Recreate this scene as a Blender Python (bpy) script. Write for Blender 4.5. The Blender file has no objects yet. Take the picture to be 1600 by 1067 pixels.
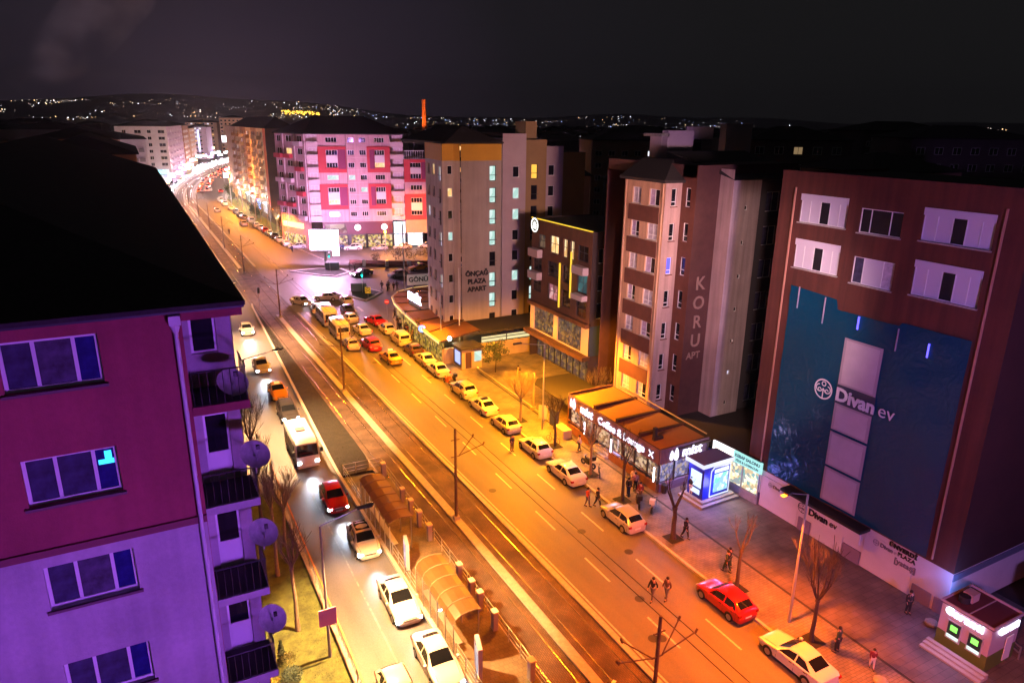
import bpy, math, random
from mathutils import Vector, Matrix
R = math.radians
rnd = random.Random(7)
S = bpy.context.scene
C = S.collection
# ------------------------------------------------------------------ camera
CAM_H = 30.0
cam_d = bpy.data.cameras.new('camera'); cam = bpy.data.objects.new('camera', cam_d); C.objects.link(cam)
cam_d.sensor_width = 36; cam_d.lens = 1100 / 1600 * 36
cam_d.clip_start = .3; cam_d.clip_end = 20000
pitch, roll, yaw = R(17.25), R(.7), R(28)
fwd = Vector((math.sin(yaw) * math.cos(pitch), math.cos(yaw) * math.cos(pitch), -math.sin(pitch)))
rgt = Vector((math.cos(yaw), -math.sin(yaw), 0)); upv = rgt.cross(fwd)
r2 = math.cos(roll) * rgt + math.sin(roll) * upv
u2 = -math.sin(roll) * rgt + math.cos(roll) * upv
cam.matrix_world = Matrix(((r2.x, u2.x, -fwd.x, 0), (r2.y, u2.y, -fwd.y, 0), (r2.z, u2.z, -fwd.z, CAM_H), (0, 0, 0, 1)))
S.camera = cam
# ------------------------------------------------------------------ night sky
W = bpy.data.worlds.new('World'); S.world = W; W.use_nodes = True
nt = W.node_tree; nt.nodes.clear()
def wn(t): return nt.nodes.new(t)
o = wn('ShaderNodeOutputWorld'); bg = wn('ShaderNodeBackground'); tc = wn('ShaderNodeTexCoord')
dt = wn('ShaderNodeVectorMath'); dt.operation = 'DOT_PRODUCT'; gd = Vector((.13, 1, -.02)).normalized()
dt.inputs[1].default_value = gd
rp = wn('ShaderNodeValToRGB'); cr = rp.color_ramp
cr.elements[0].position = .80; cr.elements[0].color = (.0088, .0086, .0092, 1)
cr.elements[1].position = 1.0; cr.elements[1].color = (.031, .021, .038, 1)
e = cr.elements.new(.93); e.color = (.0108, .0098, .0125, 1)
e = cr.elements.new(.985); e.color = (.021, .0155, .026, 1)
nt.links.new(tc.outputs['Generated'], dt.inputs[0]); nt.links.new(dt.outputs['Value'], rp.inputs[0])
nt.links.new(rp.outputs[0], bg.inputs[0]); bg.inputs[1].default_value = 1.0; nt.links.new(bg.outputs[0], o.inputs[0])
sn = bpy.data.lights.new('moon', 'SUN'); sn.energy = .012; sn.color = (.6, .65, 1); sn.angle = R(2)
so = bpy.data.objects.new('moon', sn); so.rotation_euler = (R(40), 0, R(-150)); C.objects.link(so)
S.view_settings.view_transform = 'Standard'; S.view_settings.look = 'None'
S.view_settings.exposure = 0; S.view_settings.gamma = 1; S.view_settings.use_curve_mapping = False
S.render.engine = 'CYCLES'
S.cycles.max_bounces = 4; S.cycles.diffuse_bounces = 2; S.cycles.glossy_bounces = 2
S.cycles.transparent_max_bounces = 12; S.cycles.sample_clamp_indirect = 4; S.cycles.sample_clamp_direct = 0
S.cycles.use_denoising = True

# ------------------------------------------------------------------ lights
def lamp(name, kind, loc, power, col, size=.15, direction=None, cone=None, blend=.6, sy=None):
    l = bpy.data.lights.new(name, kind); l.energy = power; l.color = col
    if kind == 'AREA':
        l.size = size
        if sy: l.shape = 'RECTANGLE'; l.size_y = sy
    else: l.shadow_soft_size = size
    if kind == 'SPOT': l.spot_size = R(cone); l.spot_blend = blend
    ob = bpy.data.objects.new(name, l); C.objects.link(ob); ob.location = loc
    if direction is not None: ob.rotation_euler = Vector(direction).to_track_quat('-Z', 'Y').to_euler()
    return ob
ORANGE = (1, .30, .022); GOLD = (1, .40, .035); CREAM = (1, .60, .28); LILAC = (.80, .40, 1); VIOLET = (.24, .09, 1)
# unseen coloured lamps around the viewpoint; the warm spots are added facade fill
lamp('unseen_fill_light', 'AREA', (9, -9, 13), 2300, (.40, .10, 1), 6, (-.52, 1, .14), sy=2).data.spread = R(88)
lamp('unseen_fill_light', 'AREA', (14, -14, 20), 2300, (.58, .27, 1), 4, (.70, 1, -.10), sy=2).data.spread = R(75)
lamp('unseen_fill_light', 'SPOT', (23, 4, 22), 105000, (1, .52, .38), 1.5, (.235, 1, -.02), cone=29, blend=.5)
lamp('unseen_fill_light', 'SPOT', (26, 6, 24), 50000, (.95, .55, .60), 1.5, (.40, 1, -.10), cone=28, blend=.5)
lamp('unseen_fill_light', 'SPOT', (16, 10, 25), 46000, (1, .60, .56), 1.2, (.84, 1, -.33), cone=30, blend=.35)

# ------------------------------------------------------------------ materials
MATS = {}
def mat(name, col, rough=.75, metal=0, nz=0, sc=6.0, bump=0, bsc=40.0, emit=None, es=0, spec=.5, vary=None, trans=0, coat=0):
    if name in MATS: return MATS[name]
    m = bpy.data.materials.new(name); m.use_nodes = True; t = m.node_tree; b = t.nodes['Principled BSDF']
    b.inputs['Base Color'].default_value = (*col, 1); b.inputs['Roughness'].default_value = rough
    b.inputs['Metallic'].default_value = metal; b.inputs['Specular IOR Level'].default_value = spec
    if coat: b.inputs['Coat Weight'].default_value = coat; b.inputs['Coat Roughness'].default_value = .06
    if emit: b.inputs['Emission Color'].default_value = (*emit, 1); b.inputs['Emission Strength'].default_value = es
    if nz or bump:
        tc = t.nodes.new('ShaderNodeTexCoord')
    if nz:
        n = t.nodes.new('ShaderNodeTexNoise'); n.inputs['Scale'].default_value = sc; n.inputs['Detail'].default_value = 6
        n.inputs['Roughness'].default_value = .65
        t.links.new(tc.outputs['Object'], n.inputs['Vector'])
        r = t.nodes.new('ShaderNodeValToRGB'); r.color_ramp.elements[0].position = .3; r.color_ramp.elements[1].position = .7
        c2 = vary or tuple(c * (1 - nz) for c in col)
        r.color_ramp.elements[0].color = (*c2, 1); r.color_ramp.elements[1].color = (*[min(1, c * (1 + nz * .5)) for c in col], 1)
        t.links.new(n.outputs['Fac'], r.inputs[0]); t.links.new(r.outputs[0], b.inputs['Base Color'])
    if bump:
        n2 = t.nodes.new('ShaderNodeTexNoise'); n2.inputs['Scale'].default_value = bsc; n2.inputs['Detail'].default_value = 3
        t.links.new(tc.outputs['Object'], n2.inputs['Vector'])
        bp = t.nodes.new('ShaderNodeBump'); bp.inputs['Strength'].default_value = bump; bp.inputs['Distance'].default_value = .02
        t.links.new(n2.outputs['Fac'], bp.inputs['Height']); t.links.new(bp.outputs[0], b.inputs['Normal'])
    MATS[name] = m
    return m
def glow(name, col, s):
    return mat(name, (.02, .02, .02), .5, emit=col, es=s)
def lit_interior(name, cols, s, sc=3.0):
    """a lit room or shelf of goods seen through a window"""
    if name in MATS: return MATS[name]
    m = bpy.data.materials.new(name); m.use_nodes = True; t = m.node_tree; b = t.nodes['Principled BSDF']
    b.inputs['Base Color'].default_value = (.03, .03, .03, 1); b.inputs['Roughness'].default_value = .1
    tc = t.nodes.new('ShaderNodeTexCoord'); v = t.nodes.new('ShaderNodeTexVoronoi'); v.inputs['Scale'].default_value = sc
    t.links.new(tc.outputs['Object'], v.inputs['Vector'])
    sp = t.nodes.new('ShaderNodeSeparateColor'); t.links.new(v.outputs['Color'], sp.inputs[0])
    r = t.nodes.new('ShaderNodeValToRGB'); r.color_ramp.interpolation = 'CONSTANT'
    els = r.color_ramp.elements; n = len(cols)
    els[0].position = 0; els[0].color = (*cols[0], 1); els[1].position = 1 / n; els[1].color = (*cols[1], 1)
    for i in range(2, n):
        q = els.new(i / n); q.color = (*cols[i], 1)
    t.links.new(sp.outputs[0], r.inputs[0]); t.links.new(r.outputs[0], b.inputs['Emission Color'])
    b.inputs['Emission Strength'].default_value = s
    MATS[name] = m
    return m

# ------------------------------------------------------------------ mesh collector
def plaster(name, col, streak=.35, blotch=.2, bump=.3, rough=.88):
    if name in MATS: return MATS[name]
    m = bpy.data.materials.new(name); m.use_nodes = True; t = m.node_tree; b = t.nodes['Principled BSDF']; b.inputs['Roughness'].default_value = rough
    tc = t.nodes.new('ShaderNodeTexCoord')
    def nz_(scale, sc, det=5):
        mp = t.nodes.new('ShaderNodeMapping'); mp.inputs['Scale'].default_value = scale; n = t.nodes.new('ShaderNodeTexNoise'); n.inputs['Scale'].default_value = sc; n.inputs['Detail'].default_value = det
        t.links.new(tc.outputs['Object'], mp.inputs[0]); t.links.new(mp.outputs[0], n.inputs['Vector']); return n
    def rng(n, lo, hi, a, b_):
        r = t.nodes.new('ShaderNodeMapRange'); r.inputs[1].default_value = lo; r.inputs[2].default_value = hi; r.inputs[3].default_value = a; r.inputs[4].default_value = b_; t.links.new(n.outputs['Fac'], r.inputs[0]); return r
    s1 = rng(nz_((2.2, 2.2, .12), 1.0), .35, .62, 1 - streak, 1.0); s2 = rng(nz_((1, 1, 1), .45, 8), .3, .7, 1 - blotch, 1.06); s3 = rng(nz_((1, 1, 1), 9, 4), .3, .7, .93, 1.04)
    m1 = t.nodes.new('ShaderNodeMath'); m1.operation = 'MULTIPLY'; t.links.new(s1.outputs[0], m1.inputs[0]); t.links.new(s2.outputs[0], m1.inputs[1])
    m2 = t.nodes.new('ShaderNodeMath'); m2.operation = 'MULTIPLY'; t.links.new(m1.outputs[0], m2.inputs[0]); t.links.new(s3.outputs[0], m2.inputs[1])
    v = t.nodes.new('ShaderNodeVectorMath'); v.operation = 'SCALE'; v.inputs[0].default_value = col; t.links.new(m2.outputs[0], v.inputs['Scale']); t.links.new(v.outputs[0], b.inputs['Base Color'])
    bp = t.nodes.new('ShaderNodeBump'); bp.inputs['Strength'].default_value = bump; bp.inputs['Distance'].default_value = .02; t.links.new(nz_((1, 1, 1), 22, 3).outputs['Fac'], bp.inputs['Height']); t.links.new(bp.outputs[0], b.inputs['Normal'])
    MATS[name] = m
    return m

class MB:
    def __init__(s): s.v = []; s.f = []; s.mi = []; s.m = 0; s.T = None
    def vert(s, p):
        p = Vector(p)
        if s.T is not None: p = s.T @ p
        s.v.append(p); return len(s.v) - 1
    def face(s, idx): s.f.append(tuple(idx)); s.mi.append(s.m)
    def poly(s, pts): s.face([s.vert(p) for p in pts])
    def box(s, x0, x1, y0, y1, z0, z1, bottom=True):
        a = [s.vert(p) for p in ((x0, y0, z0), (x1, y0, z0), (x1, y1, z0), (x0, y1, z0), (x0, y0, z1), (x1, y0, z1), (x1, y1, z1), (x0, y1, z1))]
        for q in ((0, 1, 5, 4), (1, 2, 6, 5), (2, 3, 7, 6), (3, 0, 4, 7), (4, 5, 6, 7)): s.face([a[i] for i in q])
        if bottom: s.face([a[i] for i in (3, 2, 1, 0)])
        return s
    def tube(s, p0, p1, r0, r1=None, n=8, cap=True):
        p0 = Vector(p0); p1 = Vector(p1); r1 = r0 if r1 is None else r1
        d = (p1 - p0); L = d.length
        if L < 1e-6: return s
        d /= L; a = d.orthogonal().normalized(); b = d.cross(a)
        i0 = [s.vert(p0 + (a * math.cos(2 * math.pi * k / n) + b * math.sin(2 * math.pi * k / n)) * r0) for k in range(n)]
        i1 = [s.vert(p1 + (a * math.cos(2 * math.pi * k / n) + b * math.sin(2 * math.pi * k / n)) * r1) for k in range(n)]
        for k in range(n): s.face([i0[k], i0[(k + 1) % n], i1[(k + 1) % n], i1[k]])
        if cap: s.face(i0[::-1]); s.face(i1)
        return s
    def prism(s, pts, z0, z1, bottom=False):
        n = len(pts)
        a = [s.vert((p[0], p[1], z0)) for p in pts]; b = [s.vert((p[0], p[1], z1)) for p in pts]
        for k in range(n): s.face([a[k], a[(k + 1) % n], b[(k + 1) % n], b[k]])
        s.face(b)
        if bottom: s.face(a[::-1])
        return s
    def ball(s, c, r, n=8, m=5, sz=1):
        c = Vector(c); rows = []
        for j in range(1, m):
            t = math.pi * j / m
            rows.append([s.vert(c + Vector((math.sin(t) * math.cos(2 * math.pi * k / n) * r, math.sin(t) * math.sin(2 * math.pi * k / n) * r, math.cos(t) * r * sz))) for k in range(n)])
        t0 = s.vert(c + Vector((0, 0, r * sz))); t1 = s.vert(c - Vector((0, 0, r * sz)))
        for k in range(n):
            s.face([t0, rows[0][k], rows[0][(k + 1) % n]]); s.face([rows[-1][(k + 1) % n], rows[-1][k], t1])
            for j in range(m - 2): s.face([rows[j][k], rows[j + 1][k], rows[j + 1][(k + 1) % n], rows[j][(k + 1) % n]])
        return s
    def mesh(s, name, mats, smooth=None):
        me = bpy.data.meshes.new(name); me.from_pydata([tuple(p) for p in s.v], [], s.f)
        for q in (mats if isinstance(mats, (list, tuple)) else [mats]): me.materials.append(q)
        if any(s.mi): me.polygons.foreach_set('material_index', s.mi)
        if smooth is not None:
            me.shade_smooth() if hasattr(me, 'shade_smooth') else None
            me.set_sharp_from_angle(angle=R(smooth))
        me.update(); return me
    def build(s, name, mats, parent=None, loc=None, smooth=None, rz=0):
        return link(name, s.mesh(name, mats, smooth), parent, loc, rz)
def link(name, data, parent=None, loc=None, rz=0):
    ob = bpy.data.objects.new(name, data); C.objects.link(ob)
    if parent is not None: ob.parent = parent
    if loc is not None: ob.location = loc
    if rz: ob.rotation_euler = (0, 0, rz)
    return ob
def tag(ob, label=None, cat=None, group=None, kind=None):
    if label: ob['label'] = label
    if cat: ob['category'] = cat
    if group: ob['group'] = group
    if kind: ob['kind'] = kind
    return ob
def thing(name, label, cat, loc=(0, 0, 0), rz=0, group=None):
    ob = bpy.data.objects.new(name, None); C.objects.link(ob); ob.location = loc; ob.rotation_euler = (0, 0, rz)
    ob.empty_display_size = .2
    return tag(ob, label, cat, group)
def solo(name, mb, mats, label, cat, loc=(0, 0, 0), rz=0, group=None, smooth=None):
    return tag(mb.build(name, mats, None, loc, smooth, rz), label, cat, group)
CH = {}
def copy_tree(o, parent=None):
    c = o.copy(); C.objects.link(c); c.parent = parent
    for ch in o.children: copy_tree(ch, c)
    return c
def pbox(name, parent, dims, m):
    return MB().box(*dims).build(name, m, parent)
TXT = {}
def text_mesh(body, size, ext=.02, bold=0, m=None, shear=0, spacing=1):
    k = (body, size, ext, bold, m.name, shear, spacing)
    if k in TXT: return TXT[k]
    cu = bpy.data.curves.new('text', 'FONT'); cu.body = body; cu.size = size; cu.extrude = ext; cu.offset = bold
    cu.align_x = 'CENTER'; cu.align_y = 'CENTER'; cu.shear = shear; cu.space_character = spacing; cu.resolution_u = 3
    ob = bpy.data.objects.new('tmp', cu); C.objects.link(ob)
    dg = bpy.context.evaluated_depsgraph_get(); me = bpy.data.meshes.new_from_object(ob.evaluated_get(dg))
    bpy.data.objects.remove(ob); bpy.data.curves.remove(cu)
    me.materials.clear(); me.materials.append(m); TXT[k] = me
    return me
def lettering(body, size, parent, loc, ang, m, ext=.02, bold=0, shear=0, name='lettering', tilt=R(90), spacing=1):
    """upright text; ang = direction the line of writing runs in plan"""
    ob = link(name, text_mesh(body, size, ext, bold, m, shear, spacing), parent, loc)
    ob.rotation_euler = (tilt, 0, ang)
    return ob

# ------------------------------------------------------------------ common materials
conc = mat('concrete', (.30, .28, .26), .85, nz=.25, sc=3, bump=.3)
curbm = mat('kerb_stone', (.42, .39, .35), .8, nz=.25, sc=4)
white_pl = mat('white_frame', (.75, .75, .75), .45)
dark_fr = mat('dark_frame', (.03, .03, .035), .5)
glass_d = mat('dark_glass', (.015, .016, .022), .06, spec=.8, nz=.5, sc=1.5)
roofm = mat('roof_tiles', (.03, .026, .025), .9, nz=.4, sc=8)
blackm = mat('black_plastic', (.012, .012, .013), .5)
tyrem = mat('tyre_rubber', (.015, .015, .015), .85)
steel = mat('galvanised_steel', (.42, .42, .42), .45, metal=.6)
chrome = mat('rim_alloy', (.5, .5, .5), .3, metal=.9)
rust = mat('rusty_pole', (.10, .055, .035), .7, nz=.4, sc=5)
plate_w = mat('plate_white', (.7, .7, .7), .5)
w_warm = lit_interior('room_warm', [(1, .62, .25), (1, .72, .38), (.9, .5, .18), (1, .8, .5)], 1.3, .9)
w_cool = lit_interior('room_cool', [(.65, .95, .85), (.8, 1, .95), (.5, .8, .72), (.9, 1, .98)], .95, .9)
w_white = lit_interior('room_white', [(.9, .85, 1), (1, .95, .9), (.75, .7, .95), (1, 1, 1)], 1.1, .9)
w_dim = lit_interior('room_dim', [(.25, .16, .1), (.14, .09, .07), (.3, .2, .12), (.08, .06, .06)], .5, 1.2)
curt = mat('net_curtain', (.55, .5, .58), .9, nz=.35, sc=2.5)
curt_b = mat('blue_curtain', (.045, .045, .10), .9, nz=.6, sc=2)
blind = mat('roller_shutter', (.62, .58, .66), .6)
# ================================================================== GROUND
def ground_mat():
    m = bpy.data.materials.new('asphalt'); m.use_nodes = True; t = m.node_tree; b = t.nodes['Principled BSDF']
    tc = t.nodes.new('ShaderNodeTexCoord')
    def noise(sc, det, stretch=None):
        n = t.nodes.new('ShaderNodeTexNoise'); n.inputs['Scale'].default_value = sc; n.inputs['Detail'].default_value = det
        if stretch:
            mp = t.nodes.new('ShaderNodeMapping'); mp.inputs['Scale'].default_value = stretch
            t.links.new(tc.outputs['Object'], mp.inputs[0]); t.links.new(mp.outputs[0], n.inputs['Vector'])
        else: t.links.new(tc.outputs['Object'], n.inputs['Vector'])
        return n
    a = noise(.5, 8, (1, .12, 1)); c = noise(14, 4)
    mx = t.nodes.new('ShaderNodeMath'); mx.operation = 'MULTIPLY_ADD'; mx.inputs[1].default_value = .45
    t.links.new(c.outputs['Fac'], mx.inputs[0]); t.links.new(a.outputs['Fac'], mx.inputs[2])
    r = t.nodes.new('ShaderNodeValToRGB'); r.color_ramp.elements[0].position = .45; r.color_ramp.elements[1].position = 1.0
    r.color_ramp.elements[0].color = (.070, .066, .064, 1); r.color_ramp.elements[1].color = (.165, .158, .15, 1)
    t.links.new(mx.outputs[0], r.inputs[0]); t.links.new(r.outputs[0], b.inputs['Base Color'])
    b.inputs['Roughness'].default_value = .62
    rr = t.nodes.new('ShaderNodeMapRange'); rr.inputs[3].default_value = .42; rr.inputs[4].default_value = .75
    t.links.new(a.outputs['Fac'], rr.inputs[0]); t.links.new(rr.outputs[0], b.inputs['Roughness'])
    bp = t.nodes.new('ShaderNodeBump'); bp.inputs['Strength'].default_value = .35; bp.inputs['Distance'].default_value = .01
    n3 = noise(60, 2); t.links.new(n3.outputs['Fac'], bp.inputs['Height']); t.links.new(bp.outputs[0], b.inputs['Normal'])
    return m
asphalt = ground_mat()
def paver_mat(name, c1, c2, mortar, sx, sy, rot=0, bump=.4, dirt=.5, rough=.7):
    m = bpy.data.materials.new(name); m.use_nodes = True; t = m.node_tree; b = t.nodes['Principled BSDF']
    tc = t.nodes.new('ShaderNodeTexCoord'); mp = t.nodes.new('ShaderNodeMapping'); mp.inputs['Rotation'].default_value = (0, 0, rot)
    t.links.new(tc.outputs['Object'], mp.inputs[0])
    br = t.nodes.new('ShaderNodeTexBrick'); br.inputs['Scale'].default_value = 1; br.inputs['Brick Width'].default_value = sx
    br.inputs['Row Height'].default_value = sy; br.inputs['Mortar Size'].default_value = .012
    br.inputs['Color1'].default_value = (*c1, 1); br.inputs['Color2'].default_value = (*c2, 1); br.inputs['Mortar'].default_value = (*mortar, 1)
    t.links.new(mp.outputs[0], br.inputs['Vector'])
    n = t.nodes.new('ShaderNodeTexNoise'); n.inputs['Scale'].default_value = .6; n.inputs['Detail'].default_value = 7
    t.links.new(tc.outputs['Object'], n.inputs['Vector'])
    mr = t.nodes.new('ShaderNodeMapRange'); mr.inputs[1].default_value = .3; mr.inputs[2].default_value = .7; mr.inputs[3].default_value = 1 - dirt; mr.inputs[4].default_value = 1.15
    t.links.new(n.outputs['Fac'], mr.inputs[0])
    vm = t.nodes.new('ShaderNodeVectorMath'); vm.operation = 'SCALE'; t.links.new(br.outputs['Color'], vm.inputs[0]); t.links.new(mr.outputs[0], vm.inputs['Scale'])
    t.links.new(vm.outputs[0], b.inputs['Base Color']); b.inputs['Roughness'].default_value = rough
    bp = t.nodes.new('ShaderNodeBump'); bp.inputs['Strength'].default_value = bump; bp.inputs['Distance'].default_value = .01; bp.invert = True
    t.links.new(br.outputs['Fac'], bp.inputs['Height']); t.links.new(bp.outputs[0], b.inputs['Normal'])
    return m
pav = paver_mat('promenade_paving', (.135, .11, .105), (.17, .135, .125), (.07, .06, .06), .9, .45)
pav2 = paver_mat('kerbside_paving', (.22, .19, .16), (.17, .15, .13), (.09, .08, .07), .4, .2)
pav3 = paver_mat('platform_paving', (.19, .15, .085), (.16, .125, .075), (.11, .085, .055), .3, .3, rough=.8)
trackm = paver_mat('track_setts', (.17, .115, .08), (.13, .09, .065), (.05, .04, .03), .25, .12, R(90), bump=.8, dirt=.6, rough=.85)
earth = mat('earth_ground', (.035, .030, .028), .95, nz=.5, sc=.05)
grassm = mat('lawn_grass', (.10, .13, .035), .95, nz=.55, sc=1.2, bump=.8, bsc=30, vary=(.045, .05, .02))
soil = mat('planting_soil', (.016, .015, .010), .95, nz=.5, sc=1.5, bump=.9, bsc=12)
railm = mat('rail_steel', (.45, .40, .36), .25, metal=.9)
paint_w = mat('road_paint', (.50, .48, .44), .6, nz=.45, sc=5)
def struct(name, mb, m, parent=None): 
    ob = mb.build(name, m, parent)
    if parent is None: ob['kind'] = 'structure'
    return ob
# one sheet to the horizon
g = MB(); g.poly([(-9000, -400, -.05), (9000, -400, -.05), (9000, 12000, -.05), (-9000, 12000, -.05)])
struct('ground', g, earth)
def strip(xl, xr, ys, z, th=0, far=None):
    """ground strip between two functions of y"""
    mb = MB(); prev = None
    for y in ys:
        a = (xl(y), y); b = (xr(y), y)
        cur = (mb.vert((a[0], a[1], z)), mb.vert((b[0], b[1], z)))
        low = (mb.vert((a[0], a[1], z - th)), mb.vert((b[0], b[1], z - th))) if th else None
        if prev:
            mb.face([prev[0][0], prev[0][1], cur[1], cur[0]])
            if th:
                mb.face([prev[1][0], prev[0][0], cur[0], low[0]]); mb.face([prev[0][1], prev[1][1], low[1], cur[1]])
        elif th: mb.face([low[0], low[1], cur[1], cur[0]])
        prev = (cur, low)
    if th: mb.face([prev[1][1], prev[1][0], prev[0][0], prev[0][1]])
    return mb
def pl(*pts):
    def f(y):
        if y <= pts[0][0]: return pts[0][1]
        for (a, b), (c, d) in zip(pts, pts[1:]):
            if y <= c:
                return b + (d - b) * (y - a) / (c - a)
        return pts[-1][1]
    return f
def smooth(f, w):
    return lambda y: sum(f(y + w * (k / 4 - 1)) for k in range(9)) / 9
# axis of the two tracks; it curves off to the right far away
mid = smooth(pl((-30, 19.65), (40, 19.4), (57, 18.95), (120, 17.9), (190, 17.7), (250, 17.4), (290, 16.9), (311, 17.2), (338, 19.5), (354, 21.2), (390, 26.3), (419, 31.4), (469, 42.3), (518, 55.4), (600, 80), (700, 112), (900, 185), (1300, 360)), 10)
ysn = list(range(-30, 330, 6)) + list(range(330, 1301, 15))
off = lambda f, d: (lambda y: f(y) + d)
TL = lambda y: mid(y) - 2.9 if y > 60 else mid(y) - 2.75
TR = lambda y: mid(y) + 2.9
farc = pl((-30, 0), (300, 0), (400, 1), (700, 6), (1300, 20))
struct('road', strip(lambda y: 3.0 if y > 60 else 7.2, lambda y: mid(y) + 1, [y for y in ysn if y < 320], -.02), asphalt)
struct('road', strip(lambda y: mid(y), lambda y: 44 if 100 < y < 175 else 36, [y for y in ysn if y < 320], -.016), asphalt)
struct('road', strip(lambda y: mid(y) - 20 - farc(y) * .5, lambda y: mid(y) + 19 + farc(y) * .5, [y for y in ysn if y >= 318], -.012), asphalt)
# side street at the junction, running off to the right
g = MB(); g.poly([(33, 110, -.008), (95, 94, -.008), (95, 112, -.008), (60, 128, -.008), (40, 140, -.008), (33, 146, -.008)])
g.poly([(33, 150, -.0085), (40, 141, -.0085), (60, 129, -.0085), (95, 115, -.0085), (110, 160, -.0085), (36, 186, -.0085)])
struct('side_street', g, asphalt)
# tracks
struct('track_bed', strip(lambda y: TL(y), lambda y: TR(y), ysn, .02), trackm)
for dx0, dx1, nm, z in ((-.32, .32, 'track_divider', .14), (2.9, 3.28, 'track_kerb', .16), (-3.2, -2.92, 'track_kerb', .12)):
    near = [y for y in ysn if y < 117 or y > 152]
    for seg in ([y for y in ysn if y < 117], [y for y in ysn if 152 < y < 460]):
        struct(nm, strip(off(mid, dx0), off(mid, dx1), seg, z, .15), curbm)
for d in (-2.30, -.88, .88, 2.30):
    rb = strip(off(mid, d - .035), off(mid, d + .035), ysn, .034, .02)
    solo('rail', rb, railm, {-2.3: 'outer steel rail of the left tram track', -.88: 'inner steel rail of the left tram track', .88: 'inner steel rail of the right tram track', 2.3: 'outer steel rail of the right tram track'}[d], 'rail', group='rails of the tram tracks')
# lane dashes
dm = MB().box(-.07, .07, -1.55, 1.55, 0, .004)
dme = dm.mesh('lane_dash', paint_w)
def dash(x, y, rz=0, s=1):
    ob = link('lane_marking', dme, None, (x, y, -.010), rz); ob['kind'] = 'structure'; ob.scale = (1, s, 1)
for k in range(-3, 9):
    dash(28.75, 25.9 + k * 7.2 - .1); dash(25.55 + k * -.02, 27.6 + k * 7.2)
for y in (150, 162, 174, 186, 200, 214, 228, 242): dash(25.2, y)
g = MB()
struct('lane_marking', strip(off(mid, 3.55), off(mid, 3.67), [y for y in ysn if -20 < y < 112], -.008), paint_w)
struct('lane_marking', strip(lambda y: 10.0, lambda y: 10.12, list(range(-10, 60, 5)), -.010), mat('worn_paint', (.22, .21, .19), .7, nz=.6, sc=2))
# zebra crossing across the tracks
for k in range(9): 
    ob = link('crossing_stripe', dme, None, (22.6 + k * 1.05, 112.5, -.010), R(0)); ob['kind'] = 'structure'; ob.scale = (3, 1.0, 1)
# right pavement
kerbR = smooth(pl((-30, 31.4), (96, 31.4), (101, 33.2), (107, 34.6), (109, 35.6), (111, 37)), 2)
struct('pavement', strip(kerbR, off(kerbR, .22), list(range(-30, 112, 3)), .15, .17), curbm)
struct('pavement', strip(off(kerbR, .22), lambda y: max(35.25, kerbR(y) + .6), list(range(-30, 110, 3)), .146), pav2)
struct('drain_channel', strip(lambda y: 35.25, lambda y: 35.45, list(range(-30, 80, 5)), .148), mat('drain_grate', (.03, .028, .026), .8))
struct('pavement', strip(lambda y: 35.45, lambda y: 48, list(range(-30, 56, 5)), .15), pav)
struct('pavement', strip(lambda y: 35.45, lambda y: 47, list(range(55, 86, 5)), .152), pav2)
struct('pavement', strip(lambda y: 35.0, lambda y: 45, list(range(80, 111, 5)), .1535), pav2)
# dark soil behind low kerb in the plaza
g = MB(); g.prism([(35.6, 60.2), (35.75, 60.2), (35.9, 80), (35.75, 80)], .15, .30); struct('plaza_kerb', g, curbm)
# left side: pavement, lawn, kerb
struct('pavement', strip(lambda y: 2.0, lambda y: 7.2, list(range(56, 330, 8)), .12, .14), pav2)
struct('lawn', strip(lambda y: -2, lambda y: 7.32, list(range(-20, 58, 4)), .06), grassm)
struct('lawn_kerb', strip(lambda y: 7.32, lambda y: 7.62, list(range(-20, 60, 4)), .18, .2), curbm)
lk = pl((-30, 13.35), (58, 12.75), (90, 13.95), (121, 15.0), (123, 15.2))
struct('platform_kerb', strip(off(lk, -.02), off(lk, .25), list(range(-30, 124, 3)), .20, .22), curbm)
# tram platform
struct('platform', strip(off(lk, .25), lambda y: 16.75 if y < 60 else TL(y), list(range(-30, 57, 3)), .19, .2), pav3)
# planted wedge between left road and tracks
wr = pl((56, 15.9), (60, 16.0), (121, 15.25))
g = MB()
ysw = [56, 57, 58.5, 60, 66, 74, 82, 90, 98, 106, 114, 120, 122]
wl = lambda y: lk(y) + .28
wrr = lambda y: {56: 15.2, 57: 15.7, 58.5: 15.95}.get(y, max(wl(y) + .1, wr(y)))
struct('planting_bed', strip(wl, wrr, ysw, .20, .2), soil)
struct('platform', strip(wrr, lambda y: TL(y) - .3, [56, 57, 58.5, 60, 66, 74, 82, 90, 98, 106, 114, 120], .15), pav3)
# far pavement on the right with lit lawn
kr2 = smooth(pl((150, 37), (165, 35), (178, 33), (200, 31), (250, 30.5), (300, 31.5), (330, 35)), 6)
struct('pavement', strip(kr2, off(kr2, .3), list(range(150, 325, 5)), .14, .16), curbm)
struct('lawn', strip(off(kr2, .3), off(kr2, 5.5), list(range(184, 300, 5)), .10), grassm)
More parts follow.
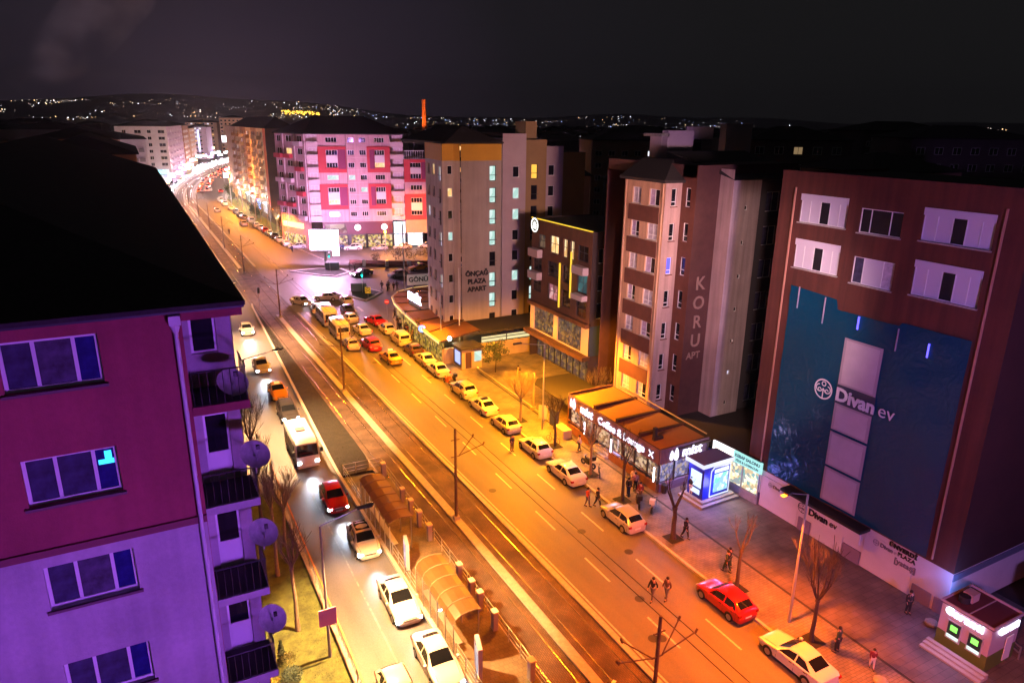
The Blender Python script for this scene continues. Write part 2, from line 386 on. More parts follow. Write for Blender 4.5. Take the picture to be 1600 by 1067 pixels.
# curved terraces in front of the pink block
ca = (41, 150)
terr = mat('terrace_brick', (.22, .09, .07), .8, nz=.35, sc=3)
for r0, z in ((0, .5), (1.8, .9)):
    g = MB(); prev = None
    for k in range(13):
        t = k / 12; x = 40 + 30 * t; y = 147 - 9.5 * t + 3.2 * math.sin(math.pi * t) * -1 + r0 + 2.5
        cur = [g.vert(p) for p in ((x, y, -.05), (x, y, z), (x, y + .45, z), (x, y + .45, -.05))]
        if prev:
            for i in range(3): g.face([prev[i], prev[i + 1], cur[i + 1], cur[i]])
        prev = cur
    solo('terrace_wall', g, terr, 'low curved brick terrace wall, ' + ('the lower one nearer the junction' if r0 == 0 else 'the upper one nearer the parked cars'), 'wall', group='terrace walls by the junction')
for k in range(7):
    t = (k + .5) / 7; x = 40 + 30 * t; y = 149.3 - 9.5 * t - 3.2 * math.sin(math.pi * t)
    solo('terrace_pillar', MB().box(-.3, .3, -.3, .3, 0, 1.35), white_pl, 'short white pillar set in the curved brick terrace wall', 'pillar', (x, y, 0), group='white pillars along the terrace')
# traffic islands
def island(pts, label):
    g = MB(); g.prism(pts, -.02, .16); t = solo('traffic_island', g, curbm, label, 'traffic island')
    cx = sum(p[0] for p in pts) / len(pts); cy = sum(p[1] for p in pts) / len(pts)
    g = MB(); g.prism([(cx + (p[0] - cx) * .82, cy + (p[1] - cy) * .82) for p in pts], .16, .20); g.build('island_planting', soil, t)
    return t
island([(33.3, 117.0), (38.2, 122.5), (36.8, 125.5), (33.2, 127.0), (31.6, 121.5)], 'kerbed triangular island with the yellow chevron board')
island([(31.2, 141.8), (34.0, 139.2), (37.8, 142.2), (37.0, 147), (32.6, 149), (26.4, 148.6)], 'long pointed island under the bright billboard')

# patches and covers in the road surface
pm_ = mat('asphalt_patch', (.045, .042, .04), .8, nz=.3, sc=3); q_ = random.Random(4)
for i in range(9):
    x, y = (q_.uniform(23.4, 30.5), q_.uniform(20, 90))
    solo('manhole_cover', MB().tube((0, 0, -.006), (0, 0, .002), .33, n=16), mat('cast_iron', (.03, .028, .026), .6), 'round iron manhole cover in the ' + ('right' if x > 20 else 'left') + ' carriageway', 'manhole cover', (x, y, -.008), group='manhole covers ' + ('right' if x > 20 else 'left'))
# ================================================================== BUILDINGS
class Facade:
    """flat wall seen from outside; u runs to the right, z up, v outward"""
    def __init__(s, parent, x, y, ang):
        s.p = parent; s.x = x; s.y = y; s.a = R(ang); s.u = Vector((math.cos(s.a), math.sin(s.a))); s.n = Vector((s.u.y, -s.u.x))
    def pt(s, u, z, v=0): return (s.x + s.u.x * u + s.n.x * v, s.y + s.u.y * u + s.n.y * v, z)
    def wall(s, u0, u1, z0, z1, holes, m, name='wall', v=0, depth=.2):
        mb = MB()
        us = sorted({u0, u1} | {h[0] for h in holes} | {h[2] for h in holes}); zs = sorted({z0, z1} | {h[1] for h in holes} | {h[3] for h in holes})
        us = [q for q in us if u0 <= q <= u1]; zs = [q for q in zs if z0 <= q <= z1]
        for a, b in zip(us, us[1:]):
            run = None
            for c, d in zip(zs, zs[1:]):
                mu, mz = (a + b) / 2, (c + d) / 2
                hole = any(h[0] < mu < h[2] and h[1] < mz < h[3] for h in holes)
                if hole:
                    if run is not None: mb.poly([s.pt(a, run, v), s.pt(b, run, v), s.pt(b, c, v), s.pt(a, c, v)]); run = None
                elif run is None: run = c
            if run is not None: mb.poly([s.pt(a, run, v), s.pt(b, run, v), s.pt(b, z1, v), s.pt(a, z1, v)])
        for (a, c, b, d) in [h[:4] for h in holes]:
            q = v - depth
            for (p1, p2) in (((a, c), (b, c)), ((b, c), (b, d)), ((b, d), (a, d)), ((a, d), (a, c))):
                mb.poly([s.pt(*p1, v), s.pt(*p1, q), s.pt(*p2, q), s.pt(*p2, v)])
        return mb.build(name, m, s.p)
    def slab(s, name, m, u0, u1, z0, z1, v0, v1, parent=None):
        mb = MB(); a = [s.pt(u0, z0, v0), s.pt(u1, z0, v0), s.pt(u1, z0, v1), s.pt(u0, z0, v1)]
        mb.prism([(p[0], p[1]) for p in a], z0, z1, True)
        return mb.build(name, m, parent or s.p)
    def put(s, ob_data, name, u, z, v, parent=None):
        return link(name, ob_data, parent or s.p, s.pt(u, z, v), s.a)
    def window(s, u, z, w, h, cols=2, frame=white_pl, pane=None, v=-.1, transom=0, sill=None, ft=.06, name='window', behind=None, panes=False):
        k = ('win', w, h, cols if not isinstance(cols, (list, tuple)) else tuple(cols), transom, ft, frame.name)
        cc = [i / cols for i in range(cols + 1)] if not isinstance(cols, (list, tuple)) else list(cols)
        if k not in CH:
            mb = MB(); d = .07
            mb.box(0, w, 0, d, 0, ft); mb.box(0, w, 0, d, h - ft, h); mb.box(0, ft, 0, d, ft, h - ft); mb.box(w - ft, w, 0, d, ft, h - ft)
            for c in cc[1:-1]: mb.box(c * w - ft / 2, c * w + ft / 2, .003, d, ft, h - ft)
            if transom: mb.box(ft, w - ft, .006, d - .01, h * transom - ft / 2, h * transom + ft / 2)
            CH[k] = mb.mesh('window_frame', frame)
        ob = s.put(CH[k], name, u, z, v)
        pane = pane or glass_d
        if panes:
            for a, b in zip(cc, cc[1:]):
                pm = pane[cc.index(a)] if isinstance(pane, (list, tuple)) else pane
                kk = ('pane', round((b - a) * w, 3), h, ft, pm.name)
                if kk not in CH: CH[kk] = MB().box(ft / 2, (b - a) * w - ft / 2, .035, .05, ft * .5, h - ft * .5).mesh('pane', pm)
                link('pane', CH[kk], ob, (a * w, 0, 0))
        else:
            kk = ('pane', w, h, ft, pane.name)
            if kk not in CH: CH[kk] = MB().box(ft / 2, w - ft / 2, .035, .05, ft / 2, h - ft / 2).mesh('pane', pane)
            link('pane', CH[kk], ob)
        if sill:
            kk = ('sill', w, sill.name)
            if kk not in CH: CH[kk] = MB().box(-.08, w + .08, -.22, .02, -.08, -.005).mesh('sill', sill)
            link('sill', CH[kk], ob)
        return ob
def hip_roof(parent, x0, x1, y0, y1, z, h, over=.5, m=None, name='roof', thick=.18):
    mb = MB(); a, b, c, d = x0 - over, x1 + over, y0 - over, y1 + over
    ins = min(b - a, d - c) / 2
    p = [(a, c), (b, c), (b, d), (a, d)]
    lo = [mb.vert((*q, z)) for q in p]; up = [mb.vert((*q, z + thick)) for q in p]
    if b - a > d - c: r = [mb.vert((a + ins, (c + d) / 2, z + h)), mb.vert((b - ins, (c + d) / 2, z + h))]; F = [(0, 1, r[1], r[0]), (1, 2, r[1], None), (2, 3, r[0], r[1]), (3, 0, r[0], None)]
    else: r = [mb.vert(((a + b) / 2, c + ins, z + h)), mb.vert(((a + b) / 2, d - ins, z + h))]; F = [(0, 1, r[0], None), (1, 2, r[1], r[0]), (2, 3, r[1], None), (3, 0, r[0], r[1])]
    for i, j, q, w in F: mb.face([up[i], up[j], q] + ([w] if w is not None else []))
    for k in range(4): mb.face([lo[k], lo[(k + 1) % 4], up[(k + 1) % 4], up[k]])
    mb.face(lo[::-1])
    return mb.build(name, m or roofm, parent)
def dish(loc, label, face=(.2, -.75, 1.0), s=.92):
    t = thing('satellite_dish', label, 'satellite dish', loc, group='satellite dishes on the balconies')
    mb = MB(); n = 20; rings = []
    for j in range(4):
        r = .46 * j / 3 * s; z = .10 * (j / 3) ** 2
        rings.append([mb.vert((r * math.cos(2 * math.pi * k / n), r * 1.08 * math.sin(2 * math.pi * k / n), z)) for k in range(n)] if j else [mb.vert((0, 0, 0))])
    for k in range(n): mb.face([rings[0][0], rings[1][k], rings[1][(k + 1) % n]])
    for j in (1, 2):
        for k in range(n): mb.face([rings[j][k], rings[j + 1][k], rings[j + 1][(k + 1) % n], rings[j][(k + 1) % n]])
    q = Vector(face).to_track_quat('Z', 'Y')
    d = mb.build('reflector', mat('dish_enamel', (.55, .53, .52), .5, nz=.3, sc=6), t, smooth=40); d.rotation_euler = q.to_euler()
    f = Vector(face).normalized()
    a = MB().tube(Vector((0, 0, -.45)), f * .5 * s, .018, .015).tube((0, 0, -.55), (0, 0, .02), .03).build('feed_arm', steel, t)
    MB().box(-.05, .05, -.05, .05, -.06, .06).build('receiver', blackm, t, tuple(f * .52 * s))
    return t

# ---- 1. left apartment block, close to the camera ------------------------------
magenta = plaster('burgundy_render', (.36, .06, .09), .12, .26)
cream = plaster('cream_render', (.50, .45, .48), .14, .26)
b = thing('apartment_block', 'tall block at the left edge with burgundy upper floors, pale lower floors and balconies', 'building')
ZE = 25.3; FP = 3.05
F = Facade(b, -14, 19.5, 0)
hz = [(10.65, 23.62 - FP * k, 12.75, 24.92 - FP * k) for k in range(5)]
h2 = [(4.0, 23.62 - FP * k, 6.4, 24.92 - FP * k) for k in range(5)]
F.wall(0, 14.65, 19.35, ZE, [h for h in hz + h2 if h[1] > 19.3], magenta)
F.wall(0, 14.65, 0, 19.15, [h for h in hz + h2 if h[3] < 19.2], cream)
F.slab('string_course', mat('course_render', (.20, .05, .07), .8), 0, 14.66, 19.15, 19.35, -.3, .07)
paneset = [curt_b, glass_d, curt_b]
for k in range(5):
    for (u, w) in ((10.65, 2.1), (4.0, 2.4)):
        ob = F.window(u, 23.62 - FP * k, w, 1.3, (0, .34, .74, 1), pane=[curt_b, curt_b if k % 2 else mat('lace', (.07, .06, .11), .8, nz=.7, sc=3), mat('blue_glass', (.02, .02, .16), .2, nz=.5, sc=2)], v=-.14, ft=.085, panes=True, sill=mat('stone_sill', (.14, .07, .09), .7))
# small glowing cyan shape set on the second window
cyanm = glow('cyan_glow', (.03, .55, 1), 2.2)
MB().box(0, .16, 0, .02, 0, .26).box(-.16, .20, .002, .022, -.10, .03).build('cyan_shape', cyanm, b, (-1.55, 19.66, 21.45))
# side return with balconies (recessed)
Fr = Facade(b, .65, 21.0, 0)
hh = []; zb = [22.45 - FP * k for k in range(7)]
for k in range(6):
    z0 = zb[k] + .12
    if k == 0: hh.append((.22, 23.6, .92, 24.9))
    else: hh.append((.28, z0, .98, z0 + 2.2))
Fr.wall(0, 1.35, 0, ZE - .2, hh, cream)
Fr.window(.22, 23.6, .7, 1.3, 1, v=-.08, pane=glass_d, ft=.07)
for k in range(1, 6):
    z0 = zb[k] + .12; d = Fr.window(.28, z0, .7, 2.2, 1, v=-.08, pane=glass_d, ft=.07, name='balcony_door')
    MB().box(.06, .64, .0, .03, .06, .95).build('door_panel', white_pl, d)
MB().prism([(.65, 19.5), (.66, 19.5), (.66, 21.0), (.65, 21.0)], 0, ZE - .1).build('wall_return', magenta, b)
MB().box(1.98, 2.0, 21.0, 78, 0, ZE - .2).build('side_wall', cream, b)
MB().box(-14, -13.98, 19.5, 78, 0, ZE - .2).build('side_wall', cream, b)
balf = mat('balcony_floor', (.03, .028, .03), .7)
for k in range(8):
    z = 22.6 - FP * k
    if k == 0: MB().box(.66, 2.15, 19.42, 20.99, ZE - .28, ZE).build('soffit', magenta, b)
    bl = MB().box(.66, 2.12, 19.45, 20.99, z - .26, z - .02).build('balcony', magenta if k < 1 else cream, b)
    MB().box(.70, 2.08, 19.50, 20.98, z - .018, z).build('floor', balf, bl)
    rl = MB()
    rl.tube((.70, 19.5, z + .95), (2.08, 19.5, z + .95), .022).tube((2.08, 19.5, z + .95), (2.08, 20.95, z + .95), .022)
    for q in range(8): rl.tube((.72 + q * .194, 19.5, z), (.72 + q * .194, 19.5, z + .95), .009, n=5)
    for q in range(1, 8): rl.tube((2.08, 19.5 + q * .2, z), (2.08, 19.5 + q * .2, z + .95), .009, n=5)
    rl.build('railing', dark_fr, bl)
pb = MB(); pb.tube((.50, 19.40, 25.0), (.50, 19.40, 0), .06, n=10)
pb.build('downpipe', mat('white_pipe', (.62, .6, .62), .5), b, smooth=40)
MB().prism([(.36, 19.27), (.64, 19.27), (.64, 19.5), (.36, 19.5)], 24.95, 25.2).tube((.50, 19.4, 24.72), (.50, 19.4, 24.96), .06, .14).build('rain_hopper', mat('white_pipe', (.6, .6, .6)), b)
MB().box(-14.3, 2.2, 19.28, 19.48, ZE - .04, ZE + .02).build('gutter', dark_fr, b)
hip_roof(b, -14, 1.85, 19.6, 78, ZE + .03, 3.3, .38, thick=.12)
for z, k in ((22.95, 0), (19.9, 1), (17.35, 2), (14.3, 3)):
    dish((1.75 if k == 0 else 2.1, 19.9 if k == 0 else 19.6, z + (.0 if k == 0 else .9)), ['white satellite dish behind the railing of the top balcony', 'stained white satellite dish on the second balcony down', 'white satellite dish on the third balcony down, arm below it', 'white satellite dish on the lowest balcony in view'][k], face=(.22, -.75, 1.0))

# ---- 2. dark roofs along the left of the street ---------------------------------
def plain_block(name, label, x0, x1, y0, y1, z, wallm, roof_h=3, wins=None, group=None, base=0, roofmat=None):
    t = thing(name, label, 'building', group=group)
    MB().box(x0, x1, y0, y1, base, z, False).build('wall', wallm, t)
    if roof_h: hip_roof(t, x0, x1, y0, y1, z + .01, roof_h, .4, roofmat)
    return t
ochre = mat('ochre_render', (.42, .22, .11), .85, nz=.2, sc=.5)
greyr = mat('grey_render', (.25, .22, .22), .9, nz=.2, sc=.4)
t = plain_block('apartment_block', 'dark roofed apartment block behind the big black roof, its ochre end wall showing', -14, 1.4, 84, 128, 22.4, ochre, 3.4)
t = plain_block('apartment_block', 'lower ochre apartment block with a white gutter end, left of the busy traffic', -14, 1.2, 134, 170, 24.3, ochre, 3)
t = plain_block('apartment_block', 'small ochre roofed block on the far left skyline of the street', -18, -1.5, 180, 230, 25.5, ochre, 2.5)
t = plain_block('apartment_block', 'pale block with grey balcony stacks beside the lilac block on the far left', -12, 5.5, 262, 300, 23.5, mat('pale_render', (.55, .48, .50), .85, nz=.15, sc=.4), 2)
for k in range(7):
    Fq = Facade(t, -12, 262, 0)
    for u in (13.2, 15.2): Fq.slab('balcony', greyr, u, u + 1.6, 1.6 + 3 * k, 2.7 + 3 * k, 0, .9)
# ---- 3. lilac-white block far left ------------------------------------------------
lilacw = mat('white_render', (.62, .58, .62), .8, nz=.12, sc=.4)
b = thing('apartment_block', 'white apartment block lit lilac at the bend of the street, shop sign along its base', 'building', (1.7, 387.4, 0), R(-8.6))
F = Facade(b, -6, 0, 0); hs = []; 
for k in range(7):
    for u in (3, 8.2, 13.6, 18.2): hs.append((u, 5.2 + 3 * k, u + (2.8 if u in (8.2, 18.2) else 1.6), 6.7 + 3 * k))
F.wall(0, 22, 4, 26.3, hs, lilacw)
for n_, h in enumerate(hs):
    F.window(h[0], h[1], h[2] - h[0], 1.5, 2, v=-.1, pane=(w_white if n_ % 9 == 3 else glass_d))
for k in range(7): F.slab('balcony', lilacw, 11.2, 13.3, 4.6 + 3 * k, 5.6 + 3 * k, 0, 1.1)
F.slab('shop_wall', mat('shop_dark', (.05, .05, .06), .5), 0, 22, 0, 4, -.2, 0)
sg = F.slab('shop_sign', glow('sign_aqua', (.35, .85, 1), 2.2), 2, 20, 4.4, 6.2, .02, .4)
F.slab('shop_window', w_white, 1, 21, .4, 3.9, .02, .06)
Fs = Facade(b, 16, 0, 90)
purp = mat('lilac_render', (.45, .36, .52), .85, nz=.12, sc=.4)
hs = [(3 + 5 * j, 5.2 + 3 * k, 5 + 5 * j, 6.7 + 3 * k) for j in range(15) for k in range(7)]
Fs.wall(0, 77, 0, 26.3, hs, purp)
for n_, h in enumerate(hs): Fs.window(h[0], h[1], 2.0, 1.5, 2, v=-.1, pane=(w_white if n_ % 11 == 5 else glass_d))
for k in range(7):
    for j in range(5): Fs.slab('balcony', purp, 6 + 14 * j, 9 + 14 * j, 4.6 + 3 * k, 5.6 + 3 * k, 0, 1.2)
hip_roof(b, -6, 16, 0, 77, 26.3, 3, .6)

# ---- 4. brown/red row on the right side of the street, beyond the junction --------
brownr = mat('brown_render', (.30, .15, .10), .85, nz=.2, sc=.4)
beiger = mat('beige_render', (.50, .33, .22), .85, nz=.15, sc=.4)
redr = mat('red_render', (.42, .045, .035), .85, nz=.12, sc=.5)
darkg = mat('slate_render', (.13, .085, .10), .85, nz=.15, sc=.4)
b = thing('apartment_block', 'long brown and beige apartment block with balcony stacks, red strip and dark gable', 'building')
F = Facade(b, 38, 334, -90); hs = []; zf = [5.0 + 2.8 * k for k in range(8)]
cols_ = [(22, 2.0), (28, 1.2), (33, 2.0), (39.5, 1.2), (46, 2.0), (52.5, 1.2), (60, 2), (66, 1.2), (72, 2.0), (78.5, 1.3), (84, 2.2), (90.5, 2.2)]
for u, w in cols_:
    for z in zf: hs.append((u, z, u + w, z + 1.5))
F.wall(0, 20, 0, 27.4, [], brownr)
segs = [(20, 31, brownr), (31, 44, beiger), (44, 58, brownr), (58, 70, beiger), (70, 82, brownr), (82, 94.5, beiger), (94.5, 99, redr)]
for u0, u1, m_ in segs: F.wall(u0, u1, 3.9, 27.4, [h for h in hs if u0 <= h[0] < u1], m_)
F.slab('shop_front', mat('shop_dark', (.05, .05, .06)), 20, 99, 0, 3.9, -.2, -.02)
for n_, h in enumerate(hs):
    F.window(h[0], h[1], h[2] - h[0], 1.5, 2, v=-.1, pane=(w_white if n_ % 17 == 4 else w_dim if n_ % 5 == 2 else glass_d))
for z in zf:
    for u in (24.8, 36, 49, 62.6, 75, 87): F.slab('balcony', beiger if int(u) % 2 else brownr, u, u + 3, z - .75, z + .35, 0, 1.3)
for u, c in ((22, 'white'), (34, 'warm'), (46, 'cool'), (58, 'white'), (70, 'blue'), (84, 'white')):
    F.slab('shop_window', {'white': w_white, 'warm': w_warm, 'cool': w_cool, 'blue': glow('sign_blue', (.15, .3, 1), 3)}[c], u, u + 8, .5, 3.2, -.02, .04)
    F.slab('shop_sign', glow('sign_' + c, {'white': (.9, .85, 1), 'warm': (1, .6, .2), 'cool': (.3, 1, .8), 'blue': (.2, .4, 1)}[c], 3.5), u + .5, u + 7, 3.3, 4.3, .0, .3)
Fg = Facade(b, 38, 235, 0)
Fg.wall(0, 9, 0, 27.4, [], darkg, name='gable_wall'); Facade(b, 47, 235, 90).wall(0, 99, 0, 27.4, [], darkg, name='rear_wall')
mb = MB(); mb.T = Matrix.Translation((7, 44, 0)); mb.poly([(30.4, 190.6, 27.4), (30.4, 270, 27.4), (36, 262, 31)]); mb.poly([(30.4, 190.6, 27.4), (36, 262, 31), (36, 200, 31)]); mb.poly([(30.4, 190.6, 27.41), (36, 200, 31), (41, 190.6, 27.41)])
mb.poly([(41, 190.6, 27.4), (36, 200, 31), (36, 262, 31), (41, 290, 27.4)]); mb.poly([(30.4, 270, 27.4), (30.4, 290, 27.4), (41, 290, 27.4), (36, 262, 31)]); mb.T = None; mb.build('roof', roofm, b)

# ---- 5. pink block with red squares ------------------------------------------------
pinkr = plaster('pink_render', (.56, .34, .37), .2, .1)
pinkl = mat('pale_pink_render', (.60, .46, .48), .8, nz=.08, sc=.5)
redsq = mat('crimson_render', (.46, .045, .06), .8, nz=.1, sc=.6)
plum = mat('plum_render', (.20, .03, .09), .8)
whitep = mat('white_panel', (.62, .56, .58), .7)
ang = -13
b = thing('apartment_block', 'pink apartment block with big red squares round its windows and lit shops below', 'building', (36.7, 172, 0), R(ang))
F = Facade(b, 0, 0, 0); zt = 26.9; FH = 2.87
zw = [25.1 - FH * k for k in range(7)]
holes = []; kinds = {}
def addw(u, k, w, nc, h=1.15, pane=None):
    holes.append((u, zw[k], u + w, zw[k] + h)); kinds[(u, k)] = (w, nc, h, pane)
for k in range(7):
    addw(4.4, k, 2.6, 4, pane={3: w_cool, 5: w_warm}.get(k)); addw(9.35, k, 1.5, 3, pane={3: w_cool}.get(k)); addw(12.1, k, 1.5, 3, pane={4: w_cool}.get(k)); addw(15.6, k, 2.3, 4, pane={2: w_warm, 6: w_dim}.get(k))
F.wall(2.6, 19.2, 6.6, zt, [h for h in holes], pinkr)
for (u, k), (w, nc, h, pane) in kinds.items(): F.window(u, zw[k], w, h, nc, v=-.1, pane=pane or glass_d)
for (u0, u1, k0, wu, ww, dk) in ((2.5, 8.95, 1, 4.4, 2.6, 'r'), (13.8, 19.2, 1, 15.6, 2.3, 'l'), (2.5, 8.95, 4, 4.4, 2.6, 'r'), (13.8, 19.2, 4, 15.6, 2.3, 'l')):
    za = zw[k0 + 1] - 1.15; zb_ = zw[k0] + 2.0 - .05
    hole = [(wu - .05, zw[k0 + 1] - .02, wu + ww + .05, zw[k0] + 1.17)]
    F.wall(u0, u1, za, zb_, hole, redsq, name='red_square', v=.22, depth=.2)
    F.slab('red_square_edge', redsq, u0, u1, za, za + .01, 0, .22); 
    F.slab('window_panel', whitep, wu, wu + ww, zw[k0 + 1] + 1.17, zw[k0] - .02, 0, .06)
    if dk == 'r': F.slab('plum_panel', plum, wu + ww + .08, u1 - .1, zw[k0 + 1] - .3, zw[k0] + 1.25, .225, .26)
    else: F.slab('plum_panel', plum, u0 + .6, wu - .08, zw[k0 + 1] - .3, zw[k0] + 1.25, .225, .26)
for k in range(7): F.slab('string_course', pinkl, 9.0, 13.75, zw[k] - .62, zw[k] - .54, 0, .06)
# balcony bay on the left corner and on the right
for k in range(7):
    for (a, c, dpt) in ((0.0, 2.6, 1.0), (19.25, 22.4, 1.1)):
        bb = F.slab('balcony', pinkl, a, c, zw[k] - .95, zw[k] + .05, -.2, dpt - .9 if a < 1 else .15)
        F.slab('railing', white_pl, a + .1, c - .1, zw[k] + .1, zw[k] + .16, .06, .10, bb)
F.wall(0, 2.6, 6.6, zt, [], pinkl, name='bay_wall', v=-.9); F.wall(19.2, 22.4, 6.6, zt, [], pinkl, name='bay_wall', v=-.9)
F.slab('bay_side', pinkl, 2.55, 2.62, 6.6, zt, -.9, -.001); F.slab('bay_side', pinkl, 19.18, 19.25, 6.6, zt, -.9, -.001)
for k in range(7):
    for a in (.5, 20.0): F.window(a, zw[k] - .3, 1.7, 1.9, 2, v=-.88, pane=glass_d if k % 3 else w_dim, name='balcony_door')
F.slab('downpipe', dark_fr, 8.98, 9.06, 6.6, zt, .05, .13); F.slab('downpipe', dark_fr, 22.3, 22.38, 6.6, zt, .05, .13)
# shops
F.slab('shop_fascia', mat('shop_plum', (.10, .03, .05), .5), 2.6, 19.2, 3.6, 6.6, -.3, 0)
F.slab('shop_back', mat('shop_dark', (.05, .05, .06)), 0, 27, 0, 3.6, -1.2, -1.0)
goods = lit_interior('shop_goods', [(.7, .5, .12), (.35, .18, .08), (.9, .8, .3), (.12, .08, .06), (.8, .6, .5)], 1.0, 2.2)
goods2 = lit_interior('pale_goods', [(.9, .95, 1), (.6, .8, .9), (.8, .7, .9), (1, 1, 1)], 2.0, 1.3)
for (u, w, m_) in ((3.0, 5.2, goods), (9.2, 3.4, goods), (13.2, 3.0, goods), (16.6, 2.4, goods), (19.6, 2.6, goods2), (22.9, 3.6, goods2)):
    F.slab('shop_window', m_, u, u + w, .4, 3.3, -.25, -.2); F.slab('shop_window_frame', dark_fr, u - .12, u, .2, 3.5, -.3, .02); 
    F.slab('shop_window_frame', dark_fr, u + w, u + w + .12, .2, 3.5, -.3, .02)
F.slab('shop_sign', lit_interior('fascia_print', [(.5, .3, .3), (.3, .12, .12), (.7, .5, .4), (.2, .1, .1)], .8, .8), 3.2, 8.2, 4.0, 6.1, .01, .12)
dsk = MB(); n = 20
dsk.poly([(.75 * math.cos(2 * math.pi * k / n), 0, .75 * math.sin(2 * math.pi * k / n)) for k in range(n)][::-1]); dm_ = dsk.mesh('round_sign', glow('sign_pale', (1, .9, .95), 3))
F.put(dm_, 'round_sign', 10.8, 5.2, .06); F.put(dm_, 'round_sign', 17.2, 5.2, .06)
F.slab('shop_sign', goods2, 19.5, 22.3, 3.6, 6.4, .2, .35); F.slab('shop_sign', glow('sign_white', (.9, .85, 1), 3.5), 22.8, 26.6, 3.5, 4.6, .2, .35)
# lower right wing: red square, pink band, orange-lit square
G_ = Facade(b, 22.4, -.6, 0)
hs = [(1.5, 18.0 - 1.3, 4.1, 17.9), (1.5, 19.4, 4.1, 20.5), (1.5, 14.0, 4.3, 15.2), (5.9, 14.0, 7.0, 15.2), (1.5, 8.0, 4.2, 9.1), (5.9, 8.0, 7.1, 9.1), (1.5, 11.0, 4.2, 12.2), (5.9, 11.0, 7.1, 12.2)]
G_.wall(0, 5.2, 15.9, 21.3, hs[:2], redsq, name='red_square'); G_.wall(0, 7.4, 13.1, 15.9, hs[2:4], pinkr); G_.wall(0, 7.4, 6.8, 13.1, hs[4:], redsq, name='red_square')
for h in hs: G_.window(h[0], h[1], h[2] - h[0], h[3] - h[1], 4 if h[2] - h[0] > 2 else 2, v=-.1, pane=glass_d if h[0] < 5 else w_dim)
G_.slab('window_panel', whitep, 1.5, 4.1, 17.95, 19.35, 0, .05); G_.slab('window_panel', whitep, 1.5, 4.2, 9.15, 10.95, 0, .05); G_.slab('window_panel', whitep, 5.9, 7.1, 9.15, 10.95, 0, .05)
G_.slab('plum_panel', plum, 4.2, 5.1, 16.6, 20.6, .005, .05); G_.slab('plum_panel', plum, 4.3, 5.8, 7.5, 12.4, .005, .05)
G_.slab('wing_side', pinkr, 5.2, 5.25, 15.9, 21.3, -12, -.002); G_.slab('wing_side', pinkr, 7.4, 7.45, 0, 15.9, -12, -.002); G_.slab('wing_top', conc, 0, 7.4, 15.92, 16.0, -12, -.01); G_.slab('wing_top', conc, 0, 5.2, 21.32, 21.4, -12, -.01)
G_.wall(0, 7.4, 3.6, 6.8, [], beiger, name='wing_wall')
for q in range(9): G_.slab('terrace_railing', white_pl, .1 + q * .55, .16 + q * .55, 21.4, 23.2, -.2, -.14)
G_.slab('terrace_railing', white_pl, .1, 4.9, 23.2, 23.3, -.2, -.12)
# left chamfered side with balconies: from corner back-left
L1 = Facade(b, -7.39, 11.1, math.degrees(math.atan2(-11.1, 7.39)))
wlen = math.hypot(7.39, 11.1); hs = []
for k in range(7):
    for u, w in ((.8, 1.8), (4.8, 2.4), (9.6, 2.0)): hs.append((u, zw[k], u + w, zw[k] + 1.4))
L1.wall(0, wlen, 0, zt, hs, pinkr)
for n_, h in enumerate(hs): L1.window(h[0], h[1], h[2] - h[0], 1.4, 2, v=-.1, pane=w_warm if n_ == 4 else glass_d)
for k in range(7):
    for u in (.4, 4.6, 9.2): 
        if (k + int(u)) % 2: L1.slab('balcony', redsq if k % 3 else pinkl, u, u + 2.8, zw[k] - .9, zw[k] + .1, 0, .9)
for u in (3.6, 8.4, 12.7): L1.slab('pilaster', pinkl, u, u + .3, 6.6, zt, 0, .25)
L1.slab('shop_window', goods, 1, 10.5, .5, 3.2, .01, .06); L1.slab('shop_sign', glow('sign_warm', (1, .6, .2), 1.6), 1, 10, 4.8, 6.0, .01, .2)
mb = MB(); pr = [(-7.9, 11.4), (-.3, -.6), (22.9, -.6), (22.9, 22), (-7.9, 22)]; 
lo = [mb.vert((*q, zt)) for q in pr]; hi = [mb.vert((*q, zt + .25)) for q in pr]; ap = [mb.vert((2, 9, zt + 4.2)), mb.vert((14, 9, zt + 4.2))]
for k in range(5): mb.face([lo[k], lo[(k + 1) % 5], hi[(k + 1) % 5], hi[k]])
mb.face([hi[0], hi[1], ap[0]]); mb.face([hi[1], hi[2], ap[1], ap[0]]); mb.face([hi[2], hi[3], ap[1]]); mb.face([hi[3], hi[4], ap[0], ap[1]]); mb.face([hi[4], hi[0], ap[0]]); mb.face(lo[::-1])
mb.build('roof', roofm, b)
Facade(b, 22.4, 0, 90).wall(0, 20, 0, zt, [], pinkr, name='side_wall')

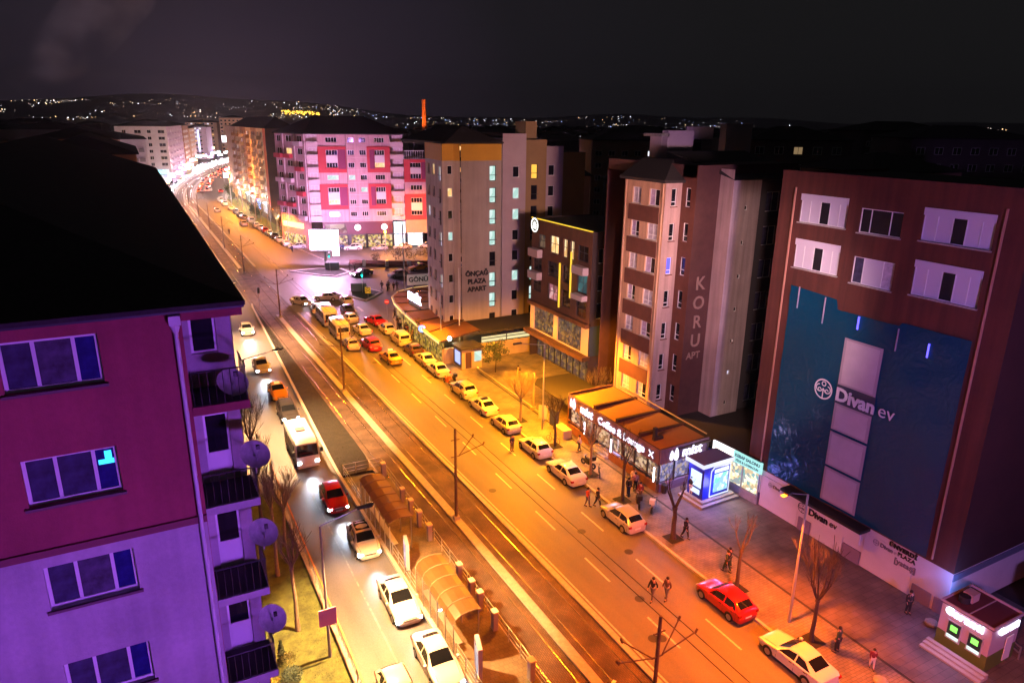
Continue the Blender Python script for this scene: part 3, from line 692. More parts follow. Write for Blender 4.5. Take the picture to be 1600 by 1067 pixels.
# ---- 6. tall grey block with the black lettering ---------------------------------
greyw = plaster('grey_plaster', (.40, .34, .30), .12, .12)
greyl = plaster('light_grey_plaster', (.52, .44, .39), .22, .1)
yel = mat('yellow_band', (.62, .34, .035), .8, nz=.1, sc=.5)
brn = mat('brown_plaster', (.30, .20, .09), .85, nz=.12, sc=.4)
b = thing('apartment_tower', 'tall grey apartment tower with yellow top band and black letters, restaurant at its foot', 'building')
zs = [22.55 - 2.87 * k for k in range(7)]
def tower_face(x, y, ang, w, cols, m_, ztop=27.3, zband=25.2, band=True, z0=0, lits={}):
    Fq = Facade(b, x, y, ang); hs = []
    for ci, (u, ww, hgt, dz) in enumerate(cols):
        for k in range(8):
            z = 22.55 - 2.87 * k + dz
            if z > z0 + .3: hs.append((u, z, u + ww, z + hgt, ci, k))
    Fq.wall(0, w, z0, zband if band else ztop, hs, m_)
    if band: Fq.wall(0, w, zband, ztop, [], yel, name='yellow_band', v=.04)
    for h in hs:
        Fq.window(h[0], h[1], h[2] - h[0], h[3] - h[1], 1 if h[2] - h[0] < 1.4 else 2, v=-.12, ft=.07, frame=dark_fr if h[3] - h[1] > 1.6 else white_pl, pane=lits.get((h[4], h[5]), glass_d), sill=greyl if h[3] - h[1] < 1.6 else None, transom=.38 if h[3] - h[1] > 1.6 else 0)
        if h[3] - h[1] > 1.6: Fq.slab('window_rail', dark_fr, h[0] - .1, h[2] + .1, h[1] + .75, h[1] + .8, .02, .16)
    return Fq
L_ = {(0, 0): w_cool, (0, 1): w_cool, (0, 2): w_cool, (0, 3): w_cool, (0, 5): w_cool, (0, 6): w_cool}
Ft = tower_face(37.9, 86, 0, 5.9, [(4.15, .95, 2.0, 0)], greyw, lits=L_)
tower_face(37.2, 86.8, -49, .95, [], greyl)
tower_face(35.6, 86.8, 0, 1.6, [(.75, .7, 1.15, .9)], greyl, lits={(0, 1): w_warm, (0, 3): w_cool})
tower_face(36.3, 94.5, -95.2, 7.73, [(1.0, .9, 1.4, .7), (3.4, .9, 1.4, .7), (6.2, .8, 1.9, 0)], greyl, lits={(1, 0): w_warm, (2, 0): w_white, (2, 3): w_white, (2, 5): w_white, (0, 2): w_white})
tower_face(43.8, 86, 55, 1.2, [], greyl, band=False, ztop=27.2)
tower_face(44.5, 87, 0, 3.6, [(1.6, 1.0, 1.5, .3)], mat('mauve_plaster', (.42, .34, .36), .85, nz=.1, sc=.4), ztop=28.6, band=False, lits={(0, 1): w_cool, (0, 2): w_cool, (0, 5): w_cool})
tower_face(48.1, 87.6, 0, 3.6, [(1.2, 1.0, 2.0, 0)], brn, ztop=27.8, band=False, lits={(0, 0): mat('amber_room', (.1, .1, .1), emit=(1, .55, .05), es=1.2), (0, 5): w_cool, (0, 6): w_cool})
tower_face(51.7, 88.3, 0, 3.2, [(.8, 1.0, 1.5, .3)], mat('mauve_plaster', (.30, .24, .27)), ztop=26.9, band=False)
tower_face(54.9, 89, 0, 4.2, [], brn, ztop=26.0, band=False)
tower_face(59.1, 89, 60, 5, [(1, 1.2, 1.4, .4), (3, 1.2, 1.4, .4)], brn, ztop=26.0, band=False)
for x0, x1, y0, y1, z in ((36.3, 44.3, 86.9, 104, 27.3), (44.5, 48.1, 87.1, 104, 28.6), (48.1, 51.7, 87.7, 104, 27.8), (51.7, 54.9, 88.4, 104, 26.9), (54.9, 59.1, 89.1, 104, 26.0)):
    MB().box(x0, x1, y0, y1, z - .3, z).build('flat_roof', roofm, b)
hip_roof(b, 36.2, 44.0, 86.6, 103, 27.35, 2.2, .3)
MB().box(49.6, 51.4, 90, 93, 27.8, 30.2).build('lift_housing', brn, b)
black_l = mat('black_letters', (.012, .012, .014), .5)
for i, wd in enumerate(('ÖNÇAĞ', 'PLAZA', 'APART')): lettering(wd, .92, b, (40.1, 85.9, 10.25 - i * 1.08), 0, black_l, .06, .035)

# restaurant wrapped round the foot of the tower, with curved lit eaves
b = thing('restaurant', 'single storey restaurant with striped orange awning roof and curved glowing eaves', 'building')
E_ = [(44.5, 110.5), (39.5, 110.2), (36.4, 108.6), (34.6, 105.6), (33.6, 101.5), (33.0, 96), (32.6, 90), (32.3, 84.5), (32.2, 79.8)]
IN = [(44.5, 104), (41.8, 103), (40.2, 102), (39.2, 100), (38.6, 97), (38.2, 93), (38, 89), (37.9, 85.5), (37.9, 80.2)]
awn = mat('orange_awning', (.20, .085, .03), .85, nz=.15, sc=1)
for k in range(len(E_) - 1):
    (ax, ay), (bx, by), (cx, cy), (dx, dy) = E_[k], E_[k + 1], IN[k + 1], IN[k]
    n_sub = 1
    mb = MB(); s_ = .06
    l = lambda p, q, t: (p[0] + (q[0] - p[0]) * t, p[1] + (q[1] - p[1]) * t)
    A, B_, C_, D_ = l((ax, ay), (bx, by), s_), l((ax, ay), (bx, by), 1 - s_), l((dx, dy), (cx, cy), 1 - s_), l((dx, dy), (cx, cy), s_)
    mb.poly([(*A, 3.25), (*B_, 3.25), (*C_, 4.0), (*D_, 4.0)]); mb.poly([(*A, 3.17), (*D_, 3.92), (*C_, 3.92), (*B_, 3.17)])
    mb.build('awning_panel', awn, b)
    MB().tube((bx, by, 3.24), (cx, cy, 4.03), .09, n=6).build('roof_beam', mat('beam_dark', (.05, .02, .015), .7), b)
    mb = MB(); mb.T = None
    o2 = l(IN[k], E_[k], 1.05); o3 = l(IN[k + 1], E_[k + 1], 1.05)
    mb.poly([(*o2, 2.95), (*o3, 2.95), (*o3, 3.3), (*o2, 3.3)]); mb.build('eaves_light', glow('eaves_gold', (1, .62, .2), 2.6 if k > 3 else 1.6), b)
    mb = MB(); mb.poly([(*o2, 3.3), (*o3, 3.3), (bx, by, 3.32), (ax, ay, 3.32)]); mb.build('eaves_board', curbm, b)
    mb = MB(); i2 = l(IN[k], E_[k], .93); i3 = l(IN[k + 1], E_[k + 1], .93)
    mb.poly([(*i2, .15), (*i3, .15), (*i3, 2.95), (*i2, 2.95)]); mb.build('glass_front', lit_interior('restaurant_room', [(.5, .3, .05), (.12, .07, .02), (.8, .5, .1), (.2, .15, .05), (.35, .25, .02)], .8, 2.6), b)
MB().box(32.4, 45.2, 79.9, 80.1, 0.15, 2.2).build('low_wall', mat('yellow_wall', (.42, .33, .22), .8, nz=.2, sc=.6), b)
MB().prism([(38.0, 80.2), (46.5, 80.2), (50, 86), (38, 86)], 3.5, 3.7).build('flat_roof', roofm, b)
for q, (x0, x1) in enumerate(((38.0, 41.6), (41.7, 45.2))): MB().box(x0, x1, 79.95, 80.0, 2.35, 2.75).box(x0, x1, 79.95, 80.0, 2.85, 3.1).build('strip_window', glow('strip_pale', (1, .9, .45), .9), b)
MB().box(38.0, 45.3, 79.9, 79.94, 2.75, 2.86).box(38.0, 45.3, 79.9, 79.94, 3.1, 3.2).box(41.6, 41.72, 79.9, 79.94, 2.2, 3.2).build('window_bar', dark_fr, b)
sgn = thing('roof_sign', 'white illuminated letter sign standing on the restaurant roof', 'sign', (35.0, 97.0, 4.0))
lettering('KUBİK', 1.6, sgn, (0, 0, .8), R(-88), glow('sign_blue_white', (.75, .75, 1), 5), .12, .04)
MB().box(-.08, .08, -2.3, 2.3, -.5, 0).build('sign_rail', dark_fr, sgn)
sgn = thing('board_sign', 'white board sign with black lettering at the far end of the restaurant roof', 'sign', (41.0, 110.6, 3.6), R(-8))
MB().box(-2.2, 2.2, -.05, .05, 0, 1.8).build('board', mat('sign_board', (.7, .65, .65), .6, emit=(1, .85, .8), es=.12), sgn); lettering('GÖNÜL', 1.1, sgn, (0, -.09, .9), 0, black_l, .02, .03)  # unlit board given a faint glow of its own, standing in for light
# kiosk beside the restaurant
b = thing('kiosk', 'small flat roofed kiosk with a blue side beside the restaurant', 'kiosk', (35.2, 78.2, .15))
MB().box(-1.4, 1.4, -1.3, 1.3, 0, 2.6).build('wall', mat('kiosk_beige', (.45, .36, .3), .7), b); MB().box(-1.6, 1.6, -1.5, 1.5, 2.6, 2.8).build('roof', roofm, b)
MB().box(-1.46, -1.4, -1.2, 1.2, .2, 2.5).build('side_panel', mat('kiosk_blue', (.03, .06, .25), .4), b); MB().box(-.9, -.1, -1.34, -1.3, .1, 2.2).build('door', mat('door_brown', (.08, .04, .05), .5), b)
MB().box(.3, 1.3, -1.34, -1.3, .9, 2.2).build('window', w_cool, b); MB().box(-1.5, -1.46, -.9, .7, .6, 2.2).build('lit_poster', glow('poster_blue', (.35, .45, 1), 1.5), b)

# ---- 7. dark brick block with yellow light strips ----------------------------------
brick = paver_mat('brown_brick', (.16, .07, .045), (.12, .055, .035), (.06, .035, .03), .24, .07, bump=.3, dirt=.25)
darkb = mat('dark_cladding', (.045, .03, .03), .6)
lilacpanel = mat('pale_balcony_panel', (.5, .42, .45), .6)
goldled = glow('gold_strip', (1, .62, .04), 1.25)
b = thing('office_building', 'dark brick building with vertical yellow light strips and a round sign at its corner', 'building')
F = Facade(b, 44.5, 78.6, -90); W_ = 13.8
hs = [(1.8, 15.0, 3.4, 16.7, 'b'), (4.6, 14.8, 6.6, 16.9, 'l'), (7.6, 14.7, 8.5, 16.9, 'l'), (9.2, 14.7, 10.0, 16.9, 'l'), (10.9, 14.9, 13.0, 16.7, 'd'),
      (4.2, 11.8, 6.8, 13.7, 'd'), (7.6, 11.7, 9.6, 13.8, 'd'), (10.9, 11.2, 13.0, 13.4, 'c'), (.5, 12.0, 2.6, 13.6, 'd'),
      (4.4, 8.9, 6.6, 10.9, 'p'), (7.6, 8.7, 9.6, 10.8, 'd'), (10.9, 8.3, 13.0, 10.4, 'd'), (.5, 9.2, 2.6, 10.8, 'd')]
F.wall(0, W_, 7.9, 18.5, [h[:4] for h in hs], brick)
pink_room = lit_interior('room_pink', [(.7, .25, .25), (.45, .15, .2), (.9, .5, .5), (.3, .1, .1)], .8, 1.2)
for h in hs: F.window(h[0], h[1], h[2] - h[0], h[3] - h[1], 2, frame=dark_fr, v=-.15, transom=.55, pane={'l': w_warm, 'd': glass_d, 'c': lit_interior('room_teal', [(.02, .10, .12), (.04, .2, .22), (.1, .4, .42)], .6, .7), 'b': w_dim, 'p': pink_room}[h[4]])
for (u0, u1, z0, z1) in ((.4, 2.8, 13.8, 14.8), (.4, 2.8, 10.95, 11.9), (10.8, 13.2, 13.5, 14.4), (10.8, 13.2, 10.5, 11.1)): F.slab('balcony_panel', lilacpanel, u0, u1, z0, z1, .02, .8)
F.slab('light_strip', goldled, 7.05, 7.25, 8.4, 13.9, .02, .16); F.slab('light_strip', goldled, 9.75, 9.95, 10.2, 15.7, .17, .3)
F.slab('roof_edge_light', goldled, 0, W_, 18.5, 18.6, .0, .14)
F.slab('cornice', brick, 0, W_, 7.4, 7.9, -.2, .5)
F.wall(0, W_, 4.0, 7.4, [(1.0, 4.15, 5.9, 7.2), (6.9, 4.15, 12.2, 7.2)], lilacpanel)
shopm = lit_interior('dark_showroom', [(.12, .09, .07), (.05, .04, .05), (.35, .24, .08), (.08, .07, .10), (.2, .15, .12)], .5, 2.6)
F.window(1.0, 4.15, 4.9, 3.05, 3, frame=dark_fr, v=-.12, transom=.5, pane=shopm); F.window(6.9, 4.15, 5.3, 3.05, 3, frame=dark_fr, v=-.12, transom=.5, pane=shopm)
F.slab('cornice', brick, -.2, W_ + .2, 3.5, 4.0, -.2, .9)
for k in range(9): F.window(.3 + k * 1.48, .2, 1.4, 3.3, 1, frame=dark_fr, v=-1.0, pane=shopm, name='shop_window')
F2 = Facade(b, 44.5, 64.8, 0)
hs = [(.9, 14.9, 1.6, 16.6, 'd'), (.9, 11.7, 1.7, 13.5, 'd'), (.9, 8.4, 1.7, 10.3, 'd'), (5.4, 14.6, 6.6, 16.4, 'd'), (3.0, 12.0, 4.0, 14.0, 'c'), (5.4, 11.0, 6.6, 12.8, 'd')]
F2.wall(0, 10, 0, 18.5, [h[:4] for h in hs], darkb)
for h in hs: F2.window(h[0], h[1], h[2] - h[0], h[3] - h[1], 1, frame=white_pl if h[0] < 2 else dark_fr, v=-.12, pane=w_cool if h[4] == 'c' else glass_d)
F2.slab('light_strip', goldled, 2.05, 2.22, 10.3, 15.0, .02, .14)
F2.slab('blue_panel', mat('navy_panel', (.03, .05, .12), .5), .1, 2.2, 4.0, 7.6, .01, .06)
Facade(b, 54.5, 78.6, 180).wall(0, 10, 0, 18.5, [], darkb, name='rear_wall')
MB().box(44.6, 54.5, 64.9, 78.5, 18.1, 18.4).build('flat_roof', roofm, b)
rs = thing('round_sign', 'white glowing round sign with a boat shape, high on the brick corner', 'sign', (44.35, 77.6, 17.7))
n = 24
mb = MB()
for k in range(n):
    a0, a1 = 2 * math.pi * k / n, 2 * math.pi * (k + 1) / n
    mb.poly([(-.06, .9 * math.cos(a0), .9 * math.sin(a0)), (-.06, .9 * math.cos(a1), .9 * math.sin(a1)), (-.06, .72 * math.cos(a1), .72 * math.sin(a1)), (-.06, .72 * math.cos(a0), .72 * math.sin(a0))])
mb.poly([(-.06, -.5, -.1), (-.06, .5, -.1), (-.06, .3, -.45), (-.06, -.3, -.45)]); mb.poly([(-.06, .06, .0), (-.06, .5, .0), (-.06, .06, .55)]); mb.poly([(-.06, -.06, .0), (-.06, -.06, .5), (-.06, -.5, .0)])
mb.build('glowing_emblem', glow('sign_white2', (1, 1, .95), 2.5), rs); MB().tube((-.02, 0, 0), (.1, 0, 0), .98, n=28).build('backing_disc', mat('sign_dark', (.03, .03, .02), .5), rs)

# ---- 8. beige and brown block with the vertical letters ---------------------------
beige = plaster('sand_render', (.60, .37, .23), .18, .1)
rosy = plaster('rose_render', (.48, .34, .31), .25, .12)
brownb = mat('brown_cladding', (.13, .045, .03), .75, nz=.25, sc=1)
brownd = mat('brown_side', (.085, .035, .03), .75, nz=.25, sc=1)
b = thing('apartment_block', 'narrow beige and brown apartment block with tall vertical letters on its side', 'building')
F = Facade(b, 42.2, 56.4, -90); P_ = 3.14; hs = []
for k in range(7):
    z = 22.85 - P_ * k
    hs += [(1.25, z, 2.55, z + 1.5, k, 0), (3.75, z, 5.25, z + 1.5, k, 1)]
F.wall(0, 6.0, 3.0, 25.0, [h[:4] for h in hs], beige)
wmat = {0: curt, 1: mat('lace_lilac', (.5, .4, .6), .8, nz=.4, sc=3)}
for h in hs:
    F.window(h[0], h[1], h[2] - h[0], 1.5, 2, v=-.13, pane=[wmat[(h[4] + h[5]) % 2], glass_d if (h[4] * 3 + h[5]) % 2 else curt], sill=curbm, transom=0 if h[4] in (0, 2) else .28, panes=True)
for k in range(7): F.slab('brown_band', brownb, .75, 5.3, 22.85 - P_ * k - 1.6, 22.85 - P_ * k - .12, 0, .05) if k < 6 else None
for u in (.22, 5.72): F.slab('downpipe', beige, u, u + .1, 3, 24.9, .02, .12)
F = Facade(b, 42.2, 50.4, 0); hs = [(.75, 22.9 - P_ * k, 1.35, 24.5 - P_ * k) for k in range(7)]
F.wall(0, 1.9, 3.0, 25.0, hs, rosy)
for h in hs: F.window(h[0], h[1], .6, 1.6, 1, v=-.1, pane=glass_d if h[1] < 15.5 or h[1] > 17 else mat('blue_glow', (.1, .1, .1), emit=(.02, .06, 1), es=1.5), sill=brownb, transom=.25)
F = Facade(b, 44.1, 50.4, -90); hs = [(.55, 22.9 - P_ * k, 1.2, 24.6 - P_ * k) for k in range(7)]
F.wall(0, 1.9, 2.0, 26.6, hs, brownb)
for h in hs: F.window(h[0], h[1], .65, 1.7, 1, v=-.1, pane=glass_d, sill=brownb, transom=.3)
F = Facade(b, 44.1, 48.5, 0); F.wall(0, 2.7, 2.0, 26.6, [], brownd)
F = Facade(b, 46.8, 48.5, -90); F.wall(0, 1.7, 2.0, 26.3, [], rosy)
F = Facade(b, 46.8, 46.8, 0); hs = [(1.6, 22.7 - P_ * k, 1.95, 23.15 - P_ * k) for k in range(7)]
F.wall(0, 3.4, 2.0, 25.4, hs, plaster('mauve_render', (.50, .40, .40), .3, .15))
for k, h in enumerate(hs): F.window(h[0], h[1], .35, .45, 1, v=-.1, pane=w_white if k == 5 else glass_d, name='vent_window')
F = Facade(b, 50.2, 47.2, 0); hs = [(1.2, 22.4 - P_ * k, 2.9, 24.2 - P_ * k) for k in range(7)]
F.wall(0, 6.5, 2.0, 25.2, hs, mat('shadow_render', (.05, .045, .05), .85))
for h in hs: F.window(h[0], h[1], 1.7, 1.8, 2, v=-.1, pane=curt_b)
F.slab('downpipe', steel, 4.0, 4.07, 2, 25, .1, .2); F.slab('downpipe', steel, 4.8, 4.86, 2, 25, .1, .2)
MB().prism([(41.8, 56.8), (41.8, 50.1), (44.1, 50.0), (44.3, 48.6), (47, 48.6), (47, 56.8)], 25.0, 25.25).build('eaves', roofm, b)
mb = MB(); ev = [(41.8, 56.9), (41.8, 50.1), (44.05, 50.1)]
mb.poly([(41.8, 56.9, 25.25), (41.8, 50.1, 25.25), (44.6, 52.5, 26.9), (44.6, 56.9, 26.9)]); mb.poly([(41.8, 50.1, 25.25), (44.1, 50.1, 25.25), (44.6, 52.5, 26.9)]); mb.build('roof', roofm, b)
mb = MB(); mb.poly([(46.6, 48.7, 26.3), (46.6, 46.5, 25.4), (50.3, 46.5, 25.5), (57, 46.9, 25.3), (57, 56, 27.5), (46.6, 56, 27.5)]); mb.build('roof', roofm, b)
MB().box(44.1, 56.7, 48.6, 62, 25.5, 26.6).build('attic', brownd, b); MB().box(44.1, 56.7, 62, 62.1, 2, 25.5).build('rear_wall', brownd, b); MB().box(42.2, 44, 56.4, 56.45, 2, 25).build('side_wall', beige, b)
chm = mat('chimney_render', (.45, .36, .42), .85, nz=.1)
MB().box(50, 53.5, 60, 60.9, 26.6, 29.4).build('stair_head', chm, b); MB().box(49.2, 50.2, 60, 63, 28.8, 29.1).build('stair_roof', conc, b); MB().box(49.95, 50.0, 60.9, 62.8, 26.6, 28.8).build('stair_wall', chm, b)
MB().box(60, 64, 62, 63, 26.5, 30.2).build('chimney_stack', chm, b); MB().box(56, 60, 64, 64.2, 28.4, 29.8).build('roof_railing', chm, b)
for i, ch in enumerate('KORU'): lettering(ch, 1.75, b, (45.5, 48.44, 15.9 - i * 1.85), 0, mat('bronze_letters', (.30, .20, .16), .5), .04, .02)
lettering('APT', .95, b, (45.4, 48.44, 8.9), 0, mat('bronze_letters', (.3, .2, .16)), .03, .01)
# small pointed roof lights between the two blocks
for x, y, lb in ((57.5, 68, 'lit triangular roof light on the dark roof behind the vertical letters'), (64.5, 62, 'pale triangular roof light right of the chimney stacks')):
    mb = MB(); mb.poly([(-1.1, 0, 0), (1.1, 0, 0), (.0, 0, 1.3)]); mb.poly([(-1.1, .3, 0), (1.1, .3, 0), (0, .3, 1.3)][::-1]); solo('roof_light', mb, glow('roof_glass', (.5, .8, 1), .9), lb, 'roof light', (x, y, 25.2), R(-30))

# ---- 9. building with the blue banner -----------------------------------------------
brr = plaster('red_brown_render', (.105, .030, .020), .3, .2)
b = thing('furniture_store', 'dark red building with lilac shuttered windows, a big blue banner and white shopfront', 'building')
F = Facade(b, 42.4, 37.6, -90)   # u = 37.6 - Y
U = lambda y: 37.6 - y
sets = [(1.9, 5.8, 23.4, 25.4, 'a'), (6.8, 9.8, 23.3, 24.9, 'b'), (11.1, 15.3, 23.4, 25.4, 'a'), (1.9, 5.7, 20.1, 22.2, 'a'), (6.8, 9.8, 19.9, 21.7, 'b'), (11.1, 15.2, 20.0, 22.2, 'a')]
bn = (2.1, 3.35, 15.4, 19.0)
F.wall(0, 17.2, 3.3, 26.8, [s_[:1] + (s_[2],) + (s_[1],) + (s_[3],) for s_ in [(q[0], q[1], q[2], q[3]) for q in sets]], brr)
for i, (u0, u1, z0, z1, kd) in enumerate(sets):
    w, h = u1 - u0, z1 - z0
    if kd == 'a': ob = F.window(u0, z0, w, h, (0, .2, .42, .62, .82, 1), v=-.10, pane=[blind, blind, glass_d, blind, blind], sill=curbm, panes=True)
    else: ob = F.window(u0, z0, w, h, (0, .25, .72, 1), v=-.10, pane=[glass_d] * 3 if i == 1 else [curt_b, blind, curt], sill=curbm, panes=True)
    if kd == 'a': F.slab('shutter_box', blind, u0, u1, z1 - .45, z1, -.1, .04)
for u in (1.35, 15.75): F.slab('downpipe', mat('copper_pipe', (.45, .22, .15), .5), u, u + .1, 3.6, 25.8, .05, .16)
# banner with a wavy film surface
def banner_mat():
    m = bpy.data.materials.new('banner_film'); m.use_nodes = True; t = m.node_tree; b_ = t.nodes['Principled BSDF']
    b_.inputs['Base Color'].default_value = (.001, .050, .105, 1); b_.inputs['Roughness'].default_value = .16; b_.inputs['Specular IOR Level'].default_value = .26
    tc = t.nodes.new('ShaderNodeTexCoord'); n = t.nodes.new('ShaderNodeTexNoise'); n.inputs['Scale'].default_value = .9; n.inputs['Detail'].default_value = 4; n.inputs['Distortion'].default_value = 1.5
    t.links.new(tc.outputs['Object'], n.inputs['Vector']); bp = t.nodes.new('ShaderNodeBump'); bp.inputs['Strength'].default_value = .7; bp.inputs['Distance'].default_value = .12
    t.links.new(n.outputs['Fac'], bp.inputs['Height']); t.links.new(bp.outputs[0], b_.inputs['Normal'])
    return m
ban = banner_mat()
bt = thing('banner', 'big dark blue banner with white logo and letters covering the red building', 'banner')
Fb = Facade(bt, 42.4, 37.6, -90)
mb = MB(); nu, nz_ = 70, 24
def bz(u): return 18.9 - .06 * u if u < 6.1 else 17.85 if u < 10.9 else 18.1
grid = [[None] * (nz_ + 1) for _ in range(nu + 1)]
for i in range(nu + 1):
    u = 2.1 + (15.4 - 2.1) * i / nu
    for j in range(nz_ + 1):
        z = 3.45 + (bz(u) - 3.45) * j / nz_
        grid[i][j] = mb.vert(Fb.pt(u, z, .10 + .025 * math.sin(u * 1.7 + z * .9) + .02 * math.sin(z * 2.3 - u)))
for i in range(nu):
    for j in range(nz_): mb.face([grid[i][j], grid[i + 1][j], grid[i + 1][j + 1], grid[i][j + 1]])
mb.build('film', ban, bt, smooth=60)
shut = mat('lilac_shutter', (.50, .42, .48), .6, nz=.1, sc=1)
for z0, z1 in ((12.7, 16.1), (9.3, 11.3), (6.5, 9.1), (3.7, 6.3)):
    Fb.slab('panel_frame', mat('panel_edge', (.36, .30, .35), .6), 7.25, 10.15, z0, z1, .16, .2); Fb.slab('shutter_panel', shut, 7.45, 9.95, z0 + .15, z1 - .15, .2, .23)
Fb.slab('dark_stripe', mat('navy_stripe', (.02, .03, .07), .5), 7.2, 10.2, 11.3, 12.7, .16, .2)
white_l = mat('white_letters', (.72, .70, .74), .5)
def logo(parent, loc, s, ang, m_):
    mb = MB(); n = 28
    def ringarc(cx, cz, r, w, a0, a1, k=14):
        for i in range(k):
            t0 = a0 + (a1 - a0) * i / k; t1 = a0 + (a1 - a0) * (i + 1) / k
            P = lambda rr, tt: (cx + rr * math.cos(tt), 0, cz + rr * math.sin(tt))
            mb.poly([P(r, t0), P(r, t1), P(r - w, t1), P(r - w, t0)])
    ringarc(0, 0, .5, .07, 0, 2 * math.pi, n)
    mb.poly([(-.03, 0, -.45), (.03, 0, -.45), (.03, 0, .05), (-.03, 0, .05)])
    for sx in (-1, 1):
        ringarc(.22 * sx, .02, .2, .055, math.pi / 2 if sx < 0 else math.pi / 2, (math.pi / 2 + 4.6 * (1 if sx < 0 else -1)))
        ringarc(.2 * sx, -.05, .1, .05, 0, 5)
    ringarc(0, .27, .13, .05, 0, 2 * math.pi)
    ob = mb.build('logo', m_, parent, loc, rz=ang); ob.scale = (s, s, s)
    return ob
A90 = R(-90)
def wordmark(parent, F_, u, z, size, m_, v, light=None):
    logo(parent, F_.pt(u, z, v), size * 1.15, A90, m_)
    lettering('Divan', size, parent, F_.pt(u + size * 1.95, z, v), A90, m_, .03, size * .03)
    lettering('ev', size, parent, F_.pt(u + size * 3.75, z, v), A90, light or m_, .02, -size * .004)
wordmark(bt, Fb, 6.2, 11.95, 1.32, white_l, .26)
# a film-wrapped upper bay with thin hanging lamp strips
for u, z, h in ((2.9, 17.2, 1.6), (5.2, 16.6, 1.9), (10.9, 16.2, 1.5)): Fb.slab('strip_fitting', mat('pale_strip', (.35, .33, .45), .4), u, u + .07, z, z + h, .16, .22)
Fb.slab('strip_fitting', glow('violet_strip', (.12, .10, 1), 2.5), 8.0, 8.12, 16.9, 17.8, .2, .24); Fb.slab('strip_fitting', glow('violet_strip', (.12, .1, 1), 2.5), 13.0, 13.1, 16.4, 17.3, .2, .24)
# shopfront
whf = mat('white_panels', (.62, .56, .60), .6, nz=.08, sc=.8)
F.wall(0, 17.2, .15, 3.3, [(10.4, .15, 10.41, .16)], whf, name='shopfront_wall')
for u0, u1 in ((.5, 1.6), (5.6, 6.7), (9.6, 11.0), (14.9, 16.2), (16.4, 17.2)): F.slab('plinth', mat('mauve_plinth', (.22, .16, .24), .7), u0, u1, .15, 1.2, .01, .1)
for u0, u1 in ((1.7, 5.4), (6.8, 9.5), (11.1, 14.7)): F.slab('shutter_panel', whf, u0, u1, .25, 2.9, .01, .06)
F.slab('canopy', mat('canopy_black', (.015, .015, .016), .6), 4.4, 11.4, 3.12, 3.32, -.2, 1.1)
F.slab('canopy_fascia', whf, 4.4, 11.4, 2.3, 3.12, .95, 1.08)
wordmark(b, F, 6.6, 2.72, .72, black_l, 1.11)
grey_l = mat('grey_letters', (.16, .14, .18), .5)
wordmark(b, F, 2.6, 2.4, .36, grey_l, .08, mat('faint_letters', (.4, .36, .42))); wordmark(b, F, 12.0, 2.6, .40, grey_l, .08, mat('faint_letters', (.4, .36, .42)))
lettering('[yataş]', .55, b, F.pt(14.2, 2.1, .08), A90, grey_l, .02, .012); lettering('yataş', .4, b, F.pt(4.9, 2.0, .08), A90, grey_l, .02, .01)
lettering('ÜNVERDİ', .42, b, F.pt(13.9, 3.05, .06), A90, black_l, .03, .02, spacing=1.1); lettering('PLAZA', .38, b, F.pt(14.2, 2.65, .06), A90, black_l, .03, .02, spacing=1.1)
E2 = Facade(b, 42.4, 20.4, 0)
E2.wall(0, 12, 3.3, 26.8, [], mat('red_brown_shaded', (.045, .016, .013), .85, nz=.2, sc=.6), name='side_wall'); E2.wall(0, 12, .15, 3.3, [], whf, name='side_wall')  # upper side wall's render darkened, its shade put into the colour
E2.slab('string_course', mat('blue_grey', (.12, .14, .2), .6), 0, 12, 2.75, 3.25, .005, .05)
Facade(b, 42.4, 37.6, 0).wall(0, 9, 0, 26.8, [], brr, name='side_wall') if 0 else None
W3 = Facade(b, 54.4, 37.6, 180); W3.wall(0, 12, 0, 26.8, [], brr, name='side_wall')
MB().box(42.5, 54.4, 20.5, 37.5, 26.3, 26.6).build('flat_roof', roofm, b); F.slab('parapet', brr, 0, 17.2, 26.8, 26.95, -.25, .06)
t = plain_block('annex', 'low dark blue annex wall to the right of the white shopfront', 47, 70, 8, 17.5, 3.2, mat('annex_render', (.12, .12, .2), .8), 0)
t = plain_block('apartment_block', 'dark building at the right edge beyond the cash machine kiosk', 58, 74, 10, 34, 19, mat('night_render', (.05, .04, .045), .9), 2)
MB().box(50.0, 57.9, 16.0, 18, 0, 14).build('wing', mat('maroon_dark', (.08, .03, .035), .9), t)

# ---- 10. cafe with illuminated letters -----------------------------------------------
b = thing('cafe', 'corner cafe with ribbed fascia, glowing white letters and orange awning roof', 'building')
ribd = mat('dark_rib', (.035, .022, .035), .55); glassc = lit_interior('cafe_room', [(.45, .28, .14), (.22, .13, .08), (.75, .55, .35), (.12, .08, .07), (.5, .3, .25)], .9, 3.6)
F = Facade(b, 36.0, 55.5, -90)   # street front, 14.3 m
F.slab('fascia', ribd, 0, 14.3, 2.75, 4.1, -.15, 0)
for k in range(95): F.slab('fascia_rib', mat('rib_plum', (.10, .05, .08), .5), .05 + k * .15, .11 + k * .15, 2.78, 4.12, .0, .05) if 0 else None
mb = MB()
for k in range(95):
    a_ = F.pt(.05 + k * .15, 2.78, .0); c_ = F.pt(.12 + k * .15, 2.78, .06); mb.box(min(a_[0], c_[0]), max(a_[0], c_[0]), min(a_[1], c_[1]), max(a_[1], c_[1]), 2.76, 4.13)
mb.build('fascia_ribs', mat('rib_plum', (.22, .14, .20), .5), b)
F.slab('glazing', glassc, .3, 14.2, 1.1, 2.75, -.3, -.26)
brw = mat('cafe_brick', (.17, .07, .04), .7, nz=.25, sc=2)
for u0, u1 in ((.0, 4.4), (7.2, 14.3)): F.slab('low_wall', brw, u0, u1, .15, .95, -.2, 0)
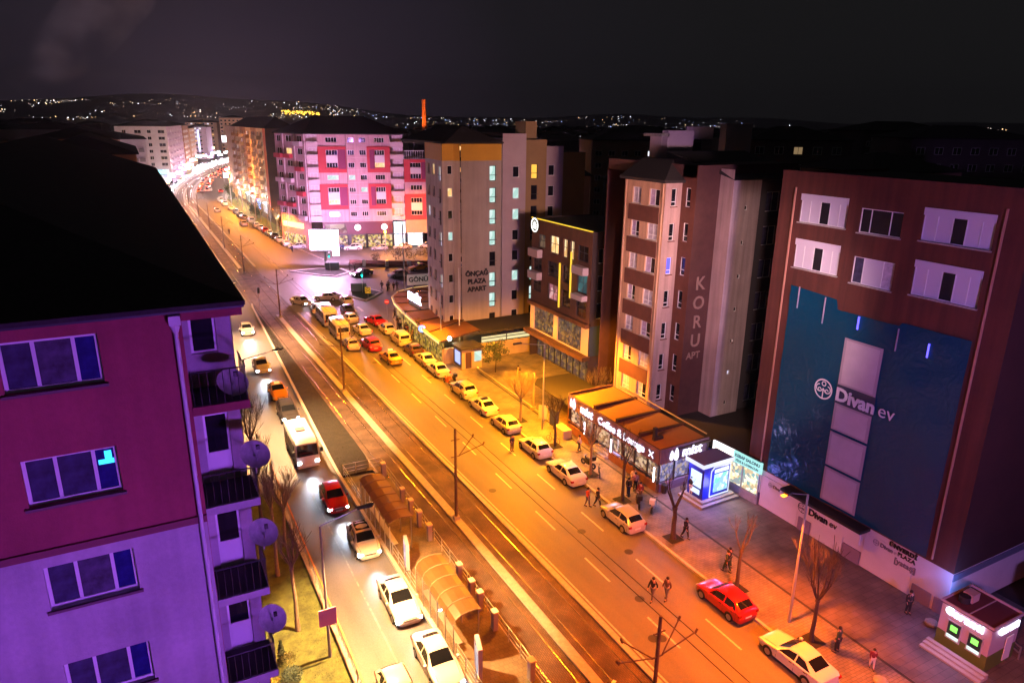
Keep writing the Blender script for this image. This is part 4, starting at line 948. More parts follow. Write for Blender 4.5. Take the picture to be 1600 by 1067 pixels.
for u in (0, 2.2, 4.4, 7.2, 9.0, 10.8, 12.6, 14.1): F.slab('post', dark_fr, u, u + .12, .15, 2.78, -.2, -.06)
F.slab('hand_rail', brw, 7.2, 14.3, 1.35, 1.42, -.06, 0); F.slab('hand_rail', brw, 0, 4.4, 1.35, 1.42, -.06, 0)
for k in range(4): F.slab('step', mat('granite_step', (.38, .35, .33), .7), 4.6, 7.1, .15 + (.17 * k), .15 + .17 * (k + 1), -.1 - .32 * k - 1.4, .35 - .32 * k)
wl_ = glow('letter_white', (.86, .84, 1), 2.2)
lettering('mist', 1.25, b, F.pt(3.45, 3.45, .12), A90, wl_, .05, .015, shear=.1)
fl = MB(); pts_ = []
for k in range(16):
    a0 = 2 * math.pi * k / 16; pts_.append((0, -.45 * math.cos(a0), .48 * math.sin(a0) * (1.5 if 0 < a0 < math.pi else 1)))
def flame(loc, s, ang):
    mb = MB()
    for sx, h, w in ((-.26, .75, .26), (.26, .95, .3)):
        n = 10
        mb.poly([(sx + w * math.sin(t_) * (1 - .5 * max(0, math.cos(t_))), 0, -.1 + (-h * .55 if math.cos(t_) < 0 else h * .75) * abs(math.cos(t_))) for t_ in [2 * math.pi * k / n for k in range(n)]])
    o_ = mb.build('flame_emblem', wl_, b, loc, rz=ang); o_.scale = (s, s, s)
flame(F.pt(1.0, 3.5, .12), 1.0, A90)
lettering('Coffee & Lounge', 1.02, b, F.pt(8.9, 3.42, .12), A90, wl_, .05, .006)
xm = MB()
for sg_ in (1, -1): xm.T = Matrix.Rotation(R(45 * sg_), 4, 'Y'); xm.box(-.42, .42, -.01, .01, -.055, .055)
xm.T = None; xm.build('crossed_sign', wl_, b, F.pt(13.3, 3.4, .12), rz=A90)
F = Facade(b, 36.0, 41.2, 2)    # end front
F.slab('fascia', ribd, 0, 5.6, 2.75, 4.15, -.15, 0)
mb = MB()
for k in range(37): mb.T = Matrix.Translation(F.pt(.02 + k * .15, 0, 0)) @ Matrix.Rotation(F.a, 4, 'Z'); mb.box(0, .07, -.06, 0, 2.76, 4.17)
mb.T = None; mb.build('fascia_ribs', mat('rib_plum', (.1, .05, .08)), b)
lettering('mist', 1.3, b, F.pt(3.5, 3.45, .12), R(2), wl_, .05, .015, shear=.1); flame(F.pt(1.5, 3.45, .12), 1.0, R(2))
F.slab('glazing', lit_interior('cafe_end_room', [(.35, .3, .6), (.5, .45, .8), (.6, .45, .4), (.2, .2, .4), (.15, .12, .3)], .8, 3.6), .2, 5.4, 1.0, 2.75, -.3, -.26); F.slab('low_wall', mat('violet_wall', (.2, .16, .26), .7), 0, 5.5, .15, .9, -.25, -.02)
for u in (0, 1.8, 3.6, 5.4): F.slab('post', dark_fr, u, u + .1, .15, 2.78, -.2, -.06)
tube_l = glow('tube_white', (.85, .85, 1), 7)
for (x, y) in ((35.85, 52.2), (35.85, 41.6), (35.85, 47.8)): MB().tube((x, y, 1.1), (x, y, 2.4), .06, n=8).build('light_tube', tube_l, b)
for k, (y0, y1) in enumerate(((54.9, 51.5), (51.2, 47.9), (47.6, 44.5), (44.2, 41.4))):
    mb = MB(); mb.poly([(36.3, y0, 4.0), (36.3, y1, 4.0), (41.0, y1, 4.25), (41.0, y0, 4.25)]); mb.build('awning_panel', mat('amber_awning', (.34, .16, .045), .85, nz=.1, sc=1), b)
for y_ in (51.35, 47.75, 44.35): MB().box(36.3, 41.3, y_ - .16, y_ + .16, 3.97, 4.34).build('roof_beam', mat('beam_dark', (.05, .02, .015), .7), b)
MB().box(36.05, 41.6, 41.2, 55.5, 3.75, 3.95).build('roof_deck', mat('roof_brown', (.05, .03, .02), .8), b)
MB().tube((41.8, 54, 4.3), (41.4, 41.6, 4.4), .06).build('roof_rail', mat('gold_rail', (.5, .36, .16), .5), b)
MB().box(36.05, 41.4, 55.45, 55.6, .15, 4.2).build('end_wall', brw, b); MB().box(41.3, 41.45, 41.3, 55.4, .15, 3.8).build('rear_wall', darkb, b)
MB().box(37.0, 37.3, 43.2, 43.5, 3.95, 5.1).box(36.8, 37.8, 43.0, 43.3, 3.95, 4.3).build('roof_vent', dark_fr, b)
MB().box(42.3, 56, 38, 50.2, 2.8, 2.9).box(36.5, 42, 55.8, 64.5, 2.4, 2.5).build('yard_roof', roofm, b)
# takeaway with pale green fascia
b = thing('takeaway_shop', 'brightly lit takeaway with glass front and pale green fascia, between cafe and white shopfront', 'building')
F = Facade(b, 41.8, 41.0, -86)
F.slab('fascia', glow('fascia_white', (.85, .8, .85), 1.8), 0, 2.3, 3.1, 4.0, 0, .15); F.slab('fascia', glow('fascia_aqua', (.40, .85, .80), 1.1), 2.3, 5.2, 3.0, 4.0, 0, .15)
lettering('DÖNER', .62, b, F.pt(1.15, 3.55, .17), F.a, glow('letter_cream', (1, .9, .7), 4), .02, .02); lettering('KEBAP SALONU', .36, b, F.pt(3.75, 3.68, .17), F.a, mat('teal_letters', (.02, .12, .14)), .01, .01); lettering('PİDE & LAHMACUN', .26, b, F.pt(3.75, 3.25, .17), F.a, mat('teal_letters', (.02, .12, .14)), .01, .005)
F.slab('glazing', lit_interior('takeaway_room', [(.9, .75, .45), (.45, .5, .35), (1, .9, .7), (.3, .35, .35), (.6, .45, .25), (.2, .4, .4)], 1.3, 3.4), .2, 4.8, .9, 3.0, -.2, -.16)
F.slab('low_wall', conc, 0, 5.0, .15, .9, -.2, 0); F.slab('side_panel', mat('blue_panel2', (.02, .04, .4), .4), -.7, -.1, .15, 3.0, 0, .1); F.slab('door', redr, .25, .9, .2, 2.7, -.14, -.08)
for u in (0, 1.6, 3.2, 4.9): F.slab('post', steel, u, u + .08, .15, 3.05, -.1, .0)
MB().box(42.0, 47, 36, 41, 3.9, 4.0).build('flat_roof', roofm, b)
# blue cash machine booth
b = thing('cash_machine_booth', 'glowing blue and white cash machine booth on a stepped plinth in front of the cafe', 'cash machine', (39.5, 39.0, .15), R(2))
blu = mat('booth_blue', (.02, .035, .42), .35); b.scale = (1, 1, 1.25); wgl = glow('booth_white', (.75, .8, 1), 1.1)
MB().box(-2.1, 2.1, -1.6, 1.2, 0, .18).box(-1.8, 1.9, -1.3, 1.1, .18, .34).build('plinth', conc, b)
MB().box(-1.5, 1.45, -.95, .8, .34, 2.75).build('booth_wall', blu, b)
MB().box(-1.8, 1.6, -1.1, .95, 2.75, 2.95).build('roof', mat('booth_roof', (.10, .12, .45), .3), b)
mb = MB(); mb.box(-1.82, 1.62, -1.13, -1.1, 2.7, 2.98).box(-1.84, -1.8, -1.1, .95, 2.7, 2.98).build('roof_light', wgl, b)
MB().box(-.35, 1.2, -1.0, -.96, .7, 2.0).build('screen', lit_interior('booth_screen', [(.5, .9, 1), (.2, .7, .6), (.8, .95, 1), (.3, .6, .9)], 1.3, 3.2), b)
MB().box(-.35, 1.2, -1.0, -.96, 2.1, 2.35).build('top_sign', glow('booth_sign', (.5, .6, 1), 2), b)
rim = MB(); fr = [(-.75, .45), (-.75, 2.3), (-.45, 2.55), (1.38, 2.55), (1.38, .45)]
for p, q in zip(fr, fr[1:] + fr[:1]): rim.tube((p[0], -.99, p[1]), (q[0], -.99, q[1]), .05, n=6)
rim.build('light_outline', wgl, b)
MB().box(-1.53, -1.5, -.7, .5, 1.1, 2.2).box(-1.53, -1.5, -.6, .4, .6, .95).build('cash_terminal', glow('terminal', (.6, .75, 1), 1.5), b)
# green cash machine kiosk at the bottom right
b = thing('cash_machine_kiosk', 'square bank kiosk with two green lit cash machines and glowing white sign', 'cash machine', (39.6, 16.4, .15), R(0))
kg = mat('kiosk_green', (.10, .16, .03), .5); kp = mat('kiosk_pale', (.48, .40, .46), .5)
MB().box(0, 2.9, 0, 2.9, 0, 1.1).build('lower_wall', kg, b); MB().box(0.01, 2.89, .01, 2.89, 1.1, 2.9).build('upper_wall', kp, b)
MB().box(-.08, 2.98, -.08, 2.98, 2.9, 2.96).build('roof', mat('kiosk_roof', (.10, .035, .05), .7), b); MB().box(-.08, 2.98, -.08, -.0, 2.96, 3.1).box(-.08, 0, 0, 2.98, 2.96, 3.1).box(2.9, 2.98, 0, 2.98, 2.96, 3.1).box(0, 2.9, 2.9, 2.98, 2.96, 3.1).box(0, 2.9, 1.4, 1.46, 2.96, 3.0).build('parapet', kp, b)
kw = glow('kiosk_sign', (.82, .78, 1), 3)
lettering('Garanti', .62, b, (-.1, 1.5, 2.62), R(-90), kw, .05, .03, spacing=1.15); lettering('Garanti', .58, b, (1.5, -.1, 2.62), 0, kw, .05, .03, spacing=1.1)
for y in (1.95, .75):
    a_ = MB().box(-.06, .0, -.42, .42, -.62, .62).build('cash_machine', mat('terminal_grey', (.4, .4, .42), .4), b, (0, y, 1.45))
    MB().box(-.08, -.06, -.2, .2, .0, .36).build('screen', glow('screen_green', (.25, 1, .12), 1.8), a_); MB().box(-.10, -.06, -.34, .34, -.5, -.3).build('keypad', glow('keypad_white', (.8, 1, .95), 1.1), a_)
    MB().box(-.07, -.06, -.36, .36, -.28, .56).build('surround', mat('teal_dark', (.02, .06, .05), .4), a_)
MB().box(1.2, 1.9, 1.9, 2.5, 2.97, 3.5).build('air_conditioner', mat('ac_body', (.5, .38, .38), .6), b); MB().tube((.9, 2.2, 3.05), (.9, 2.2, 3.45), .3, n=16).build('fan', dark_fr, b)
for k in range(3): MB().box(-.55 - .3 * k, -.27 - .3 * k, -.4, 3.1, 0, .34 - .11 * k).build('step', mat('granite_step', (.38, .35, .33)), b)
MB().box(1.6, 2.3, -.1, -.05, .3, 1.9).build('door', white_pl, b)
# lights the signs throw on the pavement
lamp('cafe_sign_light', 'AREA', (34.9, 48, 3.5), 260, (.55, .5, 1), 12, (-1, 0, -.7), sy=.6).rotation_euler = Vector((-1, 0, -.8)).to_track_quat('-Z', 'X').to_euler()
lamp('cafe_sign_light', 'AREA', (38.6, 40.7, 3.4), 420, (.50, .45, 1), 4.5, (0, -1, -.6), sy=.5)
lamp('booth_light', 'POINT', (38.8, 37.4, 1.8), 260, (.22, .22, 1), .5)
lamp('takeaway_light', 'AREA', (41.5, 38.4, 2.6), 200, (.9, .8, .7), 4, (-1, 0, -.3), sy=1)
lamp('kiosk_sign_light', 'AREA', (39.3, 17.9, 2.7), 110, (.45, .36, 1), 2.4, (-1, .15, -.4), sy=.4)
lamp('kiosk_back_light', 'POINT', (41.6, 19.6, 2.9), 190, (.15, .28, 1), .2)
lamp('eaves_light', 'AREA', (32.2, 90, 3.1), 420, (1, .6, .12), 18, (-1, 0, -.8), sy=.5).rotation_euler = Vector((-1, 0, -1.2)).to_track_quat('-Z', 'X').to_euler()
lamp('eaves_light', 'POINT', (34.1, 80.3, 3.2), 160, (1, .85, .35), .3)
# ================================================================== VEHICLES
def paint(name, col, rough=.28): return mat('paint_' + name, col, rough, spec=.6, coat=.8)
P = dict(white=paint('white', (.62, .60, .58)), cream=paint('cream', (.55, .48, .38)), red=paint('red', (.42, .008, .01)), black=paint('black', (.012, .012, .014)),
         grey=paint('grey', (.11, .11, .12)), silver=paint('silver', (.38, .38, .39)), yellow=paint('yellow', (.70, .34, .02)), brown=paint('brown', (.07, .03, .02)), blue=paint('blue', (.03, .06, .2)), dark=paint('dark', (.03, .028, .03)))
cgl = mat('car_glass', (.008, .009, .012), .04, spec=1)
hl_on = glow('headlight_on', (.85, .9, 1), 60); hl_off = mat('headlight_clear', (.55, .55, .6), .15, metal=.3)
tl_on = glow('tail_light_on', (1, .03, .01), 9); tl_off = mat('tail_light_red', (.30, .008, .006), .25)
trim = mat('bumper_trim', (.02, .02, .022), .6)
PROF = {  # x, z belt, z top, w belt, w roof
 'sedan': [(2.26, .48, .50, .60, .40), (2.20, .62, .65, .74, .5), (2.02, .70, .74, .83, .6), (1.4, .80, .86, .88, .66), (.92, .87, .94, .89, .70), (.12, .91, 1.39, .89, .61), (-.45, .92, 1.45, .89, .59), (-1.0, .93, 1.40, .88, .58), (-1.72, .95, 1.04, .86, .62), (-2.08, .93, .99, .82, .62), (-2.24, .82, .86, .76, .58), (-2.30, .56, .58, .68, .5)],
 'hatch': [(2.0, .48, .50, .58, .40), (1.94, .64, .67, .73, .5), (1.76, .73, .78, .82, .6), (1.25, .83, .90, .86, .66), (.88, .88, .96, .87, .70), (.15, .92, 1.44, .87, .60), (-.45, .93, 1.49, .87, .58), (-1.35, .95, 1.43, .86, .57), (-1.88, .97, 1.06, .82, .60), (-1.98, .80, .84, .78, .58), (-2.02, .55, .57, .70, .5)],
 'suv': [(2.2, .55, .58, .62, .45), (2.14, .78, .82, .78, .55), (1.96, .88, .94, .86, .62), (1.3, .97, 1.04, .90, .70), (.95, 1.0, 1.08, .91, .74), (.30, 1.03, 1.60, .91, .66), (-.4, 1.04, 1.67, .91, .65), (-1.6, 1.05, 1.64, .90, .64), (-2.06, 1.05, 1.16, .86, .66), (-2.17, .85, .88, .82, .6), (-2.22, .6, .62, .74, .55)],
 'van': [(2.1, .55, .58, .62, .45), (2.05, .80, .84, .78, .55), (1.85, .92, .98, .86, .66), (1.45, 1.02, 1.12, .90, .74), (.75, 1.05, 1.74, .91, .72), (.0, 1.06, 1.82, .91, .74), (-1.7, 1.06, 1.82, .91, .74), (-2.08, 1.06, 1.74, .89, .73), (-2.16, .85, .9, .85, .7), (-2.2, .55, .57, .78, .6)]}
CAB = {'sedan': (4, 5, 7, 8, 1.02), 'hatch': (4, 5, 7, 8, 1.0), 'suv': (4, 5, 7, 8, 1.0), 'van': (3, 4, 7, 7, 1.0)}
def interp(st, x):
    for a, b in zip(st, st[1:]):
        if b[0] <= x <= a[0]:
            t = (x - a[0]) / (b[0] - a[0] + 1e-9); return [a[i] + (b[i] - a[i]) * t for i in range(5)]
    return list(st[0] if x > st[0][0] else st[-1])
def car_proto(kind):
    st = PROF[kind]; root = thing('parked_car', 'car', 'car'); fine = []
    xs = sorted({s_[0] for s_ in st} | {(a[0] + b[0]) / 2 for a, b in zip(st, st[1:]) if a[0] - b[0] > .5}, reverse=True)
    mb = MB(); rows = []
    for x in xs:
        _, zb, zt, wb, wr = interp(st, x)
        endf = min(1, (abs(st[0][0] - x) + .12) / .5, (abs(st[-1][0] - x) + .12) / .4)
        ws = wb * (.93 + .07 * endf); zl = .24
        zm = zl + (zb - zl) * .55
        ze = zt - .03 if zt - zb > .2 else zt - .015
        half = [(ws * .9, zl), (ws, zl + .06), (wb * 1.015, zm), (wb, zb - .03), (wb - .03, zb), (wr, ze), (wr * .6, zt), (0, zt + .008)]
        rows.append([mb.vert((x, w, z)) for w, z in half] + [mb.vert((x, -w, z)) for w, z in half[-2::-1]])
    n = len(rows[0])
    for a, b in zip(rows, rows[1:]):
        for k in range(n - 1): mb.face([a[k], a[k + 1], b[k + 1], b[k]])
        mb.face([a[n - 1], a[0], b[0], b[n - 1]])
    mb.face(rows[0][::-1]); mb.face(rows[-1])
    body = mb.build('body', P['white'], root, smooth=38)
    def SP(x, t, side, o_=.012):
        _, zb, zt, wb, wr = interp(st, x); ze = zt - .03
        return (x, side * (wb - .03 + (wr - wb + .03) * t + o_), zb + (ze - zb) * t)
    i0, i1, i2, i3, _q = CAB[kind]
    xa, xb, xc, xd = st[i0][0], st[i1][0], st[i2][0], st[i3][0]
    split = (xb + xc) / 2 - .02
    for side in (1, -1):
        A = [SP(xa - .18, .12, side), SP(xb + .02, .84, side), SP(split + .05, .88, side), SP(split + .05, .12, side)]
        if kind == 'van': xe = st[7][0]; B = [SP(split - .05, .12, side), SP(split - .05, .88, side), SP(xe + .25, .86, side), SP(xe + .2, .15, side)]
        else: B = [SP(split - .05, .12, side), SP(split - .05, .88, side), SP(xc + .02, .82, side), SP(xd + .22, .14, side)]
        for q in (A, B):
            g_ = MB(); g_.poly(q if side < 0 else q[::-1]); g_.build('side_window', cgl, root)
    def top_patch(x0, x1, s_, t0, t1):
        g_ = MB(); r_ = []
        for i in range(3):
            x = x0 + (x1 - x0) * i / 2; _, zb, zt, wb, wr = interp(st, x)
            r_.append([g_.vert((x, wr * f * s_, (zt + .016 if abs(f) < .9 else zt - .012))) for f in (-1, -.55, 0, .55, 1)])
        for a, b in zip(r_, r_[1:]):
            for k in range(4): g_.face([a[k], a[k + 1], b[k + 1], b[k]])
        return g_
    top_patch(xa - .06, xb + .06, .95, 0, 1).build('windscreen', cgl, root, smooth=60)
    if kind == 'van':
        MB().box(-2.13, -2.11, -.62, .62, 1.12, 1.62).build('rear_window', cgl, root)
    else: top_patch(xc - .08, xd + .06, .93, 0, 1).build('rear_window', cgl, root, smooth=60)
    gp = MB()
    for side in (1, -1):
        for x in (xa - .12, split, xc - .35 if kind != 'van' else xc + .9):
            _, zb, zt, wb, wr = interp(st, x); zm = .24 + (zb - .24) * .55; y_ = side * (wb * 1.015 + .004)
            gp.poly([(x - .012, y_, .34), (x + .012, y_, .34), (x + .012, side * (wb + .004), zb - .03), (x - .012, side * (wb + .004), zb - .03)])
        for x in (split + .22, split - .75): _, zb, *_r = interp(st, x); gp.box(x - .09, x + .09, side * (_r[1] * 1.013) - .01, side * (_r[1] * 1.013) + .03, zb - .13, zb - .10)
        for i_ in range(2):
            x0_, x1_ = xa + .02 + i_ * .45, xa + .47 + i_ * .45
            a_ = interp(st, x0_); b__ = interp(st, min(x1_, st[0][0] - .1)); gp.poly([(x0_, side * (a_[4] + .03), a_[2] - .002), (x0_, side * (a_[4] + .05), a_[2] - .004), (x1_, side * (b__[4] + .05), b__[2] - .004), (x1_, side * (b__[4] + .03), b__[2] - .002)])
    gp.build('panel_gaps', trim, root)
    # wheels
    wx = {'sedan': (1.38, -1.32), 'hatch': (1.28, -1.22), 'suv': (1.33, -1.33), 'van': (1.25, -1.35)}[kind]; wr_ = .31 if kind != 'suv' else .35
    w_ = max(s_[3] for s_ in st)
    und = MB().box(st[-1][0] + .15, st[0][0] - .15, -w_ + .12, w_ - .12, .16, .30)
    for x in wx:
        for side in (1, -1):
            c = []
            for k in range(15):
                a = math.pi * k / 14; c.append((x + (wr_ + .06) * math.cos(a), side * (w_ + .017), wr_ + (wr_ + .06) * math.sin(a)))
            und.poly(c if side > 0 else c[::-1])
    und.build('underbody', trim, root)
    for x in wx:
        for side in (1, -1):
            wh = MB().tube((0, -.10, 0), (0, .10, 0), wr_, n=18).build('wheel', tyrem, root, (x, side * (w_ - .065), wr_), smooth=40)
            r_ = MB().tube((0, side * .08, 0), (0, side * .112, 0), wr_ * .66, n=14)
            r_.build('rim', chrome, wh)
    # lamps, plates, mirrors
    xf = st[0][0]; xr = st[-1][0]; zf = interp(st, xf - .15)[1] - .08; zr = interp(st, xr + .12)[1] - .14
    for side in (1, -1):
        MB().box(xf - .30, xf - .03, side * .70 - .15, side * .70 + .07 if side > 0 else side * .70 + .15, zf - .10, zf + .05).build('headlight', hl_off, root)
        MB().box(xr + .0, xr + .26, side * .72 - .13, side * .72 + .10, zr - .10, zr + .06).build('tail_light', tl_off, root)
        mz = interp(st, xa - .2)[1] + .08
        MB().box(xa - .34, xa - .18, side * (w_ + .02), side * (w_ + .02) + side * .16, mz - .06, mz + .09).build('mirror', P['white'], root)
    MB().box(xf - .04, xf + .012, -.26, .26, .38, .49).build('number_plate', plate_w, root)
    MB().box(xr - .012, xr + .04, -.26, .26, zr - .30, zr - .19).build('number_plate', plate_w, root)
    MB().box(xf - .05, xf + .008, -.40, .40, .52, zf - .02).build('grille', trim, root)
    if kind == 'suv':
        for side in (1, -1): MB().tube((.2, side * .6, 1.70), (-1.6, side * .6, 1.70), .025, n=6).build('roof_rail', trim, root)
    return root
def wheel_at(root, x, y, r, side):
    wh = MB().tube((0, -.12, 0), (0, .12, 0), r, n=18).build('wheel', tyrem, root, (x, y, r), smooth=40)
    MB().tube((0, side * .1, 0), (0, side * .135, 0), r * .6, n=12).build('rim', chrome, wh)
def bus_proto(L, w, h, name, nwin, lower=None, nose=.35):
    root = thing(name, 'bus', 'bus'); hl = L / 2
    st = [(hl, .95, .9), (hl - .12, 1.35, .97), (hl - nose, h - .12, .97), (hl - nose - .5, h, 1), (-hl + .35, h, 1), (-hl + .08, h - .15, .97), (-hl, h - .5, .95)]
    mb = MB(); rows = []
    for x, zt, f in st:
        ww = w / 2 * f
        half = [(ww * .95, .35), (ww, .5), (ww, min(1.25, zt - .1)), (ww * .985, max(zt - .16, .8)), (ww * .9, zt - .02), (0, zt + .02)]
        rows.append([mb.vert((x, a, b)) for a, b in half] + [mb.vert((x, -a, b)) for a, b in half[-2::-1]])
    n = len(rows[0])
    for a, b in zip(rows, rows[1:]):
        for k in range(n - 1): mb.face([a[k], a[k + 1], b[k + 1], b[k]])
        mb.face([a[n - 1], a[0], b[0], b[n - 1]])
    mb.face(rows[0][::-1]); mb.face(rows[-1]); mb.build('body', P['white'], root, smooth=35)
    zs_, zt = h * .50, h * .86
    x0 = -hl + .3; x1 = hl - nose - .25
    for side in (1, -1):
        for k in range(nwin):
            a = x0 + (x1 - x0) * k / nwin + .05; c = x0 + (x1 - x0) * (k + 1) / nwin - .05
            g_ = MB(); y0 = side * (w / 2 + .012); y1 = side * (w / 2 * .985 + .014)
            q = [(a, y0, zs_), (c, y0, zs_), (c, y1, zt), (a, y1, zt)]; g_.poly(q if side < 0 else q[::-1]); g_.build('side_window', cgl, root)
    g_ = MB(); zz0, zz1 = 1.42, h - .22
    f0 = hl - .12 + .02; f1 = hl - nose + .02; dz = (zz1 - 1.35) / (h - .12 - 1.35)
    g_.poly([(f0 - (f0 - f1) * .03, -w * .44, zz0), (f0 - (f0 - f1) * .03, w * .44, zz0), (f0 + (f1 - f0) * dz, w * .42, zz1), (f0 + (f1 - f0) * dz, -w * .42, zz1)]); g_.build('windscreen', cgl, root)
    MB().box(-hl - .015, -hl + .05, -w * .38, w * .38, h * .52, h * .78).build('rear_window', cgl, root)
    for x in (hl - L * .2, -hl + L * .22):
        for side in (1, -1): wheel_at(root, x, side * (w / 2 - .10), .38, side)
    for side in (1, -1):
        MB().box(hl - .10, hl + .02, side * w * .38 - .15, side * w * .38 + .15, .78, .98).build('headlight', hl_off, root)
        MB().box(-hl - .02, -hl + .06, side * w * .42 - .08, side * w * .42 + .08, .8, 1.25).build('tail_light', tl_off, root)
        MB().box(hl - .35, hl - .15, side * (w / 2 + .05), side * (w / 2 + .30), 1.6, 2.0).build('mirror', trim, root)
    MB().box(hl - .02, hl + .03, -.26, .26, .5, .62).build('number_plate', plate_w, root)
    MB().box(-.5, .3, -.4, .4, h + .02, h + .10).build('roof_hatch', mat('hatch_brown', (.10, .05, .04), .6), root)
    if lower: MB().box(-hl + .2, hl - .3, -w / 2 - .008, w / 2 + .008, .5, 1.1).build('side_stripe', lower, root)
    return root
protos = {k: car_proto(k) for k in PROF}
protos['bus'] = bus_proto(6.4, 2.1, 2.65, 'minibus', 5)
protos['minibus'] = bus_proto(5.4, 2.0, 2.5, 'minibus', 4)
protos['citybus'] = bus_proto(9.5, 2.45, 3.0, 'bus', 6, P['blue'])
used = set(); NV = [0]
def vehicle(kind, x, y, heading, col, label, cat='car', name=None, group=None, head=False, tail=False, extra=None, beam=True):
    pr = protos[kind]
    if kind in used: r_ = copy_tree(pr)
    else: r_ = pr; used.add(kind)
    r_.name = name or ('parked_car' if group and 'parked' in group else 'car')
    r_.location = (x, y, 0); r_.rotation_euler = (0, 0, R(heading)); r_['label'] = label; r_['category'] = cat
    if group: r_['group'] = group
    elif 'group' in r_: del r_['group']
    def setm(ch, m):
        ch.material_slots[0].link = 'OBJECT'; ch.material_slots[0].material = m
    for ch in r_.children:
        nm = ch.name.split('.')[0]
        if nm in ('body', 'mirror') and not (nm == 'mirror' and kind in ('bus', 'minibus', 'citybus')): setm(ch, P[col])
        if nm == 'headlight': setm(ch, hl_on if head else hl_off)
        if nm == 'tail_light': setm(ch, tl_on if tail else tl_off)
    a = R(heading); fx, fy = math.cos(a), math.sin(a)
    fr = {'sedan': 2.25, 'hatch': 2.0, 'suv': 2.2, 'van': 2.1, 'bus': 3.2, 'minibus': 2.7, 'citybus': 4.7}[kind]
    if head and beam:
        l_ = lamp('headlight_beam', 'SPOT', (x + fx * (fr + .15), y + fy * (fr + .15), .75), 1900, (.80, .88, 1), .35, (fx, fy, -.10), 58, 1)
    if tail: lamp('brake_glow', 'POINT', (x - fx * (fr + .35), y - fy * (fr + .35), .8), 25, (1, .05, .02), .1)
    if extra: extra(r_)
    return r_
def taxi(r_): 
    MB().box(-.12, .12, -.28, .28, 1.46, 1.62).build('taxi_sign', mat('taxi_sign_lit', (.7, .6, .2), emit=(1, .8, .3), es=.8), r_)
def blackroof(r_): MB().box(-.95, .0, -.50, .50, 1.455, 1.475).build('roof_panel', cgl, r_); MB().box(-1.3, -.9, -.45, .45, 1.425, 1.45).build('roof_panel', cgl, r_)
def sunroof(r_): MB().box(-.7, -.05, -.42, .42, 1.455, 1.47).build('sunroof', cgl, r_)
def pv(y, kind, col, label, dx=0, rz=90, **k): return vehicle(kind, 30.75 + dx, y, rz, col, label, group='cars parked along the right kerb', **k)
# near right kerb (front-left wheel y minus about 1.3 m)
pv(21.85, 'sedan', 'white', 'white saloon at the bottom right, beside the tree near the kiosk', -.1)
pv(27.75, 'hatch', 'red', 'bright red hatchback parked alone beside the kerb')
pv(39.0, 'hatch', 'silver', 'silver-white small hatchback next to the motorbikes, long shadow behind it')
pv(47.4, 'sedan', 'white', 'white saloon with pale rear window parked in front of the cafe')
pv(52.9, 'hatch', 'white', 'white hatchback with sunroof parked behind the standing man', extra=sunroof)
pv(59.0, 'hatch', 'cream', 'white hatchback parked ahead of the man in the road, opposite the bushy tree')
pv(64.4, 'sedan', 'white', 'white saloon with black sunroof, second car ahead of the standing man', extra=sunroof)
pv(69.6, 'suv', 'cream', 'cream estate car with roof rails and dark side windows, behind the scooters')
pv(77.6, 'sedan', 'white', 'white saloon parked just ahead of the orange scooters')
pv(81.9, 'sedan', 'white', 'white saloon with pinkish side, parked behind the dark hatchback')
pv(86.4, 'hatch', 'brown', 'dark brown hatchback parked near the blue round sign')
pv(91.6, 'van', 'cream', 'cream van with no rear window parked by the restaurant')
pv(97.6, 'hatch', 'white', 'white hatchback with pale bonnet parked behind the red car')
pv(102.8, 'sedan', 'red', 'red saloon turning in beside the junction pavement', -.2, 100, tail=True)
# traffic on the right carriageway
tr = 'cars queueing on the right carriageway'
def tv(x, y, kind, col, label, rz=92, **k): return vehicle(kind, x, y, rz, col, label, group=tr, **k)
tv(27.0, 84.6, 'sedan', 'yellow', 'yellow taxi driving away with a bluish rear window', 92, extra=taxi)
tv(26.3, 91.0, 'suv', 'red', 'red and white car braking behind the minibuses', tail=True)
tv(23.9, 92.5, 'hatch', 'cream', 'cream hatchback with orange reflections beside the tracks', 88, tail=True)
vehicle('minibus', 23.9, 98.6, 89, 'white', 'white minibus with dark rear window behind the bigger bus', 'bus', 'minibus', 'minibuses in the queue')
vehicle('bus', 24.0, 106.6, 89, 'white', 'white bus with red glow in its rear window waiting by the tracks', 'bus', 'bus', 'minibuses in the queue')
tv(27.3, 98.9, 'sedan', 'white', 'white car braking beside the minibus, left of the red one', tail=True)
tv(27.4, 105.6, 'hatch', 'white', 'white hatchback waiting to the right of the bus')
tv(30.0, 117.0, 'hatch', 'white', 'white hatchback at the head of the right lane by the island', 84)
tv(27.6, 121.0, 'sedan', 'silver', 'silver car turning in the bright beams by the stop line', 150, head=True)
tv(24.2, 114.0, 'sedan', 'white', 'white car dazzled by headlights next to the tracks', 80)
tv(28.5, 111.2, 'sedan', 'dark', 'dark car squeezed between the bus and the white hatchbacks', 85)
tv(22.9, 119.5, 'hatch', 'silver', 'silver hatchback nearest the crossing, front lamps lit', -60, head=True)
vehicle('hatch', 33.0, 330, 90, 'red', 'red car at the far bend, tail lamps lit', group='cars near the far bend', tail=True)
vehicle('van', 29.5, 338, 90, 'white', 'white van at the far bend beside the red car', group='cars near the far bend')
vehicle('sedan', 26.0, 334, 90, 'white', 'white saloon beyond the red car at the far bend', group='cars near the far bend')
vehicle('sedan', 24.2, 259, 90, 'cream', 'single pale car driving along the empty far carriageway', head=True)
